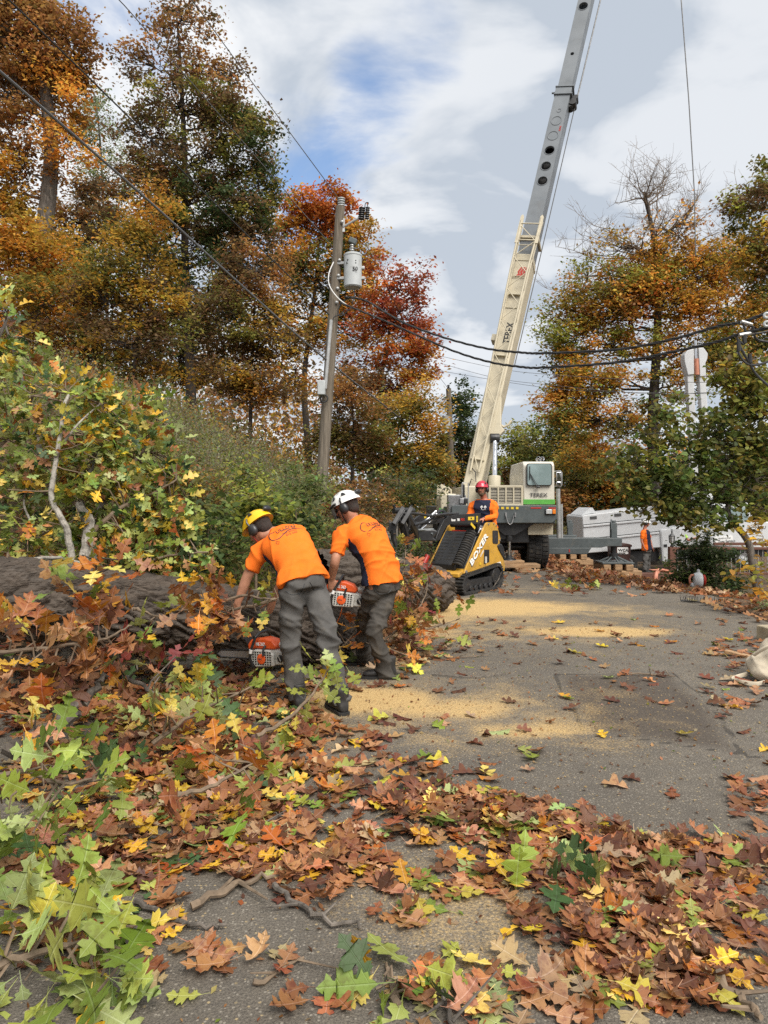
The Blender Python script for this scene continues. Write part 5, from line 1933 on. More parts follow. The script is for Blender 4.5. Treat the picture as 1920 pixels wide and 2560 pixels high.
for pts in (((853, 753), (845, 778), (852, 790), (878, 770)), ((850, 765), (862, 750), (880, 742), (892, 745)), ((886, 722), (886, 742), (880, 760)), ((832, 800), (836, 792), (850, 786), (862, 776))):
    MB().tube(lerp_pts([at(x, y, PY - .2) for x, y in pts]), .013, 5).build('lead_wire', M['wire'], pole, world=True)
b = MB()
for y in (560, 655, 693, 725, 760):
    b.ball(on_pole(y) + Vector((.08, -.13, 0)), .045, 8, 6)
b.build('pole_hardware', M['galv'], pole, world=True)

P2Y = 35.0
q0, q1 = at(1133, 1250, P2Y), at(1121, 972, P2Y)
pole2 = thing('utility_pole', 'farther slim utility pole beside the boom base, small transformer and white sign', 'utility pole', (q0.x, q0.y, H(q0.x, q0.y)), group='utility poles by the road')
MB().tube([q0 + (q0 - q1) * .1, q0, q1], [.15, .15, .12], 14).build('shaft', M['pole'], pole2, world=True)
c2 = at(1116, 1056, P2Y - .1)
MB().lathe([(.05, -.32), (.19, -.31), (.2, .26), (.21, .29), (.05, .33)], c2, (0, 0, 1), 20).build('transformer_can', M['transformer'], pole2, world=True)
MB().bx(at(1112, 0, P2Y - .2).x, at(1120, 0, P2Y - .2).x, P2Y - .4, P2Y - .2, at(0, 1199, P2Y).z, at(0, 1184, P2Y).z).build('white_sign', M['white_print'], pole2, world=True)
MB().bar(at(1104, 999, P2Y - .15), at(1124, 996, P2Y - .15), .08, .08).build('crossarm', M['pole'], pole2, world=True)
insulator(q1, (0, 0, 1), 3, .08, .2, M['black'], pole2)

WIRES = 'overhead wires'


def wire(P, r, m, label, sub=10, cat='wire', name='overhead_wire'):
    o = MB().tube(lerp_pts([at(*p) for p in P], sub), r, 6).build(name, m)
    return tag(o, label, cat, WIRES)


wire([(-60, 135, 9), (0, 179, 9.6), (347, 480, 12.3), (610, 719, 15), (815, 899, PY - .18), (985, 1033, 25), (1068, 1102, 31), (1130, 1150, 35)], .022, M['wire_grey'], 'thick grey cable slanting from the left edge down past the pole service box')
wire([(-20, -40, 10), (23, 0, 10.3), (289, 260, 12.6), (521, 492, 14.8), (752, 719, 17), (823, 787, PY - .15)], .016, M['wire'], 'black wire slanting from the top left corner to the middle of the near pole')
wire([(450, -40, 13.6), (480, 0, 14), (602, 168, 15.3), (691, 286, 16.2), (822, 463, 17.6), (852, 505, PY)], .011, M['wire_grey'], 'thin wire running down to the top of the near pole')
wire([(262, -40, 12), (298, 0, 12.3), (370, 81, 13), (700, 462, 16.5), (729, 498, 16.9), (830, 615, PY - .1)], .010, M['wire_grey'], 'thin wire from the upper left edge down to the pole beside the transformer')
wire([(852, 505, PY), (930, 640, 22), (1040, 860, 29), (1121, 972, 35)], .009, M['wire'], 'thin wire between the tops of the two poles')


def twisted(P, label):
    c = lerp_pts([at(*p) for p in P], 14)
    t = thing('service_cable', label, 'cable', c[0], group='twisted service cables over the road')
    for ph in (0, 2.1, 4.2):
        q = [p + Vector((0, math.cos(ph + i * .55), math.sin(ph + i * .55))) * .015 for i, p in enumerate(c)]
        MB().tube(q, .0125, 6).build('conductor', M['wire'], t, world=True)
    return t


twisted([(862, 742, PY - .2), (913, 751, 17.5), (967, 783, 17.2), (1021, 812, 16.8), (1120, 847, 15.8), (1220, 872, 15), (1300, 881, 14.4), (1360, 883, 14), (1541, 874, 12.8), (1685, 847, 12), (1794, 816, 11.4), (1856, 805, 11.1), (1930, 777, 10.8)],
        'upper twisted black service cable sagging across the road past the boom')
twisted([(851, 757, PY - .2), (913, 782, 17.4), (985, 812, 17), (1120, 872, 15.8), (1220, 904, 15), (1300, 917, 14.4), (1360, 919, 14), (1541, 906, 12.8), (1685, 879, 12), (1794, 854, 11.4), (1850, 835, 11.1), (1930, 818, 10.8)],
        'lower twisted black service cable sagging across the road past the boom')
wire([(1100, 890, 33), (1250, 922, 30), (1372, 936, 28), (1700, 955, 24), (1940, 950, 21)], .009, M['wire_grey'], 'highest of the three hair thin wires behind the boom')
wire([(1100, 908, 33), (1240, 945, 30), (1372, 962, 28), (1640, 985, 24), (1940, 968, 21)], .009, M['wire_grey'], 'middle of the three hair thin wires behind the boom')
wire([(1100, 927, 33), (1372, 970, 28), (1640, 982, 24), (1940, 985, 21)], .009, M['wire_grey'], 'lowest of the three hair thin wires behind the boom')
t = thing('cable_end', 'black drip loops and pale clamps where the service cables end at right', 'cable', at(1870, 830, 11), group=None)
for pts in (((1842, 842, 11), (1852, 870, 11), (1872, 905, 11), (1890, 935, 11), (1925, 968, 10.9)), ((1856, 806, 11), (1864, 830, 11), (1860, 860, 11), (1846, 850, 11)), ((1846, 848, 11), (1846, 880, 11), (1866, 908, 11), (1895, 912, 11), (1930, 900, 11)),
            ((1884, 834, 11), (1895, 850, 11), (1930, 856, 11)), ((1870, 806, 11), (1882, 818, 11), (1888, 834, 11), (1930, 826, 11))):
    MB().tube(lerp_pts([at(*p) for p in pts]), .018, 6).build('drip_loop', M['wire'], t, world=True)
for a_, b_ in (((1853, 804, 11), (1880, 812, 11)), ((1848, 838, 11), (1884, 832, 11))):
    MB().tube([at(*a_), at(*b_)], .03, 8).build('clamp', M['galv'], t, world=True)
for (x, y) in ((1846, 866), (1860, 846), (1874, 895)):
    MB().tube([at(x, y - 10, 11), at(x + 2, y + 12, 11)], .032, 8).build('connector_sleeve', M['wire'], t, world=True)
for y in (789, 810):
    MB().torus(at(1917, y, 10.8), (0.3, 1, 0), .035, .022, 16, 8).build('spool_insulator', M['transformer'], t, world=True)

# ================================================================ CHIP TRUCK AND BUCKET BOOM
TY = 26.0
truck = thing('chip_truck', 'tilted white chipper truck with ribbed box body behind the railing', 'truck', (at(1620, 0, TY).x, TY + 1, at(0, 1432, TY).z))


def tprism(P, y0, t, name, m, par=truck, bev=.0):
    q = [at(x, y, TY) for x, y in P]
    return MB().prism([(p.x, p.z) for p in q], (0, y0 + t, 0), (1, 0, 0), (0, 0, 1), t).build(name, m, par, bev, world=True)


box = tprism([(1456, 1292), (1460, 1288), (1636, 1267), (1668, 1266), (1672, 1374), (1649, 1369), (1460, 1384)], TY, 2.3, 'box_body', M['white'], bev=.03)
for (a_, b_) in (((1458, 1316), (1645, 1298)), ((1458, 1352), (1648, 1332))):
    P0, P1 = at(*a_, TY - .02), at(*b_, TY - .02)
    MB().bar(P0, P1, .05, .085, Vector((0, 0, 1))).build('rib', M['white'], box, .02, world=True)
    MB().bar(P0 + Vector((0, 0, .055)), P1 + Vector((0, 0, .055)), .03, .03).build('rib_dark_line', M['grey_print'], box, world=True)  # dark grey bar along the rib's upper edge, added so the rib stands out
for (x0, y0) in ((1475, 1295), (1536, 1288), (1600, 1281)):
    MB().bar(at(x0, y0, TY - .01), at(x0 + 17, y0 - 1.6, TY - .01), .02, .10).build('vent_panel', M['grey_print'], box, world=True)
tprism([(1652, 1286), (1658, 1286), (1658, 1295), (1652, 1295)], TY - .02, .015, 'warning_label', M['tape'], box)
tprism([(1459, 1288), (1478, 1272), (1482, 1269), (1487, 1269), (1496, 1282)], TY + .3, 1.6, 'roof_hatch', M['white'], box)
tprism([(1649, 1324), (1676, 1322), (1682, 1404), (1655, 1404)], TY - .05, .6, 'tool_box', M['white'], bev=.02)
tprism([(1652, 1328), (1673, 1327), (1678, 1400), (1658, 1400)], TY - .065, .03, 'tool_box_door', M['white'])
tprism([(1657, 1361), (1665, 1360), (1666, 1367), (1658, 1367)], TY - .085, .03, 'latch', M['black'])
tprism([(1680, 1322), (1700, 1320), (1704, 1368), (1684, 1370)], TY - .04, .6, 'side_locker', M['white'], bev=.02)
tprism([(1464, 1384), (1940, 1368), (1940, 1392), (1464, 1412)], TY + .25, 1.7, 'chassis', M['black'])
cabt = tprism([(1772, 1366), (1775, 1318), (1800, 1262), (1870, 1256), (1885, 1300), (1935, 1306), (1942, 1372)], TY, 2.2, 'cab', M['white'], bev=.05)
tprism([(1806, 1272), (1862, 1268), (1872, 1300), (1800, 1304)], TY - .01, .03, 'cab_window', M['glass'], cabt)
tprism([(1700, 1320), (1772, 1316), (1774, 1362), (1704, 1366)], TY + .1, 1.9, 'dump_frame', M['white'], bev=.03)
tprism([(1784, 1343), (1830, 1339), (1832, 1360), (1786, 1362)], TY - .03, .02, 'door_sign', M['white_print'], cabt)
tex_text('Tree Service', at(1796, 1357, TY - .045), (1, 0, .05), (-.05, 0, 1), .11, M['grey_print'], cabt, bold=.01, sx=.8)
tex_text('Specialist on the job', at(1797, 1347, TY - .045), (1, 0, .05), (-.05, 0, 1), .05, M['grey_print'], cabt, sx=.8)
for px, py, r in ((1572, 1410, .37), (1866, 1398, .37), (1520, 1414, .30)):
    for dy in (.25, 1.9):
        p = at(px, py, TY)
        w_ = wheel(truck, (0, 0, 0), (1, 0, 0), r, .26, M['white'])
        w_.rotation_euler = (0, 0, math.radians(90))
        w_.location = wmat(truck).inverted() @ Vector((p.x, TY + dy, p.z))
bm_ = thing('bucket_boom', 'raised white twin bucket boom with rusty cylinder rising above the green tree', 'boom', at(1745, 1300, 27))
for P in (((1719, 937), (1735, 935), (1747, 1195), (1755, 1330), (1740, 1330), (1732, 1195)), ((1749, 940), (1765, 938), (1779, 1165), (1788, 1330), (1772, 1330), (1764, 1165))):
    q = [at(x, y, 26.6) for x, y in P]
    MB().prism([(p.x, p.z) for p in q], (0, 26.9, 0), (1, 0, 0), (0, 0, 1), .28).build('boom_beam', M['white'], bm_, .02, world=True)
for P in (((1710, 887), (1718, 876), (1734, 872), (1735, 936), (1719, 938), (1711, 905)), ((1746, 870), (1758, 869), (1769, 884), (1768, 896), (1763, 908), (1765, 940), (1749, 942))):
    q = [at(x, y, 26.6) for x, y in P]
    MB().prism([(p.x, p.z) for p in q], (0, 26.95, 0), (1, 0, 0), (0, 0, 1), .38).build('boom_shield', M['white'], bm_, .02, world=True)
MB().tube([at(1742, 937, 26.6), at(1740, 897, 26.6)], .085, 14).build('cylinder', M['terracotta'], bm_, world=True)
MB().tube([at(1740, 897, 26.6), at(1738, 851, 26.6)], .055, 12).build('rod', M['chrome'], bm_, world=True)
MB().tube([at(1750, 950, 26.8), at(1772, 1330, 26.8)], .07, 8).build('inner_link', M['black'], bm_, world=True)

# ================================================================ WHEELED BIN, RAILING, LANTERN AND SMALL THINGS
def zof(py, Y):
    return at(0, py, Y).z


by = 25.0
bn = thing('wheeled_bin', 'dark brown wheeled refuse bin with white WCA label', 'bin', (at(1555, 0, by).x, by + .3, zof(1429, by)))
q = [at(x, y, by) for x, y in ((1536, 1428), (1574, 1428), (1578, 1366), (1532, 1366))]
MB().prism([(p.x, p.z) for p in q], (0, by + .65, 0), (1, 0, 0), (0, 0, 1), .65).build('bin_body', M['bin'], bn, .03, world=True)
q = [at(x, y, by) for x, y in ((1530, 1367), (1580, 1367), (1579, 1362), (1570, 1359), (1540, 1359), (1531, 1362))]
MB().prism([(p.x, p.z) for p in q], (0, by + .68, 0), (1, 0, 0), (0, 0, 1), .72).build('lid', M['bin'], bn, .015, world=True)
lb = MB().bx(at(1543, 0, by).x, at(1570, 0, by).x, by - .02, by - .005, zof(1385, by), zof(1368, by)).build('label_plate', M['white_print'], bn, world=True)
tex_text('WCA', at(1546, 1378.5, by - .03), (1, 0, 0), (0, 0, 1), .095, M['black_print'], lb, bold=.02, sx=1.1, thick=.006)
tex_text('1.800.323.7848', at(1545, 1384, by - .03), (1, 0, 0), (0, 0, 1), .042, M['black_print'], lb, bold=.03, sx=.72, thick=.006)

ry_ = 20.0
rail = thing('deck_railing', 'brown deck railing with thin grey balusters behind the dark shrub', 'railing', (at(1680, 0, ry_).x, ry_, zof(1450, ry_)))
xq = [at(x, 0, ry_).x for x in (1672, 1687, 1945)]
MB().bx(xq[0], xq[1], ry_ - .09, ry_ + .09, zof(1462, ry_), zof(1367, ry_)).build('post', M['deck'], rail, .01, world=True)
MB().bx(at(1800, 0, ry_).x, at(1812, 0, ry_).x, ry_ - .07, ry_ + .07, zof(1462, ry_), zof(1372, ry_)).build('post', M['deck'], rail, .01, world=True)
MB().bx(xq[1], xq[2], ry_ - .07, ry_ + .07, zof(1374, ry_), zof(1368, ry_)).build('top_rail', M['deck'], rail, .008, world=True)
MB().bx(at(1790, 0, ry_).x, xq[2], ry_ + .1, ry_ + .2, zof(1364, ry_), zof(1357, ry_)).build('upper_rail', M['deck'], rail, .008, world=True)
MB().bx(xq[1], xq[2], ry_ - .04, ry_ + .04, zof(1437, ry_), zof(1431, ry_)).build('bottom_rail', M['deck'], rail, .008, world=True)
for i in range(22):
    x = at(1694 + i * 11.2, 0, ry_).x
    MB().cyl((x, ry_, zof(1432, ry_)), (x, ry_, zof(1373, ry_)), .012, 6).build('baluster', M['galv'], rail, world=True)
MB().bx(at(1585, 0, ry_).x, at(1672, 0, ry_).x, ry_ - .1, ry_ + .1, zof(1450, ry_), zof(1432, ry_)).build('edge_beam', M['deck'], rail, .01, world=True)
ln = thing('post_lantern', 'black glazed lantern on top of the brown railing post', 'lantern', (at(1679.5, 0, ry_).x, ry_, zof(1367, ry_)))
b = MB()
b.lathe([(.05, 0), (.05, .03), (.025, .05), (.03, .09), (.07, .11)], (0, 0, 0), (0, 0, 1), 12)
b.lathe([(.10, .30), (.03, .37), (.015, .39), (.012, .44), (.001, .45)], (0, 0, 0), (0, 0, 1), 6)
for k in range(6):
    a = k * math.pi / 3
    b.tube([Vector((.068 * math.cos(a), .068 * math.sin(a), .11)), Vector((.085 * math.cos(a), .085 * math.sin(a), .30))], .008, 5)
for z, r in ((.17, .074), (.235, .08)):
    b.torus((0, 0, z), (0, 0, 1), r, .005, 6, 5)
b.build('lantern_cage', M['black'], ln)
MB().lathe([(.06, .11), (.078, .295)], (0, 0, 0), (0, 0, 1), 6).build('lantern_glass', M['lens'], ln)

tr_ = thing('drain_trough', 'salmon pink plastic trough arching over the timber by the railing', 'trough', (at(1640, 0, 19.2).x, 19.2, zof(1450, 19.2)))


def strip(P, w, th, m, par, name):
    c = lerp_pts(P, 5)
    b = MB()
    n = len(c)
    vs_ = []
    for i, p in enumerate(c):
        d = (c[min(i + 1, n - 1)] - c[max(i - 1, 0)]).normalized()
        u = d.cross(Vector((0, 1, 0)))
        for sy, su in ((-1, -1), (1, -1), (1, 1), (-1, 1)):
            vs_.append(p + Vector((0, sy * w / 2, 0)) + u * (su * th / 2))
    fs = [(4 * i + j, 4 * i + (j + 1) % 4, 4 * i + 4 + (j + 1) % 4, 4 * i + 4 + j) for i in range(n - 1) for j in range(4)] + [(0, 1, 2, 3), (4 * n - 4, 4 * n - 3, 4 * n - 2, 4 * n - 1)]
    b.add(vs_, fs)
    return b.build(name, m, par, .004, world=True)


strip([at(1637, 1452, 19.1), at(1638, 1440, 19.1), at(1641, 1430, 19.15), at(1650, 1425, 19.2), at(1664, 1427, 19.3), at(1680, 1433, 19.3)], .16, .09, M['terracotta'], tr_, 'trough_channel')
strip([at(1626, 1424.5, 19.3), at(1640, 1425, 19.2), at(1655, 1424, 19.2), at(1672, 1429, 19.3)], .22, .03, M['terracotta'], tr_, 'trough_flange')

LUM = 'loose timbers at the driveway edge'


def plank(P0, P1, w, h, label):
    o = MB().bar(P0, P1, w, h).build('timber_plank', M['lumber'], None, .008)
    return tag(o, label, 'plank', LUM)


plank(at(1566, 1452, 18.2), at(1700, 1459, 17.8), .25, .12, 'long timber plank below the salmon pink trough')
plank(at(1555, 1441, 19.0), at(1602, 1443, 19.2), .2, .05, 'short thin plank between the cribbing and the person')
plank(at(1812, 1628, 7.05), at(1880, 1644, 6.9), .07, .035, 'pale split stick lying among leaves beside the canvas bag')

# hand-held blower
bl = thing('leaf_blower', 'white and red leaf blower standing in front of the dark shrub', 'blower', (at(1746, 0, 13.6).x, 13.6, H(at(1746, 0, 13.6).x, 13.6)), group=None)
bz = zof(1450, 13.6) - bl.location.z
b = MB()
b.lathe([(.03, -.09), (.13, -.08), (.15, -.02), (.15, .03), (.12, .07), (.05, .08)], (.0, 0, bz), (1, -.25, 0), 24)
b.prism([(-.02, -.0), (.04, -.0), (.03, .17), (.01, .19), (-.01, .17)], (-.01, .03, bz + .02), (1, 0, 0), (0, 0, 1), .06)
b.bx(-.12, .03, -.07, .07, bz - .20, bz - .16)
b.build('fan_housing', M['white'], bl, .008)
MB().lathe([(.10, 0), (.11, .03), (.06, .05), (.01, .05)], (.08, -.02, bz), (1, -.25, 0), 20).build('starter_cap', M['red'], bl)
MB().tube([Vector(p) for p in ((-.04, 0, bz + .10), (-.14, 0, bz + .09), (-.17, 0, bz + .03), (-.16, 0, bz - .05), (-.05, 0, bz - .08))], .022, 8).build('handle', M['terracotta'], bl)
MB().bx(-.15, -.03, -.05, .05, bz - .13, bz - .05).build('fuel_tank', M['white'], bl, .02)

# rake head, stone block, canvas bag
rk = thing('rake_head', 'dark landscape rake head lying tines up on the driveway near the shrub', 'rake', (at(1755, 0, 10.75).x, 10.75, 0))
pa, pb_ = at(1702, 1501, 10.9), at(1812, 1509, 10.6)
pa.z, pb_.z = H(pa.x, pa.y) + .02, H(pb_.x, pb_.y) + .02
MB().tube([pa, pb_], .012, 6).build('rake_bar', M['black'], rk, world=True)
for i in range(26):
    p = pa + (pb_ - pa) * (i / 25)
    MB().tube([p, p + Vector((random.uniform(-.02, .03), random.uniform(-.01, .02), random.uniform(.06, .10)))], [.006, .003], 5).build('tine', M['black'], rk, world=True)
sb = MB().box((at(1912, 0, 7.9).x + .12, 7.7, .07), (.40, .42, .18), Matrix.Rotation(.15, 3, 'Z')).build('stone_block', M['stone'], None, .015)
tag(sb, 'pale sandstone block at the right edge behind the canvas bag', 'stone block')
bag = thing('canvas_bag', 'cream canvas tote bag with strap slumped on leaves at right edge', 'bag', (3.25, 6.0, 0))
bb = MB()
for (x, y, z, r) in ((3.28, 6.05, .12, .17), (3.40, 6.0, .16, .20), (3.22, 5.98, .08, .12), (3.5, 6.1, .2, .2), (3.36, 6.1, .24, .12)):
    bb.ball((x, y, z), (r * 1.1, r, min(r, z)), 18, 12)
bme = remeshed(bb, .014, 8, .6)
folds(bme, .018, (1, .3, .4), 18, 21)
bo_ = link('bag_body', bme, bag, (M['canvas'],))
bme.transform(wmat(bag).inverted())
bme.polygons.foreach_set('use_smooth', np.ones(len(bme.polygons), dtype=bool))
strip([Vector((3.14, 5.86, .03)), Vector((3.02, 5.80, .03)), Vector((2.92, 5.85, .045)), Vector((2.93, 5.98, .03)), Vector((3.10, 6.06, .05))], .012, .035, M['canvas'], bag, 'strap')
strip([Vector((3.12, 6.0, .22)), Vector((3.2, 5.92, .31)), Vector((3.35, 5.9, .34)), Vector((3.5, 5.92, .33))], .03, .03, M['canvas'], bag, 'bag_rim')
# ================================================================ TREES AND PLANTS
def leaf_mat(name, src, vein=0.0, trans=0.30, under=.12, rough=.5):
    """src: 'col' = colour attribute of a merged mesh, 'obj' = object colour of a single leaf"""
    m = bpy.data.materials.new(name)
    m.use_nodes = True
    t = m.node_tree
    b = t.nodes['Principled BSDF']
    if src == 'col':
        a = t.nodes.new('ShaderNodeAttribute')
        a.attribute_name = 'col'
        c = a.outputs['Color']
    else:
        a = t.nodes.new('ShaderNodeObjectInfo')
        c = a.outputs['Color']
    if vein:
        uv = t.nodes.new('ShaderNodeUVMap')
        sx = t.nodes.new('ShaderNodeSeparateXYZ')
        t.links.new(uv.outputs[0], sx.inputs[0])
        au = math_node(t, 'ABSOLUTE', sx.outputs[0])
        lat = math_node(t, 'ABSOLUTE', math_node(t, 'SUBTRACT', math_node(t, 'FRACT', math_node(t, 'SUBTRACT', math_node(t, 'MULTIPLY', sx.outputs[1], 4.2), math_node(t, 'MULTIPLY', au, 2.6))), .5))
        vm = math_node(t, 'MAXIMUM', ramp(t, au, .022, .006), math_node(t, 'MULTIPLY', ramp(t, lat, .055, .01), .55))
        g = t.nodes.new('ShaderNodeNewGeometry')
        tcn = t.nodes.new('ShaderNodeTexCoord')
        pos = g.outputs['Position']
        n1 = noise_tex(t, pos, 24.0, 5, .65)
        n2 = noise_tex(t, pos, 75.0, 4, .7)
        hs = t.nodes.new('ShaderNodeHueSaturation')
        hs.inputs['Hue'].default_value = .472
        hs.inputs['Value'].default_value = .55
        hs.inputs['Saturation'].default_value = 1.05
        t.links.new(c, hs.inputs['Color'])
        c1 = mix_col(t, math_node(t, 'MULTIPLY', ramp(t, n1, .48, .66), .75), c, hs.outputs[0])
        c1 = mix_col(t, math_node(t, 'MULTIPLY', ramp(t, n2, .60, .70), .45), c1, (.07, .035, .015))
        hv = t.nodes.new('ShaderNodeHueSaturation')
        hv.inputs['Value'].default_value = 1.5
        hv.inputs['Saturation'].default_value = .75
        t.links.new(c1, hv.inputs['Color'])
        c = mix_col(t, math_node(t, 'MULTIPLY', vm, vein), c1, hv.outputs[0])
        bn = t.nodes.new('ShaderNodeBump')
        bn.inputs['Strength'].default_value = .5
        bn.inputs['Distance'].default_value = .004
        t.links.new(math_node(t, 'SUBTRACT', n1, vm), bn.inputs['Height'])
        t.links.new(bn.outputs[0], b.inputs['Normal'])
    t.links.new(c, b.inputs['Base Color'])
    b.inputs['Roughness'].default_value = rough
    b.inputs['Specular IOR Level'].default_value = .35
    if trans:
        tr = t.nodes.new('ShaderNodeBsdfTranslucent')
        t.links.new(c, tr.inputs['Color'])
        mx = t.nodes.new('ShaderNodeMixShader')
        mx.inputs[0].default_value = trans
        t.links.new(b.outputs[0], mx.inputs[1])
        t.links.new(tr.outputs[0], mx.inputs[2])
        t.links.new(mx.outputs[0], t.nodes['Material Output'].inputs[0])
    return m


M['leaf_far'] = leaf_mat('tree_leaf', 'col', trans=.56)
M['leaf_near'] = leaf_mat('oak_leaf_mass', 'col', vein=.55, trans=.25)
M['leaf_one'] = leaf_mat('oak_leaf', 'obj', vein=.55, trans=.25)
M['bark_grey'] = mat('grey_bark', (0.135, 0.115, 0.095), .95, var=.4, vscale=4, bump=1.6, bscale=9, stretch=(3, 3, .7), dirt=((.05, .042, .034), .5, 6))
M['bark_dark'] = mat('dark_bark', (0.055, 0.043, 0.035), .95, var=.4, vscale=4, bump=1.4, bscale=10, stretch=(3, 3, .7), dirt=((.02, .017, .014), .5, 6))
M['bark_pale'] = mat('pale_branch_bark', (0.30, 0.275, 0.235), .85, var=.3, vscale=16, bump=.6, bscale=60, dirt=((.09, .08, .065), .55, 30))
M['twig'] = mat('twig_bark', (0.16, 0.115, 0.075), .85, var=.3, vscale=20)

PAL = dict(
    redbrown=[(.31, .150, .050), (.36, .185, .06), (.26, .125, .045), (.38, .22, .07)],
    orange=[(.58, .26, .045), (.62, .32, .06), (.52, .22, .04), (.58, .36, .08)],
    orangered=[(.50, .15, .035), (.43, .11, .03), (.54, .20, .04), (.36, .11, .03)],
    red=[(.36, .085, .045), (.42, .11, .05), (.28, .07, .04), (.40, .15, .05)],
    gold=[(.48, .28, .045), (.54, .33, .05), (.38, .22, .04), (.32, .23, .045)],
    yellow=[(.50, .32, .03), (.42, .26, .025), (.34, .25, .04)],
    brown=[(.18, .108, .052), (.22, .135, .062), (.14, .085, .042), (.16, .12, .052)],
    olive=[(.23, .20, .05), (.18, .18, .045), (.27, .22, .05), (.15, .15, .04)],
    green=[(.115, .165, .045), (.15, .19, .05), (.095, .13, .04), (.18, .21, .055)],
    dkgreen=[(.060, .088, .032), (.08, .105, .036), (.05, .072, .028)],
    pale=[(.24, .27, .12), (.28, .29, .14), (.19, .23, .10)],
    seed=[(.32, .29, .22), (.26, .23, .17), (.20, .17, .11)],
    yellowgreen=[(.30, .31, .06), (.36, .34, .07), (.23, .25, .05)])


def rnd_rot(n, rs, up_bias=.5, normal=None):
    """n random orthonormal frames (n,3,3) columns: side, length, normal"""
    nn = rs.normal(0, 1, (n, 3))
    nn[:, 2] = np.abs(nn[:, 2]) + up_bias
    nn /= np.linalg.norm(nn, axis=1)[:, None]
    d = rs.normal(0, 1, (n, 3))
    d -= nn * np.sum(d * nn, 1)[:, None]
    d /= np.linalg.norm(d, axis=1)[:, None]
    s = np.cross(d, nn)
    return np.stack([s, d, nn], 2)


L_V = np.array([(0, -.5, 0), (.30, .0, .07), (0, .5, -.05), (-.30, 0, .07)])
L_T = np.array([(0, 1, 2), (0, 2, 3)])
L5_V = np.array([(0, -.5, 0), (.36, -.22, .05), (.30, .22, .07), (0, .56, -.06), (-.30, .22, .07), (-.36, -.22, .05)])
L5_T = np.array([(0, 1, 2), (0, 2, 3), (0, 3, 4), (0, 4, 5)])


def scatter_mesh(pos, rot, size, col, TV, TT):
    n, k = len(pos), len(TV)
    P = np.einsum('nij,kj->nki', rot, TV) * size[:, None, None] + pos[:, None, :]
    V = P.reshape(-1, 3)
    T = (TT[None] + (np.arange(n) * k)[:, None, None]).reshape(-1, TT.shape[1])
    return V, T, np.repeat(col, k, 0)


def pick_cols(n, pal, rs, var=.12, mixp=None):
    base = np.array(pal)[rs.randint(0, len(pal), n)]
    return np.clip(base * np.exp(rs.normal(0, var, (n, 1))) * np.exp(rs.normal(0, .08, (n, 3))), .004, .9)


def tube_arr(mb, P, r0, r1, n=5):
    k = len(P)
    mb.tube(P, [r0 + (r1 - r0) * i / (k - 1) for i in range(k)], n, cap=False)


def wiggle(a, b, rs, amt=.12, k=5, sag=0.0):
    a, b = np.array(a), np.array(b)
    L = np.linalg.norm(b - a)
    out = []
    off = rs.normal(0, amt * L, (k + 1, 3)) * .5
    for i in range(k + 1):
        t = i / k
        out.append(Vector(a + (b - a) * t + off[i] * math.sin(math.pi * t) + np.array((0, 0, sag * L * math.sin(math.pi * t)))))
    return out


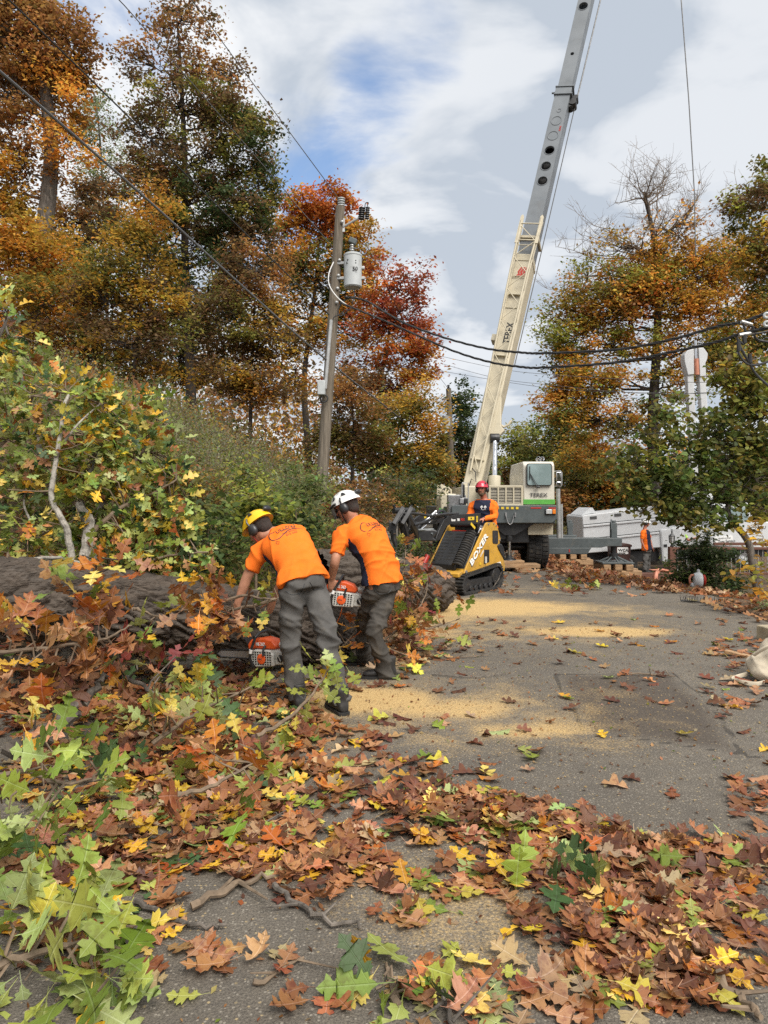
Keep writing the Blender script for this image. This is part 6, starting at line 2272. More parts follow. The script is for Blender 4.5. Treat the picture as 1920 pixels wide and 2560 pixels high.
def make_tree(name, label, cat, Y, trunk, r0, blobs, seed, group=None, bark='bark_dark', leaf=.13, cover=4.6, base=None, shell=.55, clump=.55, r1=.05, rings=12, leaf5=False, single=0, tpl=None, limb_k=1.0,
              bare=(), depthk=.8, upb=1.0, twigs=True):
    """trunk: photo points from the ground up; blobs: (px, py, rx, ry, palette, density[, dY])"""
    rs = np.random.RandomState(seed)
    T = [at(x, y, Y) for x, y in trunk]
    g = Vector((T[0].x, Y, H(T[0].x, Y)))
    root = thing(name, label, cat, g, group=group)
    if T[0].z > g.z:
        T = [g - Vector((0, 0, .2))] + T
    P, _ = cat_pts(T, [1] * len(T), 4)
    rr = [r0 + (r1 - r0) * (i / (len(P) - 1)) ** .85 for i in range(len(P))]
    tb = MB()
    tb.tube(P, [r * (1.25 if i == 0 else 1) for i, r in enumerate(rr)], rings)
    tb.build('trunk', M[bark], root, world=True, fix=False)
    lb = MB()
    nodes = list(P)
    px2 = Y / F
    apos, asz, acol, arot = [], [], [], []
    for bi, blob in enumerate(blobs):
        bx_, by_, rx, ry, pal, dens = blob[:6]
        dY = blob[6] if len(blob) > 6 else 0
        c = np.array(at(bx_, by_, Y + dY))
        R = np.array((rx * px2, max(rx, ry) * px2 * depthk, ry * px2))
        # limb towards the blob
        cand = [p for p in P if p.z < c[2] - R[2] * .1] or [P[-1]]
        st = min(cand, key=lambda p: (p - Vector(c)).length * 1.0 + max(0, (c[2] - p.z) - 1.5 * R[2]) * .6)
        rad = max(.02, min(.09, R[0] * .035)) * limb_k
        main = wiggle(st, c, rs, .10, 6)
        tube_arr(lb, main, rad, rad * .35, 6)
        area = math.pi * rx * ry
        lp = leaf / px2
        nl = int(cover * dens * area / (.34 * lp * lp))
        ncl = max(6, int(area / ((clump / px2) ** 2) * 1.3))
        d = rs.normal(0, 1, (ncl, 3))
        d /= np.linalg.norm(d, axis=1)[:, None]
        rad_ = rs.uniform(0, 1, ncl) ** (1 / 3) * (1 - shell) + shell * rs.uniform(.55, 1.05, ncl)
        bump = 1 + .14 * np.sin(d[:, 0] * 5 + bi) * np.cos(d[:, 2] * 6 + bi * 2)
        cc = c + d * R * (rad_ * bump)[:, None]
        for p in cc if twigs else ():
            q = Vector(p)
            nd = min(main[1:], key=lambda m_: (m_ - q).length + max(0, m_.z - q.z) * .8)
            tube_arr(lb, wiggle(nd, p, rs, .14, 4, -.04), rad * .38, .006, 4)
        ci = rs.randint(0, ncl, nl)
        off = rs.normal(0, 1, (nl, 3)) * np.array((clump * .62, clump * .62, clump * .42)) * rs.uniform(.5, 1.2, (ncl, 1))[ci]
        pp = cc[ci] + off
        pals = pal if isinstance(pal, (list, tuple)) else [pal]
        cp = rs.randint(0, len(pals), ncl)
        col = np.zeros((nl, 3))
        for k, pn in enumerate(pals):
            m_ = cp[ci] == k
            col[m_] = pick_cols(int(m_.sum()), PAL[pn], rs)
        tint = np.exp(rs.normal(0, .24, ncl))[ci]
        apos.append(pp)
        acol.append(np.clip(col * tint[:, None], .004, .9))
        asz.append(leaf * rs.uniform(.5, 1.5, nl))
    lb_main, lb = lb, MB()
    for (a, b_, n_) in bare:                       # bare twiggy tops
        for _ in range(n_):
            p0 = at(a[0] + rs.normal(0, 10), a[1] + rs.normal(0, 14), Y)
            p1 = at(b_[0] + rs.normal(0, b_[2]), b_[1] + rs.normal(0, b_[3]), Y + rs.normal(0, b_[2] * px2))
            st = min(P, key=lambda p: (p - p0).length)
            w = wiggle(st, p1, rs, .05, 6, -.03)
            tube_arr(lb, w, .035, .008, 5)
            for j in range(2, 7):
                for _k in range(3):
                    q = w[j] + Vector((rs.normal(0, .5), rs.normal(0, .5), abs(rs.normal(.35, .4))))
                    w2 = wiggle(w[j], q, rs, .05, 3)
                    tube_arr(lb, w2, .010, .004, 3)
                    for _m in range(2):
                        q2 = w2[-2] + Vector((rs.normal(0, .28), rs.normal(0, .28), abs(rs.normal(.2, .25))))
                        tube_arr(lb, wiggle(w2[-2], q2, rs, .1, 2), .006, .003, 3)
    if lb.v:
        lb.build('bare_twigs', M['twig'], root, world=True, fix=False)
    lb = lb_main
    if lb.v:
        lb.build('limbs', M[bark], root, world=True, fix=False)
    if apos:
        pos, col, sz = np.concatenate(apos), np.concatenate(acol), np.concatenate(asz)
        rot = rnd_rot(len(pos), rs, upb)
        TV, TT = (L5_V, L5_T) if leaf5 else (L_V, L_T)
        if single:
            near = np.argsort(pos[:, 1] - sz * 2)[:single]
            keep = np.ones(len(pos), bool)
            keep[near] = False
            me = bpy.data.meshes.new('leaf')
            me.from_pydata([tuple(v) for v in TV], [], [tuple(t) for t in TT])
            me.materials.append(M['leaf_one_plain'])
            inv = wmat(root).inverted()
            for i in near:
                o = bpy.data.objects.new('leaf', me)
                COL.objects.link(o)
                o.parent = root
                mm = Matrix(rot[i].tolist()).to_4x4()
                o.matrix_basis = inv @ Matrix.Translation(Vector(pos[i])) @ mm @ Matrix.Scale(float(sz[i]), 4)
                o.color = (*[float(v) for v in col[i]], 1)
            pos, col, sz, rot = pos[keep], col[keep], sz[keep], rot[keep]
        V, T_, C_ = scatter_mesh(pos - np.array(root.location), rot, sz, col, TV, TT)
        cr = np_mesh('crown', V, T_, M['leaf_far'], root, col=C_)
        if single:
            tag(cr, kind='stuff')
    return root


M['leaf_one_plain'] = leaf_mat('single_tree_leaf', 'obj', trans=.50)
BANKT = 'trees on the wooded bank'
make_tree('autumn_oak', 'tall rust and orange tree with thick pale trunk at the left edge', 'tree', 27, [(80, 935), (92, 700), (120, 500), (128, 350), (105, 180)], .42,
          [(70, 110, 140, 130, 'redbrown', 1.0), (10, 30, 130, 110, 'redbrown', 1), (150, 240, 75, 110, ['redbrown', 'orange'], .9), (20, 250, 120, 130, 'redbrown', .8), (60, 420, 80, 80, ['gold', 'redbrown'], .55), (-30, 480, 100, 130, ['gold', 'orange'], .9),
           (60, 560, 70, 70, ['gold', 'yellow'], .6), (170, 380, 60, 90, ['redbrown', 'orange'], .7), (150, 120, 95, 110, 'redbrown', 1), (110, 760, 90, 70, ['gold', 'orange', 'olive'], .9, -2), (60, 870, 110, 60, ['gold', 'orange', 'brown'], 1, -2), (10, 600, 90, 90, ['gold', 'orange'], .9, -1), (120, 590, 50, 45, ['gold'], .5, -2), (50, 680, 150, 80, ['orange', 'gold'], 1), (10, 800, 120, 100, ['gold', 'orange'], .8), (130, 650, 90, 60, ['gold', 'orange'], .8)],
          101, BANKT, 'bark_grey', leaf=.15, r1=.22, single=120, limb_k=1.3)
make_tree('tall_tree', 'tallest dark bronze tree with thin open top, second from the left edge', 'tree', 31, [(478, 995), (470, 840), (462, 620), (462, 420), (455, 240), (448, 120), (440, 20)], .28,
          [(455, 50, 115, 80, ['brown', 'redbrown'], .42), (390, 170, 105, 70, ['brown', 'redbrown'], .45), (545, 190, 80, 85, ['brown', 'redbrown'], .55), (450, 270, 150, 70, ['brown', 'olive'], .5), (560, 300, 90, 80, ['brown', 'olive'], .85),
           (625, 370, 75, 90, ['dkgreen', 'olive', 'brown'], 1), (360, 340, 90, 90, ['brown'], .5), (480, 410, 150, 90, ['brown', 'olive', 'brown'], .8), (640, 470, 65, 70, ['dkgreen', 'olive'], 1), (360, 470, 110, 80, ['brown', 'redbrown'], .65),
           (530, 530, 160, 90, ['dkgreen', 'brown', 'olive'], 1), (420, 600, 120, 90, ['brown', 'olive'], .9), (600, 620, 110, 100, ['brown', 'dkgreen'], 1), (520, 730, 150, 110, ['dkgreen', 'olive'], 1)],
          102, BANKT, 'bark_dark', leaf=.15, r1=.03)
make_tree('thin_tree', 'thin pale green airy tree between the rust tree and the tallest tree', 'tree', 38, [(270, 900), (262, 600), (250, 350), (235, 230)], .13,
          [(240, 290, 50, 70, 'pale', .45), (215, 380, 45, 60, ['pale', 'olive'], .4), (290, 430, 60, 70, ['pale', 'olive'], .5), (235, 520, 60, 90, ['pale', 'brown'], .5), (290, 600, 90, 90, ['olive', 'brown'], .8)], 103, BANKT, 'bark_grey', leaf=.13, r1=.03)
make_tree('gold_tree', 'golden leafed young tree in front of the tallest tree trunk', 'tree', 24, [(335, 1010), (340, 850), (365, 700), (385, 560)], .10,
          [(380, 520, 60, 70, ['gold', 'orange'], .7), (340, 640, 110, 80, ['gold', 'olive'], .9), (270, 760, 110, 100, ['gold', 'olive', 'brown'], .9), (400, 730, 80, 90, ['gold', 'brown'], .8), (330, 860, 150, 90, ['olive', 'gold', 'brown'], .9)],
          104, BANKT, leaf=.13, r1=.02)
make_tree('bronze_tree', 'bronze and brown understorey tree to the left of the near pole', 'tree', 27, [(625, 1120), (630, 900), (640, 700)], .12,
          [(640, 680, 90, 90, ['brown', 'redbrown'], .9), (590, 800, 110, 100, ['brown', 'olive'], 1), (700, 830, 80, 90, ['brown', 'gold'], .9), (560, 920, 120, 80, ['brown', 'gold'], .9), (680, 960, 100, 80, ['gold', 'orange', 'brown'], .9)],
          105, BANKT, leaf=.13, r1=.03)
make_tree('shade_tree', 'dim olive tree in the gap between the rust trunk and the golden young tree', 'tree', 33, [(190, 980), (185, 800), (200, 560)], .15,
          [(200, 560, 100, 110, ['brown', 'redbrown'], .9), (170, 720, 120, 110, ['olive', 'green', 'brown'], 1), (240, 850, 120, 100, ['brown', 'gold'], 1), (100, 880, 120, 100, ['brown', 'gold'], 1), (450, 880, 140, 90, ['brown', 'olive'], 1)],
          106, BANKT, leaf=.15, r1=.03)
make_tree('orange_maple', 'orange red maple behind the transformer pole', 'tree', 36, [(770, 1120), (760, 960), (775, 820), (790, 700), (800, 560)], .22,
          [(800, 520, 75, 60, 'orangered', 1), (740, 560, 65, 70, ['orangered', 'orange'], 1), (850, 560, 70, 70, ['orange', 'orangered'], 1), (900, 620, 55, 80, ['orange', 'gold'], .9), (720, 660, 65, 80, ['orange', 'brown'], .9),
           (800, 680, 110, 90, ['orange', 'olive', 'dkgreen'], .8), (890, 730, 80, 80, ['orange', 'olive'], .8), (770, 800, 100, 80, ['gold', 'orange', 'olive'], .8), (860, 830, 90, 70, ['orange', 'gold'], .6)], 107, BANKT, leaf=.17, r1=.05)
make_tree('red_maple', 'dark red maple with open fork left of the crane boom', 'tree', 33, [(930, 1130), (945, 1010), (955, 930), (970, 850), (985, 760)], .17,
          [(1010, 690, 75, 35, 'red', .4), (960, 690, 50, 55, ['red', 'orangered'], .55), (1000, 780, 85, 65, 'red', 1), (1050, 830, 45, 70, ['red', 'orangered'], .9), (930, 800, 70, 70, ['red', 'orangered'], .7), (1000, 880, 90, 55, ['orangered', 'orange'], .8), (1060, 920, 45, 55, ['orange', 'red'], .8),
           (900, 960, 100, 65, ['red', 'brown'], .8), (990, 970, 100, 70, ['orange', 'orangered'], .85)], 108, BANKT, leaf=.16, r1=.05)
make_tree('understorey_tree', 'low gold and green tree on the bank behind the grapple', 'tree', 27, [(1000, 1200), (1000, 1100), (1010, 1010)], .09,
          [(990, 1040, 95, 60, ['gold', 'olive'], 1), (1060, 1020, 60, 70, ['orange', 'gold'], .9), (940, 1110, 100, 75, ['olive', 'green', 'gold'], 1), (1040, 1120, 80, 80, ['gold', 'olive'], 1), (1080, 1190, 55, 60, ['olive', 'orange'], 1)], 109, BANKT, leaf=.13, r1=.02)
make_tree('understorey_tree', 'low rust brown tree just right of the near pole foot', 'tree', 25, [(880, 1200), (885, 1100), (880, 1000)], .09,
          [(870, 1000, 90, 70, ['redbrown', 'brown'], 1), (900, 1080, 100, 60, ['redbrown', 'olive'], .9), (850, 1120, 90, 60, ['olive', 'brown'], 1)], 110, BANKT, leaf=.12, r1=.02)
FART = 'trees beyond the crane'
make_tree('evergreen_tree', 'dark green tree directly behind the farther pole', 'tree', 42, [(1150, 1260), (1150, 1100), (1150, 980)], .2,
          [(1150, 1000, 38, 40, 'dkgreen', 1.2), (1155, 1070, 55, 60, 'dkgreen', 1.2), (1130, 1150, 70, 70, ['dkgreen', 'brown'], 1.2), (1190, 1180, 70, 80, ['dkgreen', 'green'], 1.2)], 111, FART, leaf=.2, r1=.05)
make_tree('distant_tree', 'yellow green tree behind the crane cab roof', 'tree', 60, [(1300, 1270), (1300, 1150), (1290, 1080)], .25,
          [(1290, 1090, 55, 45, ['yellowgreen', 'olive'], 1), (1270, 1150, 60, 55, ['olive', 'yellowgreen'], 1), (1340, 1160, 60, 60, ['olive', 'green'], 1), (1290, 1210, 90, 50, ['brown', 'redbrown'], 1)], 112, FART, leaf=.26, r1=.05, clump=.9)
make_tree('distant_tree', 'green tree right of the cab roof, left of the orange maple', 'tree', 55, [(1390, 1270), (1390, 1150), (1390, 1060)], .25,
          [(1385, 1060, 45, 50, ['green', 'yellowgreen'], 1), (1370, 1120, 70, 60, ['green', 'olive'], 1), (1430, 1080, 60, 80, ['green', 'olive'], 1), (1400, 1200, 90, 70, ['olive', 'gold', 'dkgreen'], 1)], 113, FART, leaf=.25, r1=.05, clump=.9)
make_tree('bare_top_maple', 'large orange maple with bare twiggy top right of the boom', 'tree', 30, [(1637, 1200), (1632, 1050), (1640, 900), (1645, 760), (1640, 640), (1628, 560), (1610, 480)], .30,
          [(1560, 700, 95, 55, ['orange', 'yellowgreen', 'gold'], .6), (1690, 640, 90, 50, ['orange', 'gold'], .75), (1770, 690, 80, 70, ['orange', 'gold'], .7), (1480, 760, 80, 60, ['yellowgreen', 'orange', 'gold'], .6), (1440, 850, 60, 80, ['yellowgreen', 'orange'], .7), (1420, 930, 55, 80, ['yellowgreen', 'orange', 'gold'], .7), (1620, 690, 90, 60, ['orange', 'yellowgreen', 'gold'], .7), (1540, 740, 120, 70, ['orange', 'olive', 'redbrown'], .6), (1700, 720, 120, 80, ['orange', 'gold'], .6), (1600, 740, 70, 50, ['orange', 'orangered'], .8),
           (1540, 800, 90, 45, ['orange', 'orangered'], .75), (1700, 770, 80, 45, ['orange', 'gold'], .75), (1820, 770, 110, 80, ['orange', 'gold'], .75), (1800, 900, 110, 60, ['orange', 'olive', 'gold'], .8), (1400, 1010, 70, 70, ['yellowgreen', 'orange', 'gold'], .8), (1400, 800, 50, 80, ['yellowgreen', 'gold'], .45), (1470, 690, 70, 50, ['orange', 'yellowgreen'], .4), (1850, 640, 70, 60, ['orange', 'gold'], .5), (1390, 880, 40, 70, ['yellowgreen', 'olive'], .5), (1800, 660, 90, 60, ['orange', 'gold', 'olive'], .55), (1580, 620, 110, 50, ['orange', 'gold'], .22), (1700, 560, 90, 50, ['redbrown', 'orange'], .18), (1440, 780, 60, 60, ['olive', 'gold'], .5), (1500, 860, 90, 40, ['orange', 'yellowgreen', 'gold'], .75), (1600, 860, 80, 40, ['yellowgreen', 'orange', 'gold'], .7), (1720, 860, 100, 45, ['orange', 'yellowgreen', 'gold'], .75),
           (1450, 950, 80, 55, ['orange', 'gold'], .85), (1550, 960, 90, 45, ['orange', 'yellowgreen', 'gold'], .85), (1500, 1050, 110, 55, ['orange', 'olive', 'gold'], .9), (1600, 1050, 80, 55, ['green', 'olive', 'gold'], .9), (1700, 960, 80, 55, ['yellowgreen', 'orange', 'gold'], .7), (1830, 880, 80, 60, ['orange', 'yellowgreen', 'gold'], .8), (1450, 1140, 90, 55, ['gold', 'olive', 'orange'], .9)],
          114, None, 'bark_dark', leaf=.14, clump=.5, r1=.06, limb_k=1.3, bare=(((1612, 500), (1600, 450, 55, 45), 9), ((1630, 600), (1690, 500, 60, 45), 9), ((1640, 640), (1500, 590, 60, 45), 8), ((1640, 640), (1760, 540, 50, 60), 8), ((1640, 700), (1420, 700, 45, 50), 6)))
make_tree('olive_oak', 'olive brown oak whose crown enters at the right edge', 'tree', 22, [(1990, 1200), (1985, 900), (1960, 640), (1930, 470)], .25,
          [(1890, 500, 75, 60, ['olive', 'yellowgreen', 'brown'], 1), (1860, 560, 45, 35, ['olive'], .7), (1920, 600, 55, 60, ['olive', 'redbrown'], .8), (1910, 700, 40, 50, ['olive', 'brown'], .7), (1935, 440, 40, 60, 'olive', .9), (1890, 820, 80, 60, ['olive', 'green', 'gold'], .9), (1900, 960, 80, 80, ['green', 'olive', 'yellowgreen'], 1), (1880, 640, 75, 70, ['olive', 'gold'], .8), (1920, 740, 80, 60, ['olive', 'orange'], .8)],
          115, None, leaf=.12, r1=.06, clump=.42)
make_tree('backdrop_tree', 'deep green and gold tree behind the white truck box', 'tree', 42, [(1480, 1330), (1480, 1200), (1470, 1120)], .2,
          [(1450, 1190, 90, 60, ['dkgreen', 'olive'], 1.2), (1540, 1200, 90, 60, ['orange', 'olive'], 1.1), (1440, 1270, 90, 55, ['dkgreen', 'redbrown'], 1.3), (1540, 1260, 100, 50, ['dkgreen', 'orange'], 1.3), (1640, 1240, 120, 80, ['dkgreen', 'olive'], 1.3), (1780, 1230, 130, 90, ['dkgreen', 'olive'], 1.3), (1880, 1200, 100, 120, ['dkgreen', 'olive'], 1.3)],
          116, FART, leaf=.2, r1=.04, clump=.7)
make_tree('small_tree', 'small green heart leaved tree with crooked grey trunk at right', 'tree', 12.6, [(1895, 1480), (1882, 1410), (1868, 1350), (1822, 1290), (1826, 1230), (1843, 1170), (1846, 1120)], .095,
          [(1830, 950, 55, 50, ['olive', 'yellowgreen'], .8), (1870, 900, 60, 40, ['gold', 'olive'], .75), (1680, 1010, 45, 40, ['yellowgreen', 'green', 'olive'], .8), (1880, 990, 70, 70, ['olive', 'gold', 'yellowgreen'], .9), (1650, 1080, 70, 50, ['yellowgreen', 'green', 'olive'], .85), (1760, 1080, 90, 60, ['green', 'green', 'olive'], .9),
           (1560, 1205, 70, 40, ['green', 'olive'], .9), (1905, 1050, 60, 100, ['yellowgreen', 'olive', 'green'], 1.1), (1890, 1200, 60, 80, ['green', 'olive'], 1.1), (1850, 960, 70, 55, ['olive', 'yellowgreen'], .9), (1540, 1130, 45, 35, ['green', 'olive'], .7), (1690, 1140, 100, 50, ['yellowgreen', 'green', 'olive'], .9), (1650, 1265, 80, 32, ['green', 'olive'], 1), (1760, 1300, 90, 36, ['green', 'olive'], .9), (1850, 1060, 80, 60, ['green', 'olive'], .9), (1790, 1210, 90, 50, ['green', 'olive'], .9),
           (1600, 1160, 75, 45, ['yellowgreen', 'green', 'olive'], .85), (1700, 1190, 90, 60, ['green', 'green'], 1), (1820, 1150, 90, 70, ['yellowgreen', 'green', 'olive'], .8), (1900, 1130, 50, 70, ['yellowgreen', 'green', 'olive'], .9), (1720, 1270, 80, 38, ['green', 'green'], .95), (1640, 1230, 70, 40, ['green', 'green'], .95), (1800, 1270, 80, 50, ['green', 'green'], .8), (1900, 1250, 50, 60, ['yellowgreen', 'green', 'olive'], .8)],
          117, None, 'bark_grey', leaf=.092, clump=.17, r1=.02, leaf5=True, single=200, cover=1.85, limb_k=.5, upb=.6)
make_tree('gold_bush', 'golden heart leaved branch low at the right edge below the crooked tree', 'shrub', 9.6, [(1960, 1560), (1940, 1480), (1925, 1400)], .03,
          [(1900, 1330, 45, 38, ['gold', 'yellow'], .7), (1885, 1440, 50, 26, ['gold', 'yellowgreen'], .6), (1905, 1480, 45, 22, ['gold', 'orange'], .7), (1915, 1400, 35, 25, ['yellowgreen', 'gold'], .5)], 118, None, 'twig', leaf=.085, clump=.13, r1=.01, leaf5=True, single=60, cover=1.6, limb_k=.4)
make_tree('evergreen_shrub', 'dark rounded evergreen shrub below the crooked tree', 'shrub', 14.2, [(1765, 1490), (1765, 1440), (1760, 1380)], .04,
          [(1750, 1370, 60, 45, ['dkgreen'], 2.2), (1725, 1425, 60, 50, ['dkgreen', 'green'], 2.2), (1790, 1425, 80, 55, ['dkgreen'], 2.2), (1770, 1465, 105, 32, ['dkgreen'], 2.2)], 119, None, 'twig', leaf=.07, clump=.16, r1=.01, cover=2.2, limb_k=.4, upb=1.2)

# bank shrubs
SHR = 'leafy shrubs on the bank'
for i, (px, py, Y, rx, ry, pals, lab, lf) in enumerate((
        (640, 1260, 8.6, 75, 62, ['green', 'green', 'yellowgreen'], 'leafy green shrub right behind the yellow helmet', .075),
        (520, 1330, 7.6, 80, 80, ['green', 'dkgreen'], 'green shrub left of the stooping man, above the log', .07),
        (740, 1290, 9.2, 60, 70, ['dkgreen', 'green'], 'dark green shrub between the two stooping men', .07),
        (760, 1200, 11.5, 70, 50, ['green', 'pale'], 'grey green bush at the foot of the near pole', .07),
        (480, 1210, 10.5, 80, 45, ['olive', 'pale', 'redbrown'], 'mixed weedy bush above the felled crown at its right end', .06),
        (900, 1240, 12.0, 80, 60, ['brown', 'redbrown', 'olive'], 'brownish bramble bush right of the white helmet', .06),
        (1000, 1210, 13.5, 80, 60, ['dkgreen', 'olive'], 'dark olive bush behind the grapple crossbar', .07),
        (1040, 1370, 12.4, 60, 38, ['dkgreen', 'green'], 'low clipped looking green bush under the bucket', .05),
        (600, 1190, 12.0, 80, 45, ['olive', 'yellowgreen', 'green'], 'yellowish green bush upslope of the yellow helmet', .07),
        (880, 1330, 10.6, 70, 60, ['brown', 'dkgreen'], 'shadowy brown green bush behind the man with the saw', .06),
        (345, 1020, 15.0, 26, 38, ['gold', 'orange'], 'small bright orange sapling at the top of the felled crown', .10))):
    make_tree('bank_shrub', lab, 'shrub', Y, [(px, py + ry * 1.2), (px, py + ry * .4), (px, py - ry * .2)], .02,
              [(px, py, rx, ry, pals, 1.0), (px - rx * .5, py + ry * .45, rx * .8, ry * .7, pals, 1.0), (px + rx * .5, py + ry * .5, rx * .8, ry * .7, pals, 1.0)],
              140 + i, SHR, 'twig', leaf=lf, clump=.22, r1=.008, cover=2.0, limb_k=.35, leaf5=i < 3)

# weeds and undergrowth covering the bank (nobody could count it)
def undergrowth(name, n, fx, seed, h0, h1, pals, lsz, head=None, nleaf=14):
    rs = np.random.RandomState(seed)
    xy = fx(rs, n)
    gz = hgt(xy[:, 0], xy[:, 1])
    st = MB()
    P, C, S = [], [], []
    hh = rs.uniform(h0, h1, n)
    lean = rs.normal(0, .13, (n, 2))
    for i in range(n):
        a = np.array((xy[i, 0], xy[i, 1], gz[i]))
        b_ = a + np.array((lean[i, 0] * hh[i], lean[i, 1] * hh[i], hh[i]))
        if i % 2 == 0:
            st.tube([Vector(a), Vector((a + b_) / 2 + np.array((lean[i, 1] * .1, 0, 0))), Vector(b_)], [.007, .005, .003], 3, cap=False)
        t = rs.uniform(.1, 1, nleaf)
        P.append(a + (b_ - a) * t[:, None] + rs.normal(0, 1, (nleaf, 3)) * (.09 + .03 * hh[i]))
        C.append(pick_cols(nleaf, PAL[pals[rs.randint(len(pals))]], rs))
        S.append(lsz * rs.uniform(.6, 1.5, nleaf))
        if head and rs.rand() < .6:
            m_ = 16
            P.append(b_ + rs.normal(0, 1, (m_, 3)) * np.array((.07, .07, .13)))
            C.append(pick_cols(m_, PAL[head], rs))
            S.append(lsz * .45 * rs.uniform(.6, 1.4, m_))
    P, C, S = np.concatenate(P), np.concatenate(C), np.concatenate(S)
    V, T_, C_ = scatter_mesh(P, rnd_rot(len(P), rs, .3), S, C, L_V, L_T)
    o = np_mesh(name, V, T_, M['leaf_far'], None, col=C_)
    tag(o, kind='stuff')
    o2 = st.build(name + '_stems', M['twig'], o, fix=False)
    return o


def bank_zone(y0, y1, d0, d1):
    def f(rs, n):
        y = rs.uniform(y0, y1, n)
        return np.stack([bank_x(y) - rs.uniform(d0, d1, n), y], 1)
    return f


undergrowth('bank_weeds', 1700, bank_zone(10, 20, .8, 5.5), 31, .5, 1.25, ['pale', 'yellowgreen', 'olive', 'pale', 'green'], .06, 'seed', 18)
undergrowth('bank_brambles', 2600, bank_zone(6.5, 20, .15, 3.0), 32, .25, .8, ['green', 'green', 'brown', 'olive', 'yellowgreen'], .065, None, 18)
undergrowth('bank_scrub', 1900, bank_zone(17, 34, .3, 15), 33, .4, 1.6, ['brown', 'olive', 'gold', 'dkgreen', 'redbrown'], .11, None, 20)
undergrowth('roadside_growth', 260, lambda rs, n: np.stack([rs.uniform(6.2, 14, n), rs.uniform(30, 42, n)], 1), 34, .5, 1.8, ['dkgreen', 'olive', 'brown'], .14, None, 30)

# far-off woods closing the view (one mass)
rs = np.random.RandomState(77)
P, C, S = [], [], []
for i in range(150):
    x = rs.uniform(-75, 75)
    y = rs.uniform(48, 95) if x < 8 or x > 22 else rs.uniform(62, 100)
    gx = H(x, y)
    h = rs.uniform(6, 11) if x > -2 else rs.uniform(8, 16)
    if -2 < x < 14:
        h *= .62
    r = rs.uniform(2.5, 4.5)
    pn = ['brown', 'olive', 'gold', 'green', 'redbrown', 'dkgreen', 'orange'][rs.randint(7)]
    n = 450
    d = rs.normal(0, 1, (n, 3))
    d /= np.linalg.norm(d, axis=1)[:, None]
    q = d * np.array((r, r, h * .5)) * rs.uniform(.5, 1.05, (n, 1)) * (1 + .2 * np.sin(d[:, :1] * 7 + i)) + np.array((x, y, gx + h * .55))
    P.append(q)
    C.append(pick_cols(n, PAL[pn], rs) * math.exp(rs.normal(0, .2)))
    S.append(rs.uniform(.3, .7, n))
P, C, S = np.concatenate(P), np.concatenate(C), np.concatenate(S)
V, T_, C_ = scatter_mesh(P, rnd_rot(len(P), rs, .3), S, C, L_V, L_T)
tag(np_mesh('distant_woods', V, T_, M['leaf_far'], None, col=C_), kind='stuff')
# ================================================================ OAK LEAVES
def oak_template(seed, curl=0.0, fold=0.0, cup=0.0, lod=0, wav=.03):
    """lobed red-oak leaf, length 1 along +y, lying in xy; returns verts, quads, uv"""
    rs = np.random.RandomState(seed)
    half = [(.018, -.02), (.05, .05), (.10, .11), (.21, .14), (.175, .19), (.26, .24), (.17, .27), (.085, .32), (.10, .38), (.24, .41), (.39, .45), (.33, .51), (.44, .60), (.33, .63), (.30, .685), (.19, .66),
            (.095, .68), (.095, .74), (.19, .79), (.235, .88), (.13, .88), (.09, .935), (.0, 1.03)]
    if lod:
        half = [(.02, 0), (.22, .14), (.25, .25), (.085, .32), (.39, .46), (.43, .60), (.095, .68), (.22, .86), (.0, 1.03)]
    V, UV = [], []
    sides = []
    for s in (-1, 1):
        jx = rs.normal(1, .07, len(half))
        jy = rs.normal(0, .012, len(half))
        sides.append([(s * x * .88 * jx[i], y + jy[i]) for i, (x, y) in enumerate(half)])
    n = len(half)
    for i in range(n):
        y = half[i][1]
        for x, yy in ((sides[0][i][0], sides[0][i][1]), (0, min(y, .99)), (sides[1][i][0], sides[1][i][1])):
            V.append([x, yy, 0])
            UV.append((x, yy))
    Q = []
    for i in range(n - 1):
        a, b = 3 * i, 3 * (i + 1)
        Q += [(a, a + 1, b + 1, b), (a + 1, a + 2, b + 2, b + 1)]
    # stalk
    k = len(V)
    for x, y in ((-.009, -.02), (.009, -.02), (.006, -.30), (-.006, -.30)):
        V.append([x, y, .0])
        UV.append((0, y))
    Q.append((k, k + 1, k + 2, k + 3))
    V = np.array(V, float)
    x, y = V[:, 0].copy(), V[:, 1].copy()
    ph = rs.uniform(0, 6, 4)
    V[:, 2] = wav * (np.sin(4.5 * y + ph[0] + 2 * x) * np.abs(x) * 2.2 + np.sin(5 * x + ph[1]) * .4) + fold * np.abs(x) * 1.6 + cup * x * x * 3
    if curl:
        th = curl * (y - .3)
        V[:, 1] = .3 + np.sin(th) / curl * (1 - V[:, 2] * curl * .5)
        V[:, 2] += (1 - np.cos(th)) / curl
    V[:, 1] -= .0
    return V, np.array(Q), np.array(UV)


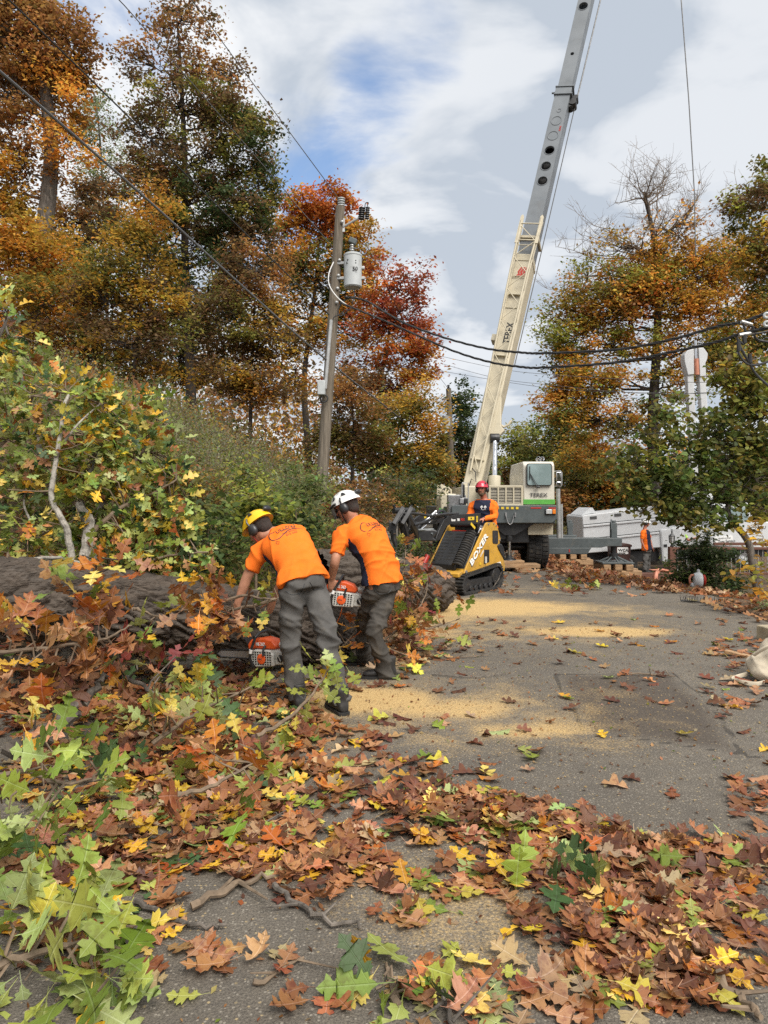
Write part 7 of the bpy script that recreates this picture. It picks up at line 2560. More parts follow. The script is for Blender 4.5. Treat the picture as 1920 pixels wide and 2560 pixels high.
FRESH = [oak_template(1, .35, .05), oak_template(2, -.4, .08), oak_template(3, .15, -.06, wav=.04), oak_template(4, -.7, .08), oak_template(14, .5, .12, wav=.04)]
DRY = [oak_template(5, .6, .10, wav=.06), oak_template(6, -.7, .14, wav=.07), oak_template(7, 1.7, .1, .4, wav=.08), oak_template(8, .3, .30, wav=.07), oak_template(9, -.3, -.16, wav=.08), oak_template(15, .4, .06, wav=.05), oak_template(16, -.25, -.08, wav=.06), oak_template(17, .8, -.2, .3, wav=.08)]
FARL = [oak_template(10, .7, .2, lod=1), oak_template(11, -.6, .3, lod=1), oak_template(12, .3, -.3, lod=1, wav=.08)]
PAL.update(
    l_green=[(.19, .25, .035), (.26, .30, .045), (.14, .20, .03), (.31, .35, .08), (.34, .40, .14)],
    l_dkgreen=[(.05, .095, .03), (.065, .11, .035)],
    l_yellow=[(.70, .45, .03), (.62, .36, .025), (.70, .54, .12), (.55, .43, .06)],
    l_orange=[(.46, .16, .02), (.40, .11, .016), (.50, .23, .03)],
    l_brown=[(.32, .128, .044), (.38, .17, .066), (.25, .098, .036), (.31, .15, .06), (.44, .23, .11)],
    l_dkbrown=[(.14, .055, .026), (.17, .07, .03), (.11, .045, .022)],
    l_tan=[(.36, .24, .12), (.42, .30, .17)],
    l_red=[(.21, .035, .028), (.26, .05, .03)])
_lm = {}


def leaf_mesh(kind, i):
    if (kind, i) not in _lm:
        V, Q, UV = {'fresh': FRESH, 'dry': DRY, 'far': FARL}[kind][i]
        me = bpy.data.meshes.new('leaf')
        me.from_pydata([tuple(v) for v in V], [], [tuple(int(k) for k in q) for q in Q])
        u = me.uv_layers.new(name='UVMap')
        u.data.foreach_set('uv', np.ascontiguousarray(UV[Q.ravel()], dtype=np.float32).ravel())
        me.polygons.foreach_set('use_smooth', np.ones(len(Q), dtype=bool))
        me.materials.append(M['leaf_one'])
        _lm[(kind, i)] = me
    return _lm[(kind, i)]


NTPL = dict(fresh=len(FRESH), dry=len(DRY), far=len(FARL))


def one_leaf(name, p, R, size, col, kind, i, parent=None, inv=None):
    o = bpy.data.objects.new(name, leaf_mesh(kind, i))
    COL.objects.link(o)
    m = Matrix.Translation(Vector(p)) @ R.to_4x4() @ Matrix.Scale(size, 4)
    if parent is not None:
        o.parent = parent
        m = inv @ m
    o.matrix_basis = m
    o.color = (*[float(c) for c in col], 1)
    return o


def merged_leaves(name, recs, parent=None, origin=None):
    """recs: (p, R, size, col, kind, i) joined into one mesh"""
    Vs, Qs, Cs, Us = [], [], [], []
    b = 0
    groups = {}
    for r in recs:
        groups.setdefault((r[4], r[5]), []).append(r)
    for (kind, i), rs_ in groups.items():
        V, Q, UV = {'fresh': FRESH, 'dry': DRY, 'far': FARL}[kind][i]
        pos = np.array([tuple(r[0]) for r in rs_])
        rot = np.array([[list(row) for row in r[1]] for r in rs_])
        sz = np.array([r[2] for r in rs_])
        col = np.array([r[3] for r in rs_])
        v, q, c = scatter_mesh(pos, rot, sz, col, V, Q)
        Vs.append(v)
        Qs.append(q + b)
        Cs.append(c)
        Us.append(np.tile(UV, (len(rs_), 1)))
        b += len(v)
    V, Q, C, U = (np.concatenate(a) for a in (Vs, Qs, Cs, Us))
    if origin is not None:
        V = V - np.array(origin)
    return tag(np_mesh(name, V, Q, M['leaf_near'], parent, col=C, uv=U, smooth=True), kind='stuff')


def leaf_rot(d, n, roll=0.0):
    """length along d, face towards n"""
    d, n = Vector(d).normalized(), Vector(n)
    n = n - d * n.dot(d)
    if n.length < 1e-4:
        n = d.orthogonal()
    n.normalize()
    s = d.cross(n) * random.uniform(.86, 1.12)
    R = Matrix((s, d, n)).transposed()
    return R @ Matrix.Rotation(roll, 3, 'Y')


def leaf_col(pal, rs):
    c = np.array(PAL[pal][rs.randint(len(PAL[pal]))])
    return np.clip(c * np.exp(rs.normal(0, .14)) * np.exp(rs.normal(0, .06, 3)), .004, .9)


# ================================================================ FELLED OAK TRUNKS
def bark_log(mb_pts, radii, name, parent, seed, nseg=150, nring=110, amp=.028, capr=None):
    """log with deeply furrowed bark as real relief"""
    rs = np.random.RandomState(seed)
    pts, rr = cat_pts(mb_pts, radii, 12)
    L = [0]
    for a, b in zip(pts[:-1], pts[1:]):
        L.append(L[-1] + (b - a).length)
    tot = L[-1]
    s = np.linspace(0, tot, nseg)
    P = np.stack([np.interp(s, L, [p[k] for p in pts]) for k in range(3)], 1)
    R = np.interp(s, L, rr)
    V = np.zeros((nseg, nring, 3))
    th = np.linspace(0, 2 * math.pi, nring, endpoint=False)
    for i in range(nseg):
        d = Vector(P[min(i + 1, nseg - 1)] - P[max(i - 1, 0)])
        sd, up, _ = frame(d)
        w = 0
        # plates: long along the trunk, narrow around it
        a = th * R.mean() / .03 + 1.5 * np.sin(s[i] * 4.3 + th * 2) + 1.1 * np.sin(s[i] * 9.1 + th * 5 + 1) + .7 * np.sin(s[i] * 21 + th * 9)
        ridge = np.abs(np.sin(a + .7 * np.sin(s[i] * 17 + 6 * th)))
        cross = np.abs(np.sin(s[i] * 26 + 2.5 * np.sin(th * 14 + s[i] * 5) + th * 7))
        h = np.minimum(ridge ** .75, .30 + cross ** .5) + .18 * np.sin(th * 23 + s[i] * 31) * np.sin(s[i] * 47 + th * 11)
        r = R[i] * (1 + .05 * np.sin(2 * th + s[i] * 1.3) + .03 * np.sin(3 * th - s[i] * 2.1)) + amp * (h - .55)
        V[i] = P[i] + np.outer(r * np.cos(th), np.array(sd)) + np.outer(r * np.sin(th), np.array(up))
    Vf = V.reshape(-1, 3)
    idx = np.arange(nseg * nring).reshape(nseg, nring)
    nx = np.roll(idx, -1, 1)
    Q = np.stack([idx[:-1], nx[:-1], nx[1:], idx[1:]], -1).reshape(-1, 4)
    o = np_mesh(name, Vf - np.array(parent.location), Q, M['log_bark'], parent, smooth=True)
    return o, V, P


def log_bark_mat():
    m = mat('furrowed_bark', (0.072, 0.056, 0.043), .95, var=.3, vscale=6, bump=2.0, bscale=30, stretch=(.35, 1.2, 3), dirt=((.135, .118, .10), .60, 9, .6))
    return m


M['log_bark'] = log_bark_mat()
M['cut_wood'] = mat('fresh_cut_wood', (0.52, 0.33, 0.16), .8, var=.2, vscale=12, bump=.3, bscale=60)

oak = thing('felled_oak', 'felled oak lying along the left with green and gold crown and dark furrowed trunk', 'felled tree', (-1.6, 5.8, 0))
LA = [at(-260, 1560, 4.6), at(0, 1500, 5.05), at(250, 1518, 5.5), at(450, 1538, 5.9), at(640, 1560, 6.3), at(800, 1575, 6.75), at(905, 1580, 7.1)]
tr_o, VA, PA = bark_log(LA, [.30, .29, .29, .285, .28, .28, .28], 'trunk', oak, 4, 330, 200, .055)
e = VA[-1]
MB().add([tuple(p) for p in e] + [tuple(e.mean(0))], [(i, (i + 1) % len(e), len(e)) for i in range(len(e))]).build('cut_face', M['cut_wood'], oak, world=True)

log2 = thing('cut_log', 'pale barked cut log lying on the sawdust in front of the track loader', 'log', tuple(at(1000, 1500, 9.3)))
log2.location.z = 0
LB = [at(770, 1455, 7.9), at(900, 1450, 8.5), at(1010, 1462, 9.3), at(1092, 1472, 10.05)]
tl, VB, PB = bark_log(LB, [.36, .34, .32, .30], 'log_body', log2, 9, 190, 190, .050)
e = VB[-1]
cN = (Vector(PB[-1]) - Vector(PB[-2])).normalized()
MB().add([tuple(p) for p in e] + [tuple(Vector(e.mean(0)) + cN * .01)], [(i, (i + 1) % len(e), len(e)) for i in range(len(e))]).build('cut_face', M['cut_wood'], log2, world=True)

# limbs of the felled crown
rs = np.random.RandomState(5)
lim = []


def crown_limb(P, r0, r1, m='bark_pale', n=9):
    pts, rr = cat_pts([at(*p) for p in P], list(np.linspace(r0, r1, len(P))), 6)
    pts = [p + Vector(rs.normal(0, r0 * .10, 3)) for p in pts]
    MB().tube(pts, rr, n).build('limb', M[m], oak, world=True, fix=False)
    lim.append(pts)


crown_limb([(212, 1500, 5.5), (214, 1400, 5.6), (222, 1310, 5.7), (212, 1290, 5.75), (198, 1260, 5.9)], .052, .035)
crown_limb([(240, 1470, 5.7), (228, 1360, 5.9), (232, 1300, 6.1), (270, 1240, 6.3)], .042, .02)
crown_limb([(178, 1400, 5.5), (168, 1330, 5.5), (150, 1290, 5.5), (128, 1240, 5.55), (138, 1165, 5.6), (150, 1090, 5.7), (160, 1020, 5.8), (172, 985, 5.9)], .028, .012)
crown_limb([(150, 1115, 5.7), (175, 1085, 5.8), (205, 1050, 5.9), (250, 1010, 6.1)], .012, .006)
crown_limb([(232, 1330, 5.7), (300, 1270, 5.8), (370, 1240, 6), (440, 1200, 6.2)], .024, .007, 'twig')
crown_limb([(200, 1270, 5.9), (150, 1230, 6), (90, 1210, 6), (30, 1190, 6)], .02, .008, 'twig')
crown_limb([(140, 1190, 5.6), (100, 1150, 5.7), (60, 1120, 5.8), (20, 1100, 5.8)], .012, .005, 'twig')
crown_limb([(60, 1380, 5.6), (80, 1320, 5.6), (60, 1260, 5.7), (70, 1200, 5.8)], .012, .006, 'bark_pale')
crown_limb([(260, 1250, 6.2), (330, 1160, 6.5), (390, 1090, 6.8), (420, 1060, 7)], .022, .006, 'twig')
crown_limb([(120, 1240, 5.8), (80, 1050, 6.3), (40, 900, 6.8), (10, 800, 7.0)], .03, .008, 'bark_grey')
crown_limb([(-120, 1400, 5.6), (-60, 1100, 6.2), (-20, 900, 6.6), (20, 790, 6.8)], .05, .01, 'bark_grey')
crown_limb([(200, 1260, 6.0), (240, 1130, 6.4), (260, 1040, 6.8), (240, 950, 7)], .024, .006, 'bark_grey')
crown_limb([(0, 1420, 5.2), (60, 1400, 5.3), (150, 1395, 5.4), (210, 1410, 5.5)], .016, .01, 'bark_pale')
crown_limb([(230, 1480, 5.7), (330, 1420, 5.8), (420, 1390, 5.9), (520, 1380, 6.1)], .016, .006, 'twig')

# leaf sprays of the crown: clusters of leaves at the twig ends
recs = []
tw = MB()


def spray(c, out, n, rs, size, pals, wts, kind='fresh', spread=.13, mb=None, stem_from=None, rec=None, droop=.5):
    rec = recs if rec is None else rec
    mb = tw if mb is None else mb
    c, out = Vector(c), Vector(out).normalized()
    if stem_from is not None:
        mb.tube([Vector(stem_from), (Vector(stem_from) + c) / 2 + Vector(rs.normal(0, .03, 3)), c], [.007, .005, .004], 4, cap=False)
    for k in range(n):
        d = (out * 1.1 + Vector(rs.normal(0, .75, 3)) + Vector((0, 0, -droop * rs.rand()))).normalized()
        nrm = Vector((rs.normal(0, .45), -.45 + rs.normal(0, .45), 1.0 + rs.normal(0, .4)))
        p = c + Vector(rs.normal(0, spread * .35, 3))
        s = size * .88 * rs.uniform(.7, 1.25)
        pal = pals[rs.choice(len(pals), p=wts)]
        rec.append((p + d * s * .25, leaf_rot(d, nrm, rs.normal(0, .35)), s, leaf_col(pal, rs), kind, rs.randint(NTPL[kind])))


def oakblob(px, py, Y, rx, ry, rz, ncl, nper, size, pals, wts):
    ncl = int(ncl * 1.7)
    k = Y / F
    c0 = at(px, py, Y)
    for _ in range(ncl):
        d = rs.normal(0, 1, 3)
        d /= np.linalg.norm(d)
        q = rs.uniform(.55, 1.02)
        p = c0 + Vector((d[0] * rx * k * q, d[1] * rz * q, d[2] * ry * k * q))
        if p.y > Y + rz * .75 and rs.rand() < .6:
            continue
        near = min((pp for l_ in lim for pp in l_[2:]), key=lambda v: (v - p).length)
        if (near - p).length > 1.3:
            near = p - Vector(d * .25)
        spray(p, Vector(d) + Vector((0, -.2, -.1)), nper, rs, size, pals, wts, stem_from=near if rs.rand() < .75 else None)


GP = ['l_green', 'l_dkgreen', 'l_yellow', 'l_brown', 'l_orange']
W1 = [.57, .10, .22, .07, .04]
for a in ((20, 850, 6.9, 60, 120, .5, 22, 5), (120, 1010, 6.1, 130, 90, .6, 36, 5), (290, 1050, 6.5, 110, 90, .6, 34, 5), (60, 1130, 5.9, 110, 110, .5, 32, 5), (210, 1150, 6.0, 110, 90, .5, 26, 5), (350, 1150, 6.4, 110, 100, .6, 36, 5),
          (430, 1240, 6.4, 60, 90, .5, 22, 5), (90, 1290, 5.7, 110, 90, .45, 28, 5), (290, 1270, 6.1, 110, 80, .5, 26, 5), (380, 1340, 6.1, 110, 90, .5, 34, 5), (60, 1390, 5.3, 90, 40, .3, 10, 5), (300, 1390, 5.9, 90, 60, .4, 18, 5), (460, 1400, 6.2, 60, 50, .35, 12, 5)):
    oakblob(*a[:8], .134, GP, W1)
tag(tw.build('twigs', M['twig'], oak, world=True, fix=False), kind='stuff')
recs.sort(key=lambda r: r[0].y - r[2])
inv_oak = wmat(oak).inverted()
for r in recs[:300]:
    one_leaf('leaf', *r, parent=oak, inv=inv_oak)
merged_leaves('foliage', [r if r[0].y < 6.0 else r[:4] + ('far', r[5] % 3) for r in recs[300:]], oak, oak.location)


# ================================================================ LOOSE BRANCHES WITH LEAVES
BR = 'cut oak branches on the ground'
_bn = [0]


def oak_branch(label, P, clusters, size, pals, wts, kind='fresh', r0=.014, nper=5, seed=0, bark='twig', droop=.4):
    """P: stem points (px,py,Y); clusters: (px,py,Y) leaf clusters fed from the stem"""
    rs = np.random.RandomState(300 + seed)
    pts = [at(*p) for p in P]
    for p in pts:
        p.z = max(p.z, H(p.x, p.y) + .015)
    t = thing('oak_branch', label, 'branch', (pts[0].x, pts[0].y, H(pts[0].x, pts[0].y)), group=BR)
    c, rr = cat_pts(pts, list(np.linspace(r0, .004, len(pts))), 6)
    mb = MB()
    mb.tube([p + Vector(rs.normal(0, r0 * .3, 3)) for p in c], rr, 7)
    rec = []
    for q in clusters:
        p = at(*q[:3])
        p.z = max(p.z, H(p.x, p.y) + .03)
        near = min(c, key=lambda v: (v - p).length)
        out = (p - near)
        if out.length < .03:
            out = Vector(rs.normal(0, 1, 3))
        spray(p, out + Vector((0, -.1, .05)), q[3] if len(q) > 3 else nper, rs, size, pals, wts, kind, .10, mb, near, rec, droop)
    mb.build('stem', M[bark], t, world=True, fix=False)
    inv = wmat(t).inverted()
    for r in rec:
        z = H(r[0].x, r[0].y)
        if r[0].z < z + .02:
            r = (Vector((r[0].x, r[0].y, z + .02 + .03 * rs.rand())),) + r[1:]
        one_leaf('leaf', *r, parent=t, inv=inv)
    return t


BRN = ['l_brown', 'l_dkbrown', 'l_orange', 'l_red', 'l_yellow', 'l_green']


def grid_cl(x0, x1, y0, y1, Y0, Y1, n, seed, k=5):
    r = np.random.RandomState(seed)
    return [(r.uniform(x0, x1), r.uniform(y0, y1), r.uniform(Y0, Y1), k) for _ in range(n)]


oak_branch('brown leafed oak branch hanging in front of the log at the left edge', [(-60, 1640, 4.0), (120, 1620, 4.0), (250, 1600, 4.0), (330, 1560, 4.1)],
           grid_cl(-20, 180, 1520, 1720, 3.8, 4.3, 13, 1, 4) + grid_cl(190, 340, 1560, 1700, 3.9, 4.3, 12, 2, 4), .20, BRN, [.50, .22, .14, .05, .05, .04], 'dry', seed=1)
oak_branch('upright twig of orange and yellow leaves standing before the log at left', [(235, 1640, 4.3), (232, 1560, 4.3), (240, 1480, 4.3), (240, 1400, 4.35)],
           [(140, 1480, 4.3, 3), (220, 1440, 4.3, 4), (260, 1420, 4.3, 4), (300, 1400, 4.35, 4), (190, 1400, 4.3, 3), (320, 1440, 4.4, 4), (250, 1500, 4.3, 5), (290, 1530, 4.3, 4), (210, 1530, 4.3, 3)], .19, ['l_orange', 'l_yellow', 'l_green', 'l_brown'], [.30, .30, .18, .22], seed=2, bark='bark_dark')
oak_branch('rust and yellow leafed branch draped over the log beside the arm of the stooping man', [(690, 1500, 5.0), (600, 1520, 5.05), (500, 1520, 5.05), (420, 1530, 5.1)],
           grid_cl(440, 590, 1480, 1590, 4.9, 5.2, 12, 3, 4) + grid_cl(560, 610, 1450, 1540, 4.9, 5.1, 4, 33, 4), .18, ['l_brown', 'l_dkbrown', 'l_yellow', 'l_orange', 'l_red'], [.55, .15, .14, .11, .05], 'dry', seed=3)
oak_branch('yellow green twig in front of the left thigh of the stooping man', [(560, 1500, 5.0), (620, 1490, 4.95), (680, 1500, 4.9)],
           [(645, 1475, 4.95, 3), (685, 1470, 4.9, 3), (670, 1510, 4.9, 3), (640, 1530, 4.95, 3)], .13, ['l_yellow', 'l_green', 'l_orange'], [.5, .35, .15], seed=4)
oak_branch('green leafed twig hanging over the log top at left of centre', [(330, 1520, 5.1), (360, 1530, 5.05), (400, 1545, 5.0)],
           [(350, 1545, 5.0, 3), (380, 1560, 5.0, 3), (410, 1530, 5.05, 3)], .17, ['l_green', 'l_dkgreen', 'l_yellow'], [.7, .15, .15], seed=5)
oak_branch('thin grey limb with red and green leaves crossing below the log', [(230, 1672, 4.2), (310, 1690, 4.2), (380, 1730, 4.15), (430, 1755, 4.1)],
           [(300, 1640, 4.2, 4), (340, 1650, 4.2, 4), (400, 1690, 4.15, 3), (440, 1640, 4.3, 4), (320, 1600, 4.3, 3)], .20, ['l_red', 'l_brown', 'l_green', 'l_dkgreen'], [.35, .25, .25, .15], seed=6, r0=.022, bark='bark_grey')
oak_branch('thick grey broken limb slanting down at the left with few leaves', [(40, 1865, 3.6), (120, 1830, 3.7), (190, 1770, 3.85), (250, 1700, 4.0), (265, 1660, 4.1)],
           [(90, 1790, 3.6, 3), (60, 1830, 3.55, 3), (130, 1770, 3.6, 3)], .18, ['l_yellow', 'l_orange', 'l_brown'], [.6, .2, .2], seed=7, r0=.055, bark='bark_grey')
oak_branch('green and yellow oak branch on the ground left of the stooping man boots', [(380, 1860, 4.0), (480, 1790, 4.2), (580, 1740, 4.5), (660, 1700, 4.7)],
           grid_cl(450, 620, 1690, 1800, 4.2, 4.7, 9, 8, 4) + grid_cl(380, 500, 1760, 1840, 3.9, 4.2, 4, 9, 4), .165, ['l_green', 'l_dkgreen', 'l_yellow', 'l_brown'], [.50, .12, .30, .08], seed=8)
oak_branch('green sprig in front of the right boot of the stooping man', [(640, 1840, 4.1), (730, 1790, 4.3), (790, 1720, 4.5), (830, 1660, 4.6)],
           [(830, 1660, 4.6, 5), (800, 1690, 4.55, 4), (845, 1700, 4.6, 4), (770, 1740, 4.5, 4), (790, 1650, 4.6, 3), (740, 1790, 4.4, 3), (700, 1810, 4.25, 3)], .135, ['l_green', 'l_yellow', 'l_orange'], [.72, .2, .08], seed=9)
oak_branch('large green branch lying at the left edge above the bottom green branch', [(-40, 1950, 3.0), (60, 1930, 3.05), (160, 1960, 3.0), (260, 1930, 3.1)],
           grid_cl(-10, 150, 1850, 2080, 2.85, 3.2, 7, 10, 4) + grid_cl(140, 280, 1860, 1980, 2.95, 3.3, 5, 11, 4) + grid_cl(-10, 110, 2050, 2160, 2.7, 2.9, 2, 111, 3), .165, ['l_green', 'l_dkgreen', 'l_yellow'], [.78, .17, .05], seed=10)
oak_branch('broad green branch in the bottom left corner of the scene', [(-30, 2420, 2.2), (100, 2380, 2.25), (240, 2350, 2.3), (360, 2300, 2.4)],
           grid_cl(0, 180, 2260, 2420, 2.2, 2.5, 6, 12, 4) + grid_cl(180, 340, 2250, 2400, 2.3, 2.5, 5, 13, 4) + grid_cl(60, 420, 2440, 2560, 2.05, 2.2, 5, 14, 4), .185, ['l_green', 'l_yellow', 'l_brown'], [.80, .14, .06], seed=11)
oak_branch('brown and green leafed branch heaped between the white helmeted man and the cut log', [(960, 1600, 7.2), (1010, 1560, 7.4), (1060, 1500, 7.7), (1070, 1430, 7.9)],
           grid_cl(990, 1085, 1430, 1540, 7.2, 7.9, 14, 15, 4) + grid_cl(975, 1060, 1520, 1600, 7.0, 7.5, 8, 16, 4), .19, ['l_brown', 'l_dkbrown', 'l_orange', 'l_green', 'l_yellow', 'l_red'], [.40, .14, .14, .18, .09, .05], 'dry', seed=12)
oak_branch('green and amber leafed twigs at the front end of the cut log', [(1000, 1600, 7.0), (1080, 1570, 7.2), (1140, 1550, 7.3)],
           [(1050, 1560, 7.2, 4), (1090, 1540, 7.3, 4), (1110, 1580, 7.2, 4), (1150, 1545, 7.3, 3), (1070, 1600, 7.0, 4), (1030, 1600, 6.9, 4)], .18, ['l_green', 'l_orange', 'l_yellow', 'l_brown'], [.5, .22, .18, .1], seed=13)
oak_branch('rust leafed branch rising beside the right hip of the white helmeted man', [(1000, 1480, 7.6), (1010, 1420, 7.8), (1015, 1370, 8.0)],
           [(1010, 1360, 8.0, 4), (1025, 1390, 8.0, 4), (1000, 1410, 7.9, 4), (1040, 1410, 8.0, 4), (1080, 1420, 8.1, 4), (1020, 1440, 7.8, 4)], .20, ['l_brown', 'l_red', 'l_yellow', 'l_green', 'l_orange'], [.42, .16, .14, .16, .12], 'dry', seed=14)
oak_branch('small sprig of green and yellow leaves on the open driveway beyond the sawdust', [(1420, 1475, 12.3), (1450, 1472, 12.3), (1490, 1470, 12.3)],
           [(1425, 1470, 12.3, 5), (1445, 1466, 12.3, 4), (1470, 1460, 12.3, 4), (1490, 1466, 12.3, 5), (1405, 1474, 12.3, 4)], .20, ['l_green', 'l_yellow', 'l_orange', 'l_brown'], [.4, .3, .15, .15], seed=15)
oak_branch('yellow and orange leafed twig behind the legs of the two men', [(800, 1640, 6.3), (850, 1620, 6.3), (880, 1590, 6.35)],
           [(840, 1640, 6.2, 4), (870, 1610, 6.2, 4), (880, 1560, 6.3, 3), (845, 1580, 6.2, 4), (820, 1660, 6.1, 4), (1000, 1660, 6.3, 4), (1020, 1640, 6.4, 4)], .19, ['l_orange', 'l_yellow', 'l_dkgreen', 'l_brown'], [.3, .3, .25, .15], seed=16)
oak_branch('leafy twig of mixed colours lying in the middle of the litter', [(430, 1990, 3.2), (540, 1960, 3.3), (640, 1900, 3.5)],
           [(470, 1990, 3.2, 4), (540, 1900, 3.5, 5), (600, 1950, 3.4, 4), (640, 1970, 3.3, 4), (500, 1860, 3.7, 4), (600, 1860, 3.7, 4)], .19, ['l_green', 'l_yellow', 'l_brown', 'l_orange'], [.4, .3, .15, .15], seed=17)
oak_branch('green twig at the bottom centre left of the yellow leaves', [(1000, 2560, 2.1), (980, 2480, 2.2), (960, 2420, 2.3)],
           [(960, 2440, 2.2, 3), (1010, 2500, 2.15, 4), (1050, 2470, 2.2, 3), (940, 2500, 2.15, 2)], .17, ['l_green', 'l_dkgreen', 'l_yellow'], [.55, .25, .2], seed=18)
oak_branch('green twig lying on the right hand leaf pile', [(1290, 2220, 2.8), (1360, 2210, 2.8), (1420, 2190, 2.85)],
           [(1310, 2215, 2.75, 3), (1370, 2180, 2.85, 3), (1440, 2230, 2.75, 3)], .16, ['l_green', 'l_dkgreen'], [.7, .3], seed=19)

# bare sticks
STK = 'broken sticks among the leaves'
for i, (P, r, lab) in enumerate((
        ([(690, 2220, 2.75), (760, 2280, 2.6), (830, 2330, 2.52), (900, 2335, 2.5)], .012, 'grey forked stick in the middle of the near litter'),
        ([(480, 2290, 2.6), (560, 2230, 2.72), (620, 2200, 2.8), (700, 2190, 2.83)], .016, 'longest grey stick, left of the forked one'),
        ([(340, 2260, 2.65), (420, 2310, 2.55), (500, 2325, 2.5), (560, 2330, 2.5)], .011, 'thin dark stick ending on bare asphalt'),
        ([(640, 2480, 2.2), (700, 2440, 2.26), (760, 2400, 2.34)], .009, 'slim dark twig by the curled brown leaf at the bottom'),
        ([(1090, 2480, 2.2), (1120, 2540, 2.1), (1135, 2590, 2.0)], .010, 'short dark twig cut by the bottom edge'),
        ([(1800, 2470, 2.22), (1850, 2520, 2.12), (1900, 2570, 2.05)], .018, 'thick stick in the bottom right corner'),
        ([(630, 2090, 3.2), (660, 2050, 3.3), (720, 2030, 3.4), (760, 2010, 3.5)], .010, 'crooked twig on the patch of asphalt above the litter'),
        ([(1100, 1640, 7.0), (1160, 1650, 6.9), (1220, 1640, 7.0)], .006, 'thin twig on the sawdust edge'),
        ([(1080, 1690, 6.2), (1180, 1700, 6.1), (1260, 1690, 6.2)], .005, 'thin twig on the asphalt near the dark patch'),
        ([(1570, 1690, 6.2), (1640, 1690, 6.2), (1690, 1700, 6.1)], .008, 'dark twig along the top of the asphalt patch'),
        ([(1230, 1475, 12.4), (1245, 1450, 12.4), (1255, 1430, 12.5)], .012, 'upright broken twig right of the loader track'))):
    pts = [at(*p) for p in P]
    if i != 10:
        for p in pts:
            p.z = H(p.x, p.y) + r + .008
    c, rr = cat_pts(pts, list(np.linspace(r, r * .5, len(pts))), 5)
    rs2 = np.random.RandomState(60 + i)
    mb = MB()
    mb.tube([p + Vector(rs2.normal(0, r * .5, 3)) for p in c], rr, 7)
    for k in (4, 8):
        if k < len(c):
            mb.tube([c[k], c[k] + Vector((rs2.normal(0, .08), rs2.normal(0, .08), abs(rs2.normal(0, .04))))], [r * .5, r * .25], 5)
    o = mb.build('stick', M['bark_grey' if i % 2 == 0 else 'twig'], None, fix=False)
    tag(o, lab, 'stick', STK)

# ================================================================ FALLEN LEAVES
rs = np.random.RandomState(99)


def gauss_zone(px, py, rx, ry):
    return px, py, rx, ry


# zones in photo rows: (centre x, centre y, rx, ry, count, mix, pile height, kind)
MIXB = (['l_brown', 'l_dkbrown', 'l_tan', 'l_orange', 'l_yellow', 'l_green'], [.45, .31, .06, .05, .07, .06])
MIXL = (['l_brown', 'l_dkbrown', 'l_yellow', 'l_green', 'l_orange', 'l_tan', 'l_dkgreen'], [.46, .16, .12, .12, .06, .05, .03])
MIXY = (['l_brown', 'l_yellow', 'l_green', 'l_tan'], [.45, .25, .2, .1])
ZONES = [
    (120, 1720, 200, 70, 200, MIXB, .16), (380, 1760, 250, 60, 200, MIXL, .10), (640, 1740, 200, 60, 120, MIXL, .05), (1120, 2010, 200, 40, 120, MIXB, .06),
    (330, 1960, 330, 110, 360, MIXL, .10), (600, 1960, 260, 110, 300, MIXL, .06), (250, 2130, 260, 90, 200, MIXL, .06), (700, 2120, 260, 70, 170, MIXB, .05), (820, 2190, 220, 60, 110, MIXB, .04),
    (560, 1820, 260, 60, 240, MIXL, .06), (250, 1800, 260, 70, 200, MIXL, .10), (800, 1870, 180, 60, 110, MIXB, .03),
    (1130, 2060, 260, 60, 230, MIXB, .07), (1350, 2080, 160, 55, 160, MIXB, .09), (1500, 2150, 240, 60, 210, MIXB, .07), (1750, 2170, 190, 70, 190, MIXB, .07), (1650, 2270, 230, 60, 170, MIXB, .05),
    (1720, 2420, 220, 90, 230, MIXB, .05), (1500, 2330, 200, 60, 110, MIXB, .04), (1450, 2480, 260, 60, 70, MIXY, .03), (1300, 2190, 180, 50, 90, MIXB, .05), (1040, 2250, 120, 50, 34, MIXY, .02),
    (600, 2440, 300, 80, 30, MIXY, .02), (1180, 2480, 200, 80, 40, MIXY, .03), (250, 2330, 220, 110, 90, MIXL, .03), (1000, 1960, 240, 60, 110, MIXB, .03),
    (150, 1650, 260, 60, 160, MIXB, .14), (450, 1700, 250, 50, 160, MIXB, .10), (900, 1680, 140, 60, 90, MIXB, .03), (1050, 1620, 120, 40, 90, MIXB, .02), (960, 1560, 120, 40, 70, MIXB, .06),
    (1880, 1720, 100, 60, 70, MIXB, .05), (1840, 1620, 70, 25, 60, MIXB, .04), (1900, 2000, 80, 60, 30, MIXB, .02)]
LREC = []
for (px, py, rx, ry, n, (pal, wt), pile) in ZONES:
    for _ in range(int(n * (1.05 if px < 780 and py < 2180 else .62))):
        a, q = rs.uniform(0, 2 * math.pi), math.sqrt(rs.rand())
        sx_, sy_ = px + rx * q * math.cos(a) * 1.05, py + ry * q * math.sin(a) * 1.05
        x, y = ground_pt(sx_, max(sy_, 1300))
        if x < bank_x(y) - .6:
            continue
        up = pile * .8 * (1 - q ** 1.5) * rs.rand()
        LREC.append([x, y, up, pal[rs.choice(len(pal), p=wt)], .46 if pile > .05 else .28])
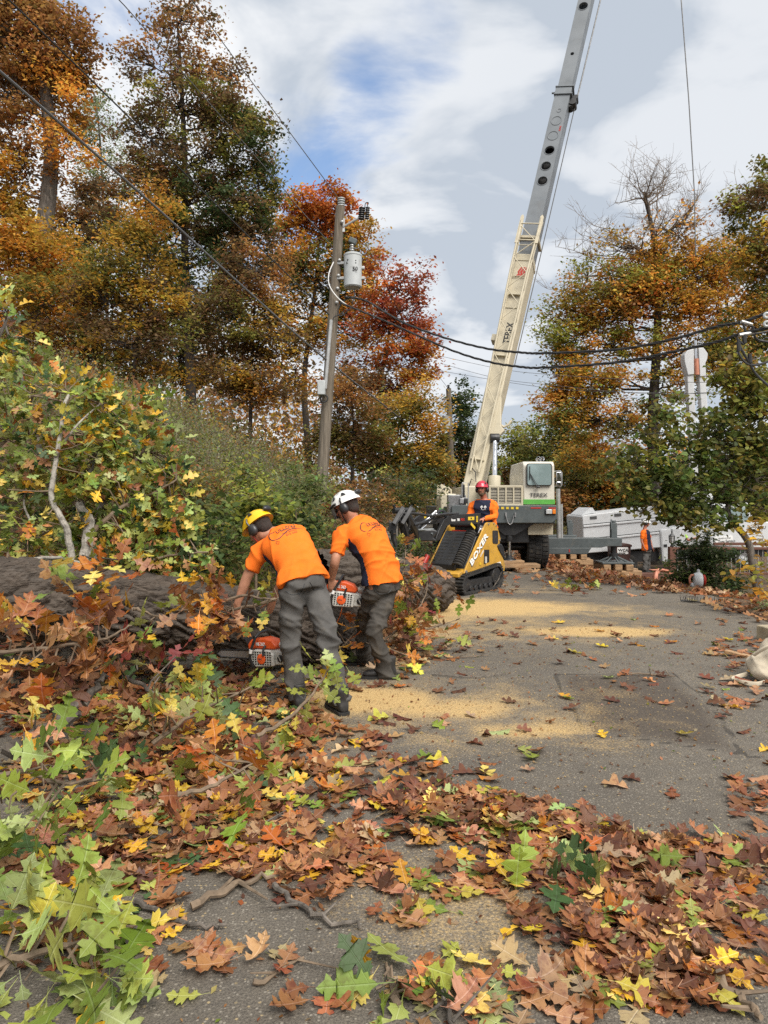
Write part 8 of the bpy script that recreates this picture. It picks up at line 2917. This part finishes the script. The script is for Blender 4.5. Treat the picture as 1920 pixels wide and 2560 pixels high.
# thin scatter over the open asphalt
for _ in range(210):
    y = rs.uniform(3.3, 9.5)
    x = rs.uniform(-.2, 4.6) if y > 4.6 else rs.uniform(-1, 4)
    LREC.append([x, y, 0, MIXB[0][rs.choice(6, p=MIXB[1])], .30])
leaf_recs = []
for x, y, up, pal, tilt in LREC:
    kind = 'fresh' if pal in ('l_green', 'l_dkgreen', 'l_yellow') else 'dry'
    yaw = rs.uniform(0, 2 * math.pi)
    n = Vector((rs.normal(0, tilt * .55), rs.normal(0, tilt * .55) - .05, 1))
    d = Vector((math.cos(yaw), math.sin(yaw), rs.normal(0, tilt * .35)))
    s = rs.uniform(.085, .155)
    R = leaf_rot(d, n, rs.normal(0, tilt * .3))
    low = max(0, -min((R @ Vector(v)).z for v in ((0, 0, 0), (0, 1, 0), (.4, .6, .05), (-.4, .6, .05)))) * s
    leaf_recs.append((Vector((x, y, H(x, y) + .006 + low * .85 + up)), R, s, leaf_col(pal, rs), kind, rs.randint(NTPL[kind]), pal))
leaf_recs.sort(key=lambda r: -(r[2] / (r[0].y + .3)) if (abs(r[0].x) < r[0].y * .52 and r[0].y > 2.0) else 1)
FL = 'fallen oak leaves on the driveway'
CN = dict(l_green='green', l_dkgreen='dark green', l_yellow='yellow', l_orange='orange', l_brown='brown', l_dkbrown='dark brown', l_tan='tan')
for r in leaf_recs[:300]:
    o = one_leaf('fallen_leaf', *r[:6])
    cn = CN[r[6]]
    sx_, sy_ = 960 + F * r[0].x / r[0].y, HY + F * (HC - r[0].z) / r[0].y
    wh = ('in the heap at the bottom right' if sx_ > 1280 and sy_ > 2200 else 'in the litter at the bottom left' if sx_ < 620 and sy_ > 2200 else 'near the bottom middle' if sy_ > 2200
          else 'on the ridge of leaves crossing the driveway' if sx_ > 900 and sy_ > 1960 else 'in the litter below the felled oak' if sx_ <= 900 else 'on the open asphalt above the ridge')
    sh_ = 'curled' if r[4] == 'dry' and r[5] in (1, 2, 3) else 'long' if r[2] > .165 else 'small' if r[2] < .13 else 'flat'
    tag(o, f'{sh_} {cn} fallen oak leaf {wh}', 'leaf', f'{sh_} {cn} oak leaves {wh}')
merged_leaves('fallen_leaves', [r[:6] if r[0].y < 3.7 else r[:4] + ('far', r[5] % 3) for r in leaf_recs[300:]])

# distant litter under and beyond the crane, along both road edges
far = []


def far_zone(n, f, pals, wts):
    for _ in range(n):
        x, y = f()
        yaw = rs.uniform(0, 2 * math.pi)
        R = leaf_rot(Vector((math.cos(yaw), math.sin(yaw), rs.normal(0, .25))), Vector((rs.normal(0, .4), rs.normal(0, .4), 1)), rs.normal(0, .3))
        far.append((Vector((x, y, H(x, y) + .03 + .03 * rs.rand())), R, rs.uniform(.11, .19), leaf_col(pals[rs.choice(len(pals), p=wts)], rs), 'far', rs.randint(3)))


BF = (['l_brown', 'l_dkbrown', 'l_tan', 'l_orange'], [.60, .2, .12, .08])
far_zone(2200, lambda: (rs.uniform(1.2, 8.5), rs.uniform(16.5, 28)), *BF)
far_zone(1100, lambda: (3.6 + abs(rs.normal(0, 1.9)), rs.uniform(13.2, 19)), *BF)
far_zone(900, lambda: (rs.uniform(4.6, 7.5), rs.uniform(12, 15.5)), *BF)
far_zone(230, lambda: (rs.uniform(.8, 5.5), rs.uniform(11.5, 17)), *BF)
far_zone(400, lambda: (bank_x(8.) + 1 + rs.uniform(-1.6, 1.2), rs.uniform(6.6, 9)), *BF)
far_zone(500, lambda: (rs.uniform(4.7, 7), rs.uniform(6.5, 11)), *BF)
merged_leaves('distant_leaf_litter', far)

# sawdust chips as small loose flakes
n = 5200
cand = np.stack([rs.uniform(-1.2, 4.6, n * 6), rs.uniform(2.3, 9.5, n * 6)], 1)
keep = rs.rand(n * 6) < dust(cand[:, 0], cand[:, 1]) * .55 + .03
cand = cand[keep][:n]
pos = np.stack([cand[:, 0], cand[:, 1], hgt(cand[:, 0], cand[:, 1]) + .006], 1)
V, T_, C_ = scatter_mesh(pos, rnd_rot(len(pos), rs, 1.2), rs.uniform(.006, .020, len(pos)), np.clip(np.array((.52, .37, .18)) * np.exp(rs.normal(0, .22, (len(pos), 1))), 0, .85), L_V, L_T)
tag(np_mesh('sawdust_chips', V, T_, M['leaf_far'], None, col=C_), kind='stuff')
# small crumbs of leaf and twig
n = 3800
cand = np.stack([rs.uniform(-2.5, 4.6, n), rs.uniform(2.0, 8.5, n)], 1)
pos = np.stack([cand[:, 0], cand[:, 1], hgt(cand[:, 0], cand[:, 1]) + .007], 1)
cc_ = pick_cols(n, PAL['l_brown'] + PAL['l_dkbrown'] + PAL['l_tan'] + PAL['l_green'][:1], rs)
V, T_, C_ = scatter_mesh(pos, rnd_rot(n, rs, 1.2), rs.uniform(.008, .035, n), cc_, L_V, L_T)
tag(np_mesh('leaf_crumbs', V, T_, M['leaf_far'], None, col=C_), kind='stuff')
# grey green plant and pebbles by the right edge
make_tree('sage_plant', 'low grey green leafy plant at the right edge beside the rake head', 'plant', 10.0, [(1900, 1535), (1900, 1520), (1905, 1505)], .006, [(1905, 1512, 32, 18, ['pale'], 1.2)], 170, None, 'twig', leaf=.05, clump=.08, r1=.003, cover=1.6, limb_k=.2)
